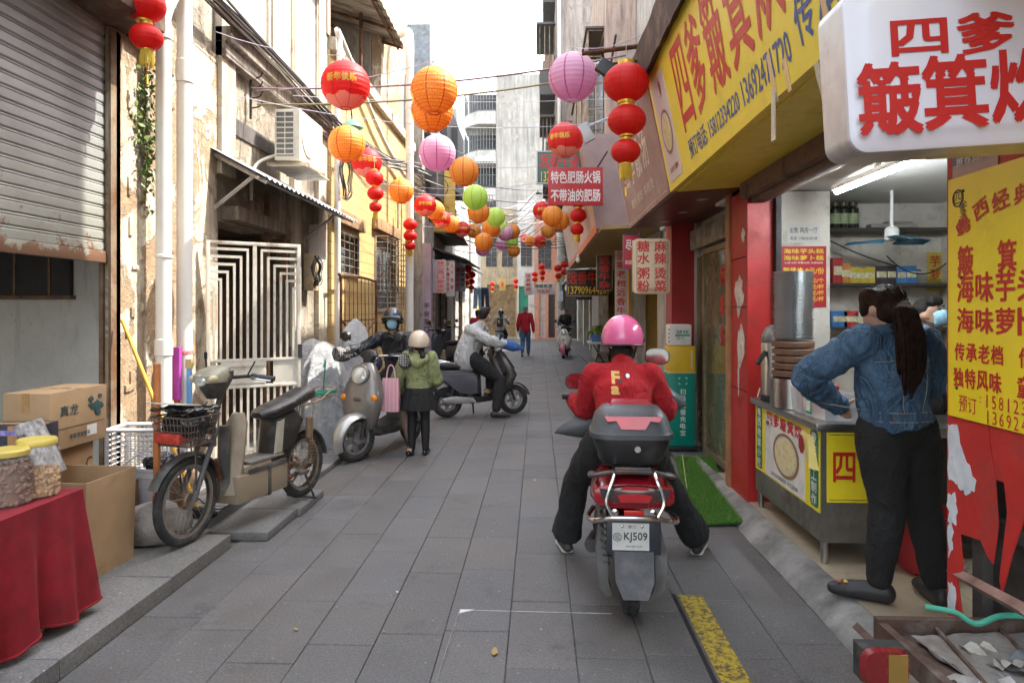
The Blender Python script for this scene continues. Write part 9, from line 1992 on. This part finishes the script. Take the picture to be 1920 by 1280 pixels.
for k in range(1, 14): mb.tube([(-a+2*a*k/14, -b, 0), (-a+2*a*k/14, -b, h_)], .004, 4); mb.tube([(-a+2*a*k/14, b, 0), (-a+2*a*k/14, b, h_)], .004, 4)
for k in range(1, 9): mb.tube([(-a, -b, h_*k/9), (a, -b, h_*k/9)], .004, 4); mb.tube([(-a, b, h_*k/9), (a, b, h_*k/9)], .004, 4); mb.tube([(-a, -b, h_*k/9), (-a, b, h_*k/9)], .005, 4)
for s_ in (-1, 1): mb.tube([(-a, -b-.003, h_/2+s_*h_/2), (a, -b-.003, h_/2-s_*h_/2)], .006, 4)
mb.build('lattice', cm_, t)
mb = MB(); mb.bx(-.3, .3, -.16, .14, 0, cz_-.096); single('crate_stand', mb, wood_old, 'low wooden stand under the white plastic crate', 'stand', (cx_, 5.14, .08))
bk = W(268, 975, Z=.08); t = thing('paint_bucket', 'white paint bucket with black rags behind the stone base', 'bucket', (bk.x, bk.y+.22, .08))
mb = MB(); mb.lathe([(.12, 0), (.125, .01), (.145, .28), (.155, .285), (.155, .31), (.15, .31), (.15, .33), (.158, .335), (.158, .35), (.14, .35), (.118, .02), (.001, .02)], 30); mb.build('body', M('bucket_white', (.5, .5, .52), .5, dirt=(.3, .3, .3), damt=.4), t)
mb = MB(); mb.tube(bez([(-.15, -.04, .3), (-.17, -.1, .16), (-.1, -.17, .1), (-.13, -.17, .2)], 4), .011, 6); mb.build('handle', M('plastic_blue', (.03, .1, .5), .4), t)
mb = MB(); mb.ell((0, 0, .02), (.15, .13, .06), None, 30, 18); mb.ell((.12, -.03, .04), (.12, .07, .05), None, 20, 12); mb.solid(.011, smooth=2); mb.folds(.025, (16, 16, 16), 2, .7); single('black_rag', mb, M('bag_black', (.018, .018, .019)), 'crumpled black rags heaped on the white bucket', 'rag', (bk.x+.05, bk.y+.2, .44), ang=80)
sb = W(268, 1028, Z=.08); st = NT('boulder'); c_ = st.noise(6, 8, .7); st.set(Base_Color=st.ramp(c_, [(.3, (.2, .19, .17)), (.7, (.36, .34, .31))]), Roughness=.9); st.bump(st.noise(25, 8, .7), .6, .02)
t = thing('stone_base', 'rounded grey concrete lump holding an upright orange post', 'stone base', (sb.x, sb.y+.16, .08))
mb = MB(); mb.ell((0, 0, .1), (.22, .19, .15), None, 32, 20); mb.box((0, 0, -.06), (.5, .5, .12));
bmesh.ops.delete(mb.bm, geom=[v for v in mb.bm.verts if v.co.z < -.001 and abs(v.co.x) > .23], context='VERTS');
for v in mb.bm.verts: v.co.z = max(v.co.z, 0)
mb.folds(.02, (9, 9, 9), 4); mb.build('lump', st.m, t)
hp_ = W(269, 682, Y=sb.y+.16).z-.08
mb = MB(); mb.tube([(0, 0, .2), (0, 0, hp_)], .0225, 14); mb.tube([(0, 0, .2), (0, 0, .3)], .027, 14); mb.build('post', M('post_orange2', (.5, .17, .05), .5, var=.12, dirt=(.3, .12, .06), damt=.3), t)
a_, b_ = W(229, 600, X=-3.2), W(331, 855, Y=4.98); d_ = (b_-a_).normalized(); e_ = a_+d_*((a_.z-.09)/-d_.z)
mb = MB(); mb.tube([(0, 0, 0), e_-a_], .014, 10); t = single('broom', mb, M('handle_yellow', (.72, .38, .03), .4), 'yellow broom handle leaning against the brick pier', 'broom', a_)
mb = MB(); mb.ell(e_-a_+V((0, 0, .02)), (.13, .03, .05)); mb.build('head', black_plastic, t)
p = W(355, 690, X=-3.02); mb = MB(); mb.bx(-.02, .02, -.012, .012, 0, p.z-.08); mb.bx(-.026, .026, -.02, .02, p.z-.08, p.z+.0, M('block_ochre', (.45, .36, .14), .7)); single('blue_stick', mb, M('stick_blue', (.12, .3, .55), .5), 'pale blue stick with ochre tip leaning by the white pipe', 'stick', (p.x, p.y, .08))
p = W(326, 690, X=-3.1); mb = MB(); mb.bx(-.03, .03, -.02, .02, .75, 1.2); mb.bx(-.02, .02, -.015, .015, 0, .75, M('handle_red', (.5, .08, .05), .5)); single('purple_brush', mb, M('brush_purple', (.4, .05, .35), .5), 'purple and red brush standing between the two white pipes', 'brush', (p.x, p.y+.05, .08))
p = W(548, 840, Z=.08); mb = MB(); mb.tube([(0, 0, 0), (-.01, .05, 1.12)], .022, 8); single('iron_pipe', mb, dark_iron, 'dark iron pipe leaning against the gate beside the green rope', 'pipe', (p.x, p.y-.1, .08))
tm = NT('silver_tarp'); q_ = tm.noise(3, 5, .6); tm.set(Base_Color=tm.ramp(q_, [(.3, (.34, .35, .37)), (.7, (.58, .59, .6))]), Metallic=.35, Roughness=.42); tm.bump(tm.noise(7, 8, .75, None, 1.6), 1.0, .09)
def tarp(label, px, py, Y, w_, d_, h_, rz, peak=0):
 p = W(px, py, Y=Y); mb = MB(); n = 26; rings = []
 for i in range(n+1):
  f = i/n; ring = []
  for k in range(64):
   a = 6.2832*k/64; sx = math.copysign(abs(math.cos(a))**.75, math.cos(a)); sy = math.copysign(abs(math.sin(a))**.75, math.sin(a))
   fold = 1+(.1*math.sin(a*7+1.3*math.sin(a*3)+f)+.05*math.sin(a*13+2))*(1-f)**.7
   g = max(0.02, 1-f**6)**.6*(1-.35*f)
   ring.append((sx*w_*g*fold, sy*d_*g*fold+(.12*d_*f), h_*f**.85*(1+.1*math.sin(a*2+.4)*f*(1-f)*2)+peak*max(0, f-.75)*4*.25))
  rings.append(ring)
 mb.loft(rings); mb.folds(.02, (7, 7, 5), px, .6); return single('tarp_cover', mb, tm.m, label, 'tarp', (p.x, p.y, .05), rz, group=None, ang=75)
tarp('silver tarpaulin covering a parked scooter behind the moped', 606, 820, 8.0, .3, .62, 1.17, R(8))
tarp('second silver tarpaulin cover with a peaked top by the yellow house', 664, 780, 9.6, .27, .55, 1.4, R(5), .08)
tarp('low pale tarpaulin bundle between gate and yellow house', 583, 760, 9.2, .3, .5, 1.15, 0)
vp = W(1110, 668, Z=0); t = thing('vegetable_stall', 'folding stall table of leafy greens beside the white scooter', 'stall', (vp.x+.25, 20.5, .0)); k_ = 20.5/F
zt_ = W(1110, 640, Y=20.5).z
mb = MB(); mb.bx(-.62, .9, -.5, .6, zt_-.05, zt_); mb.build('tabletop', white_paint, t)
for x in (-.45, .75): mb = MB(); mb.tube([(x, -.4, 0), (x+.3, .5, zt_-.05)], .02, 6); mb.tube([(x+.3, -.4, 0), (x, .5, zt_-.05)], .02, 6); mb.build('trestle', dark_iron, t)
for k, (x, lab) in enumerate(((-.25, 'blue plastic basket of greens at the left of the stall'), (.45, 'blue plastic basket of greens at the right of the stall'))):
 bt = thing('vegetable_basket', lab, 'basket', (t.location.x+x, 20.5, zt_+.002), group='baskets of greens')
 mb = MB(); mb.loft([[(-.3*s_, -.36*s_, z), (.3*s_, -.36*s_, z), (.3*s_, .36*s_, z), (-.3*s_, .36*s_, z)] for s_, z in ((.9, 0), (1, .24), (.96, .24), (.86, .02))]); mb.build('tub', M('basket_blue', (.1, .22, .55), .5), bt, ang=20)
 mb = MB(); rnd = random.Random(k)
 for j in range(420):
  r_ = rnd.random()**.5; a = rnd.uniform(0, 6.3); c_ = V((r_*.34*math.cos(a), r_*.4*math.sin(a), .22+.22*(1-r_*r_)+rnd.uniform(-.04, .05))); q = Matrix.Rotation(rnd.uniform(0, 6.3), 3, 'Z') @ Matrix.Rotation(rnd.uniform(-1, 1), 3, 'Y')
  mb.poly([c_+q @ V(v)*rnd.uniform(.07, .12) for v in ((-1, 0, 0), (-.2, .4, .15), (1, .1, 0), (-.2, -.4, .1))])
 lfm = NT('greens_%d' % k); lfm.set(Base_Color=lfm.ramp(lfm.noise(9, 3, .6), [(.3, (.14, .26, .04)), (.7, (.42, .52, .14))]), Roughness=.5); tag(mb.build('greens', lfm.m, bt, smooth=False), kind='stuff')
yb = W(1106, 728, Z=0); t = thing('yellow_bucket', 'yellow bucket with blue band beside the road, left of the rider', 'bucket', (yb.x+.1, yb.y+.1, .0))
mb = MB(); mb.lathe([(.11, 0), (.14, .27), (.15, .28), (.13, .28), (.1, .02), (.001, .02)], 20); mb.build('body', M('bucket_yellow', (.7, .45, .02), .4), t)
mb = MB(); mb.lathe([(.119, .04), (.131, .15)], 20, caps=False); mb.build('label_band', M('band_blue', (.05, .15, .5), .5), t)
la, lb2 = W(888, 536, Y=29), W(938, 539, Y=29)
t = thing('washing_line', 'washing line stretched before the far white house', 'washing line', la); mb = MB(); mb.tube(sag((0, 0, 0), lb2-la, .05), .012, 5); mb.build('line', grey_wire, t)
for i, (px, m_, lab) in enumerate(((896, M('jean_pale', (.24, .36, .5), .8, var=.3, scale=5), 'pale blue jeans hanging on the washing line'), (909, M('jean_dark', (.03, .04, .07), .8, var=.3, scale=5), 'dark trousers hanging on the washing line'))):
 p = W(px, 539, Y=28.98); mb = MB()
 for s_ in (-1, 1): mb.ltube([(s_*.08, 0, -.02), (s_*.1, 0, -.4), (s_*.12, .01, -.88)], [(.1, .035), (.09, .03), (.085, .025)], (1, 0, 0), 10)
 single('hanging_trousers', mb, m_, lab, 'trousers', p)
rnd = random.Random(17)
for k, (px, py, lab) in enumerate(((927, 1222, 'dry yellow leaf on the paving near the access cover'), (745, 1110, 'small white paper scrap on the paving, left of centre'), (1003, 900, 'tiny pale paper scrap on the paving in mid lane'), (700, 870, 'dark leaf lying on the paving beside the girl'), (555, 1180, 'small dry leaf on the left paving'))):
 p = W(px, py, Z=.004); mb = MB(); s_ = (.04, .012, .015, .03, .02)[k]; mb.loft([[(x*s_, y*s_*.4, .003+.004*abs(x)) for x, y in ((-1, 0), (-.3, -1), (.6, -.7), (1, .1), (.3, .9), (-.5, .7))], [(x*s_, y*s_*.4, .005+.004*abs(x)) for x, y in ((-1, 0), (-.3, -1), (.6, -.7), (1, .1), (.3, .9), (-.5, .7))]])
 single('litter', mb, M('leaf_dry', (.4, .28, .1), .8) if k in (0, 3, 4) else letter_white, lab, 'litter', (p.x, p.y, .002), rnd.uniform(0, 3))
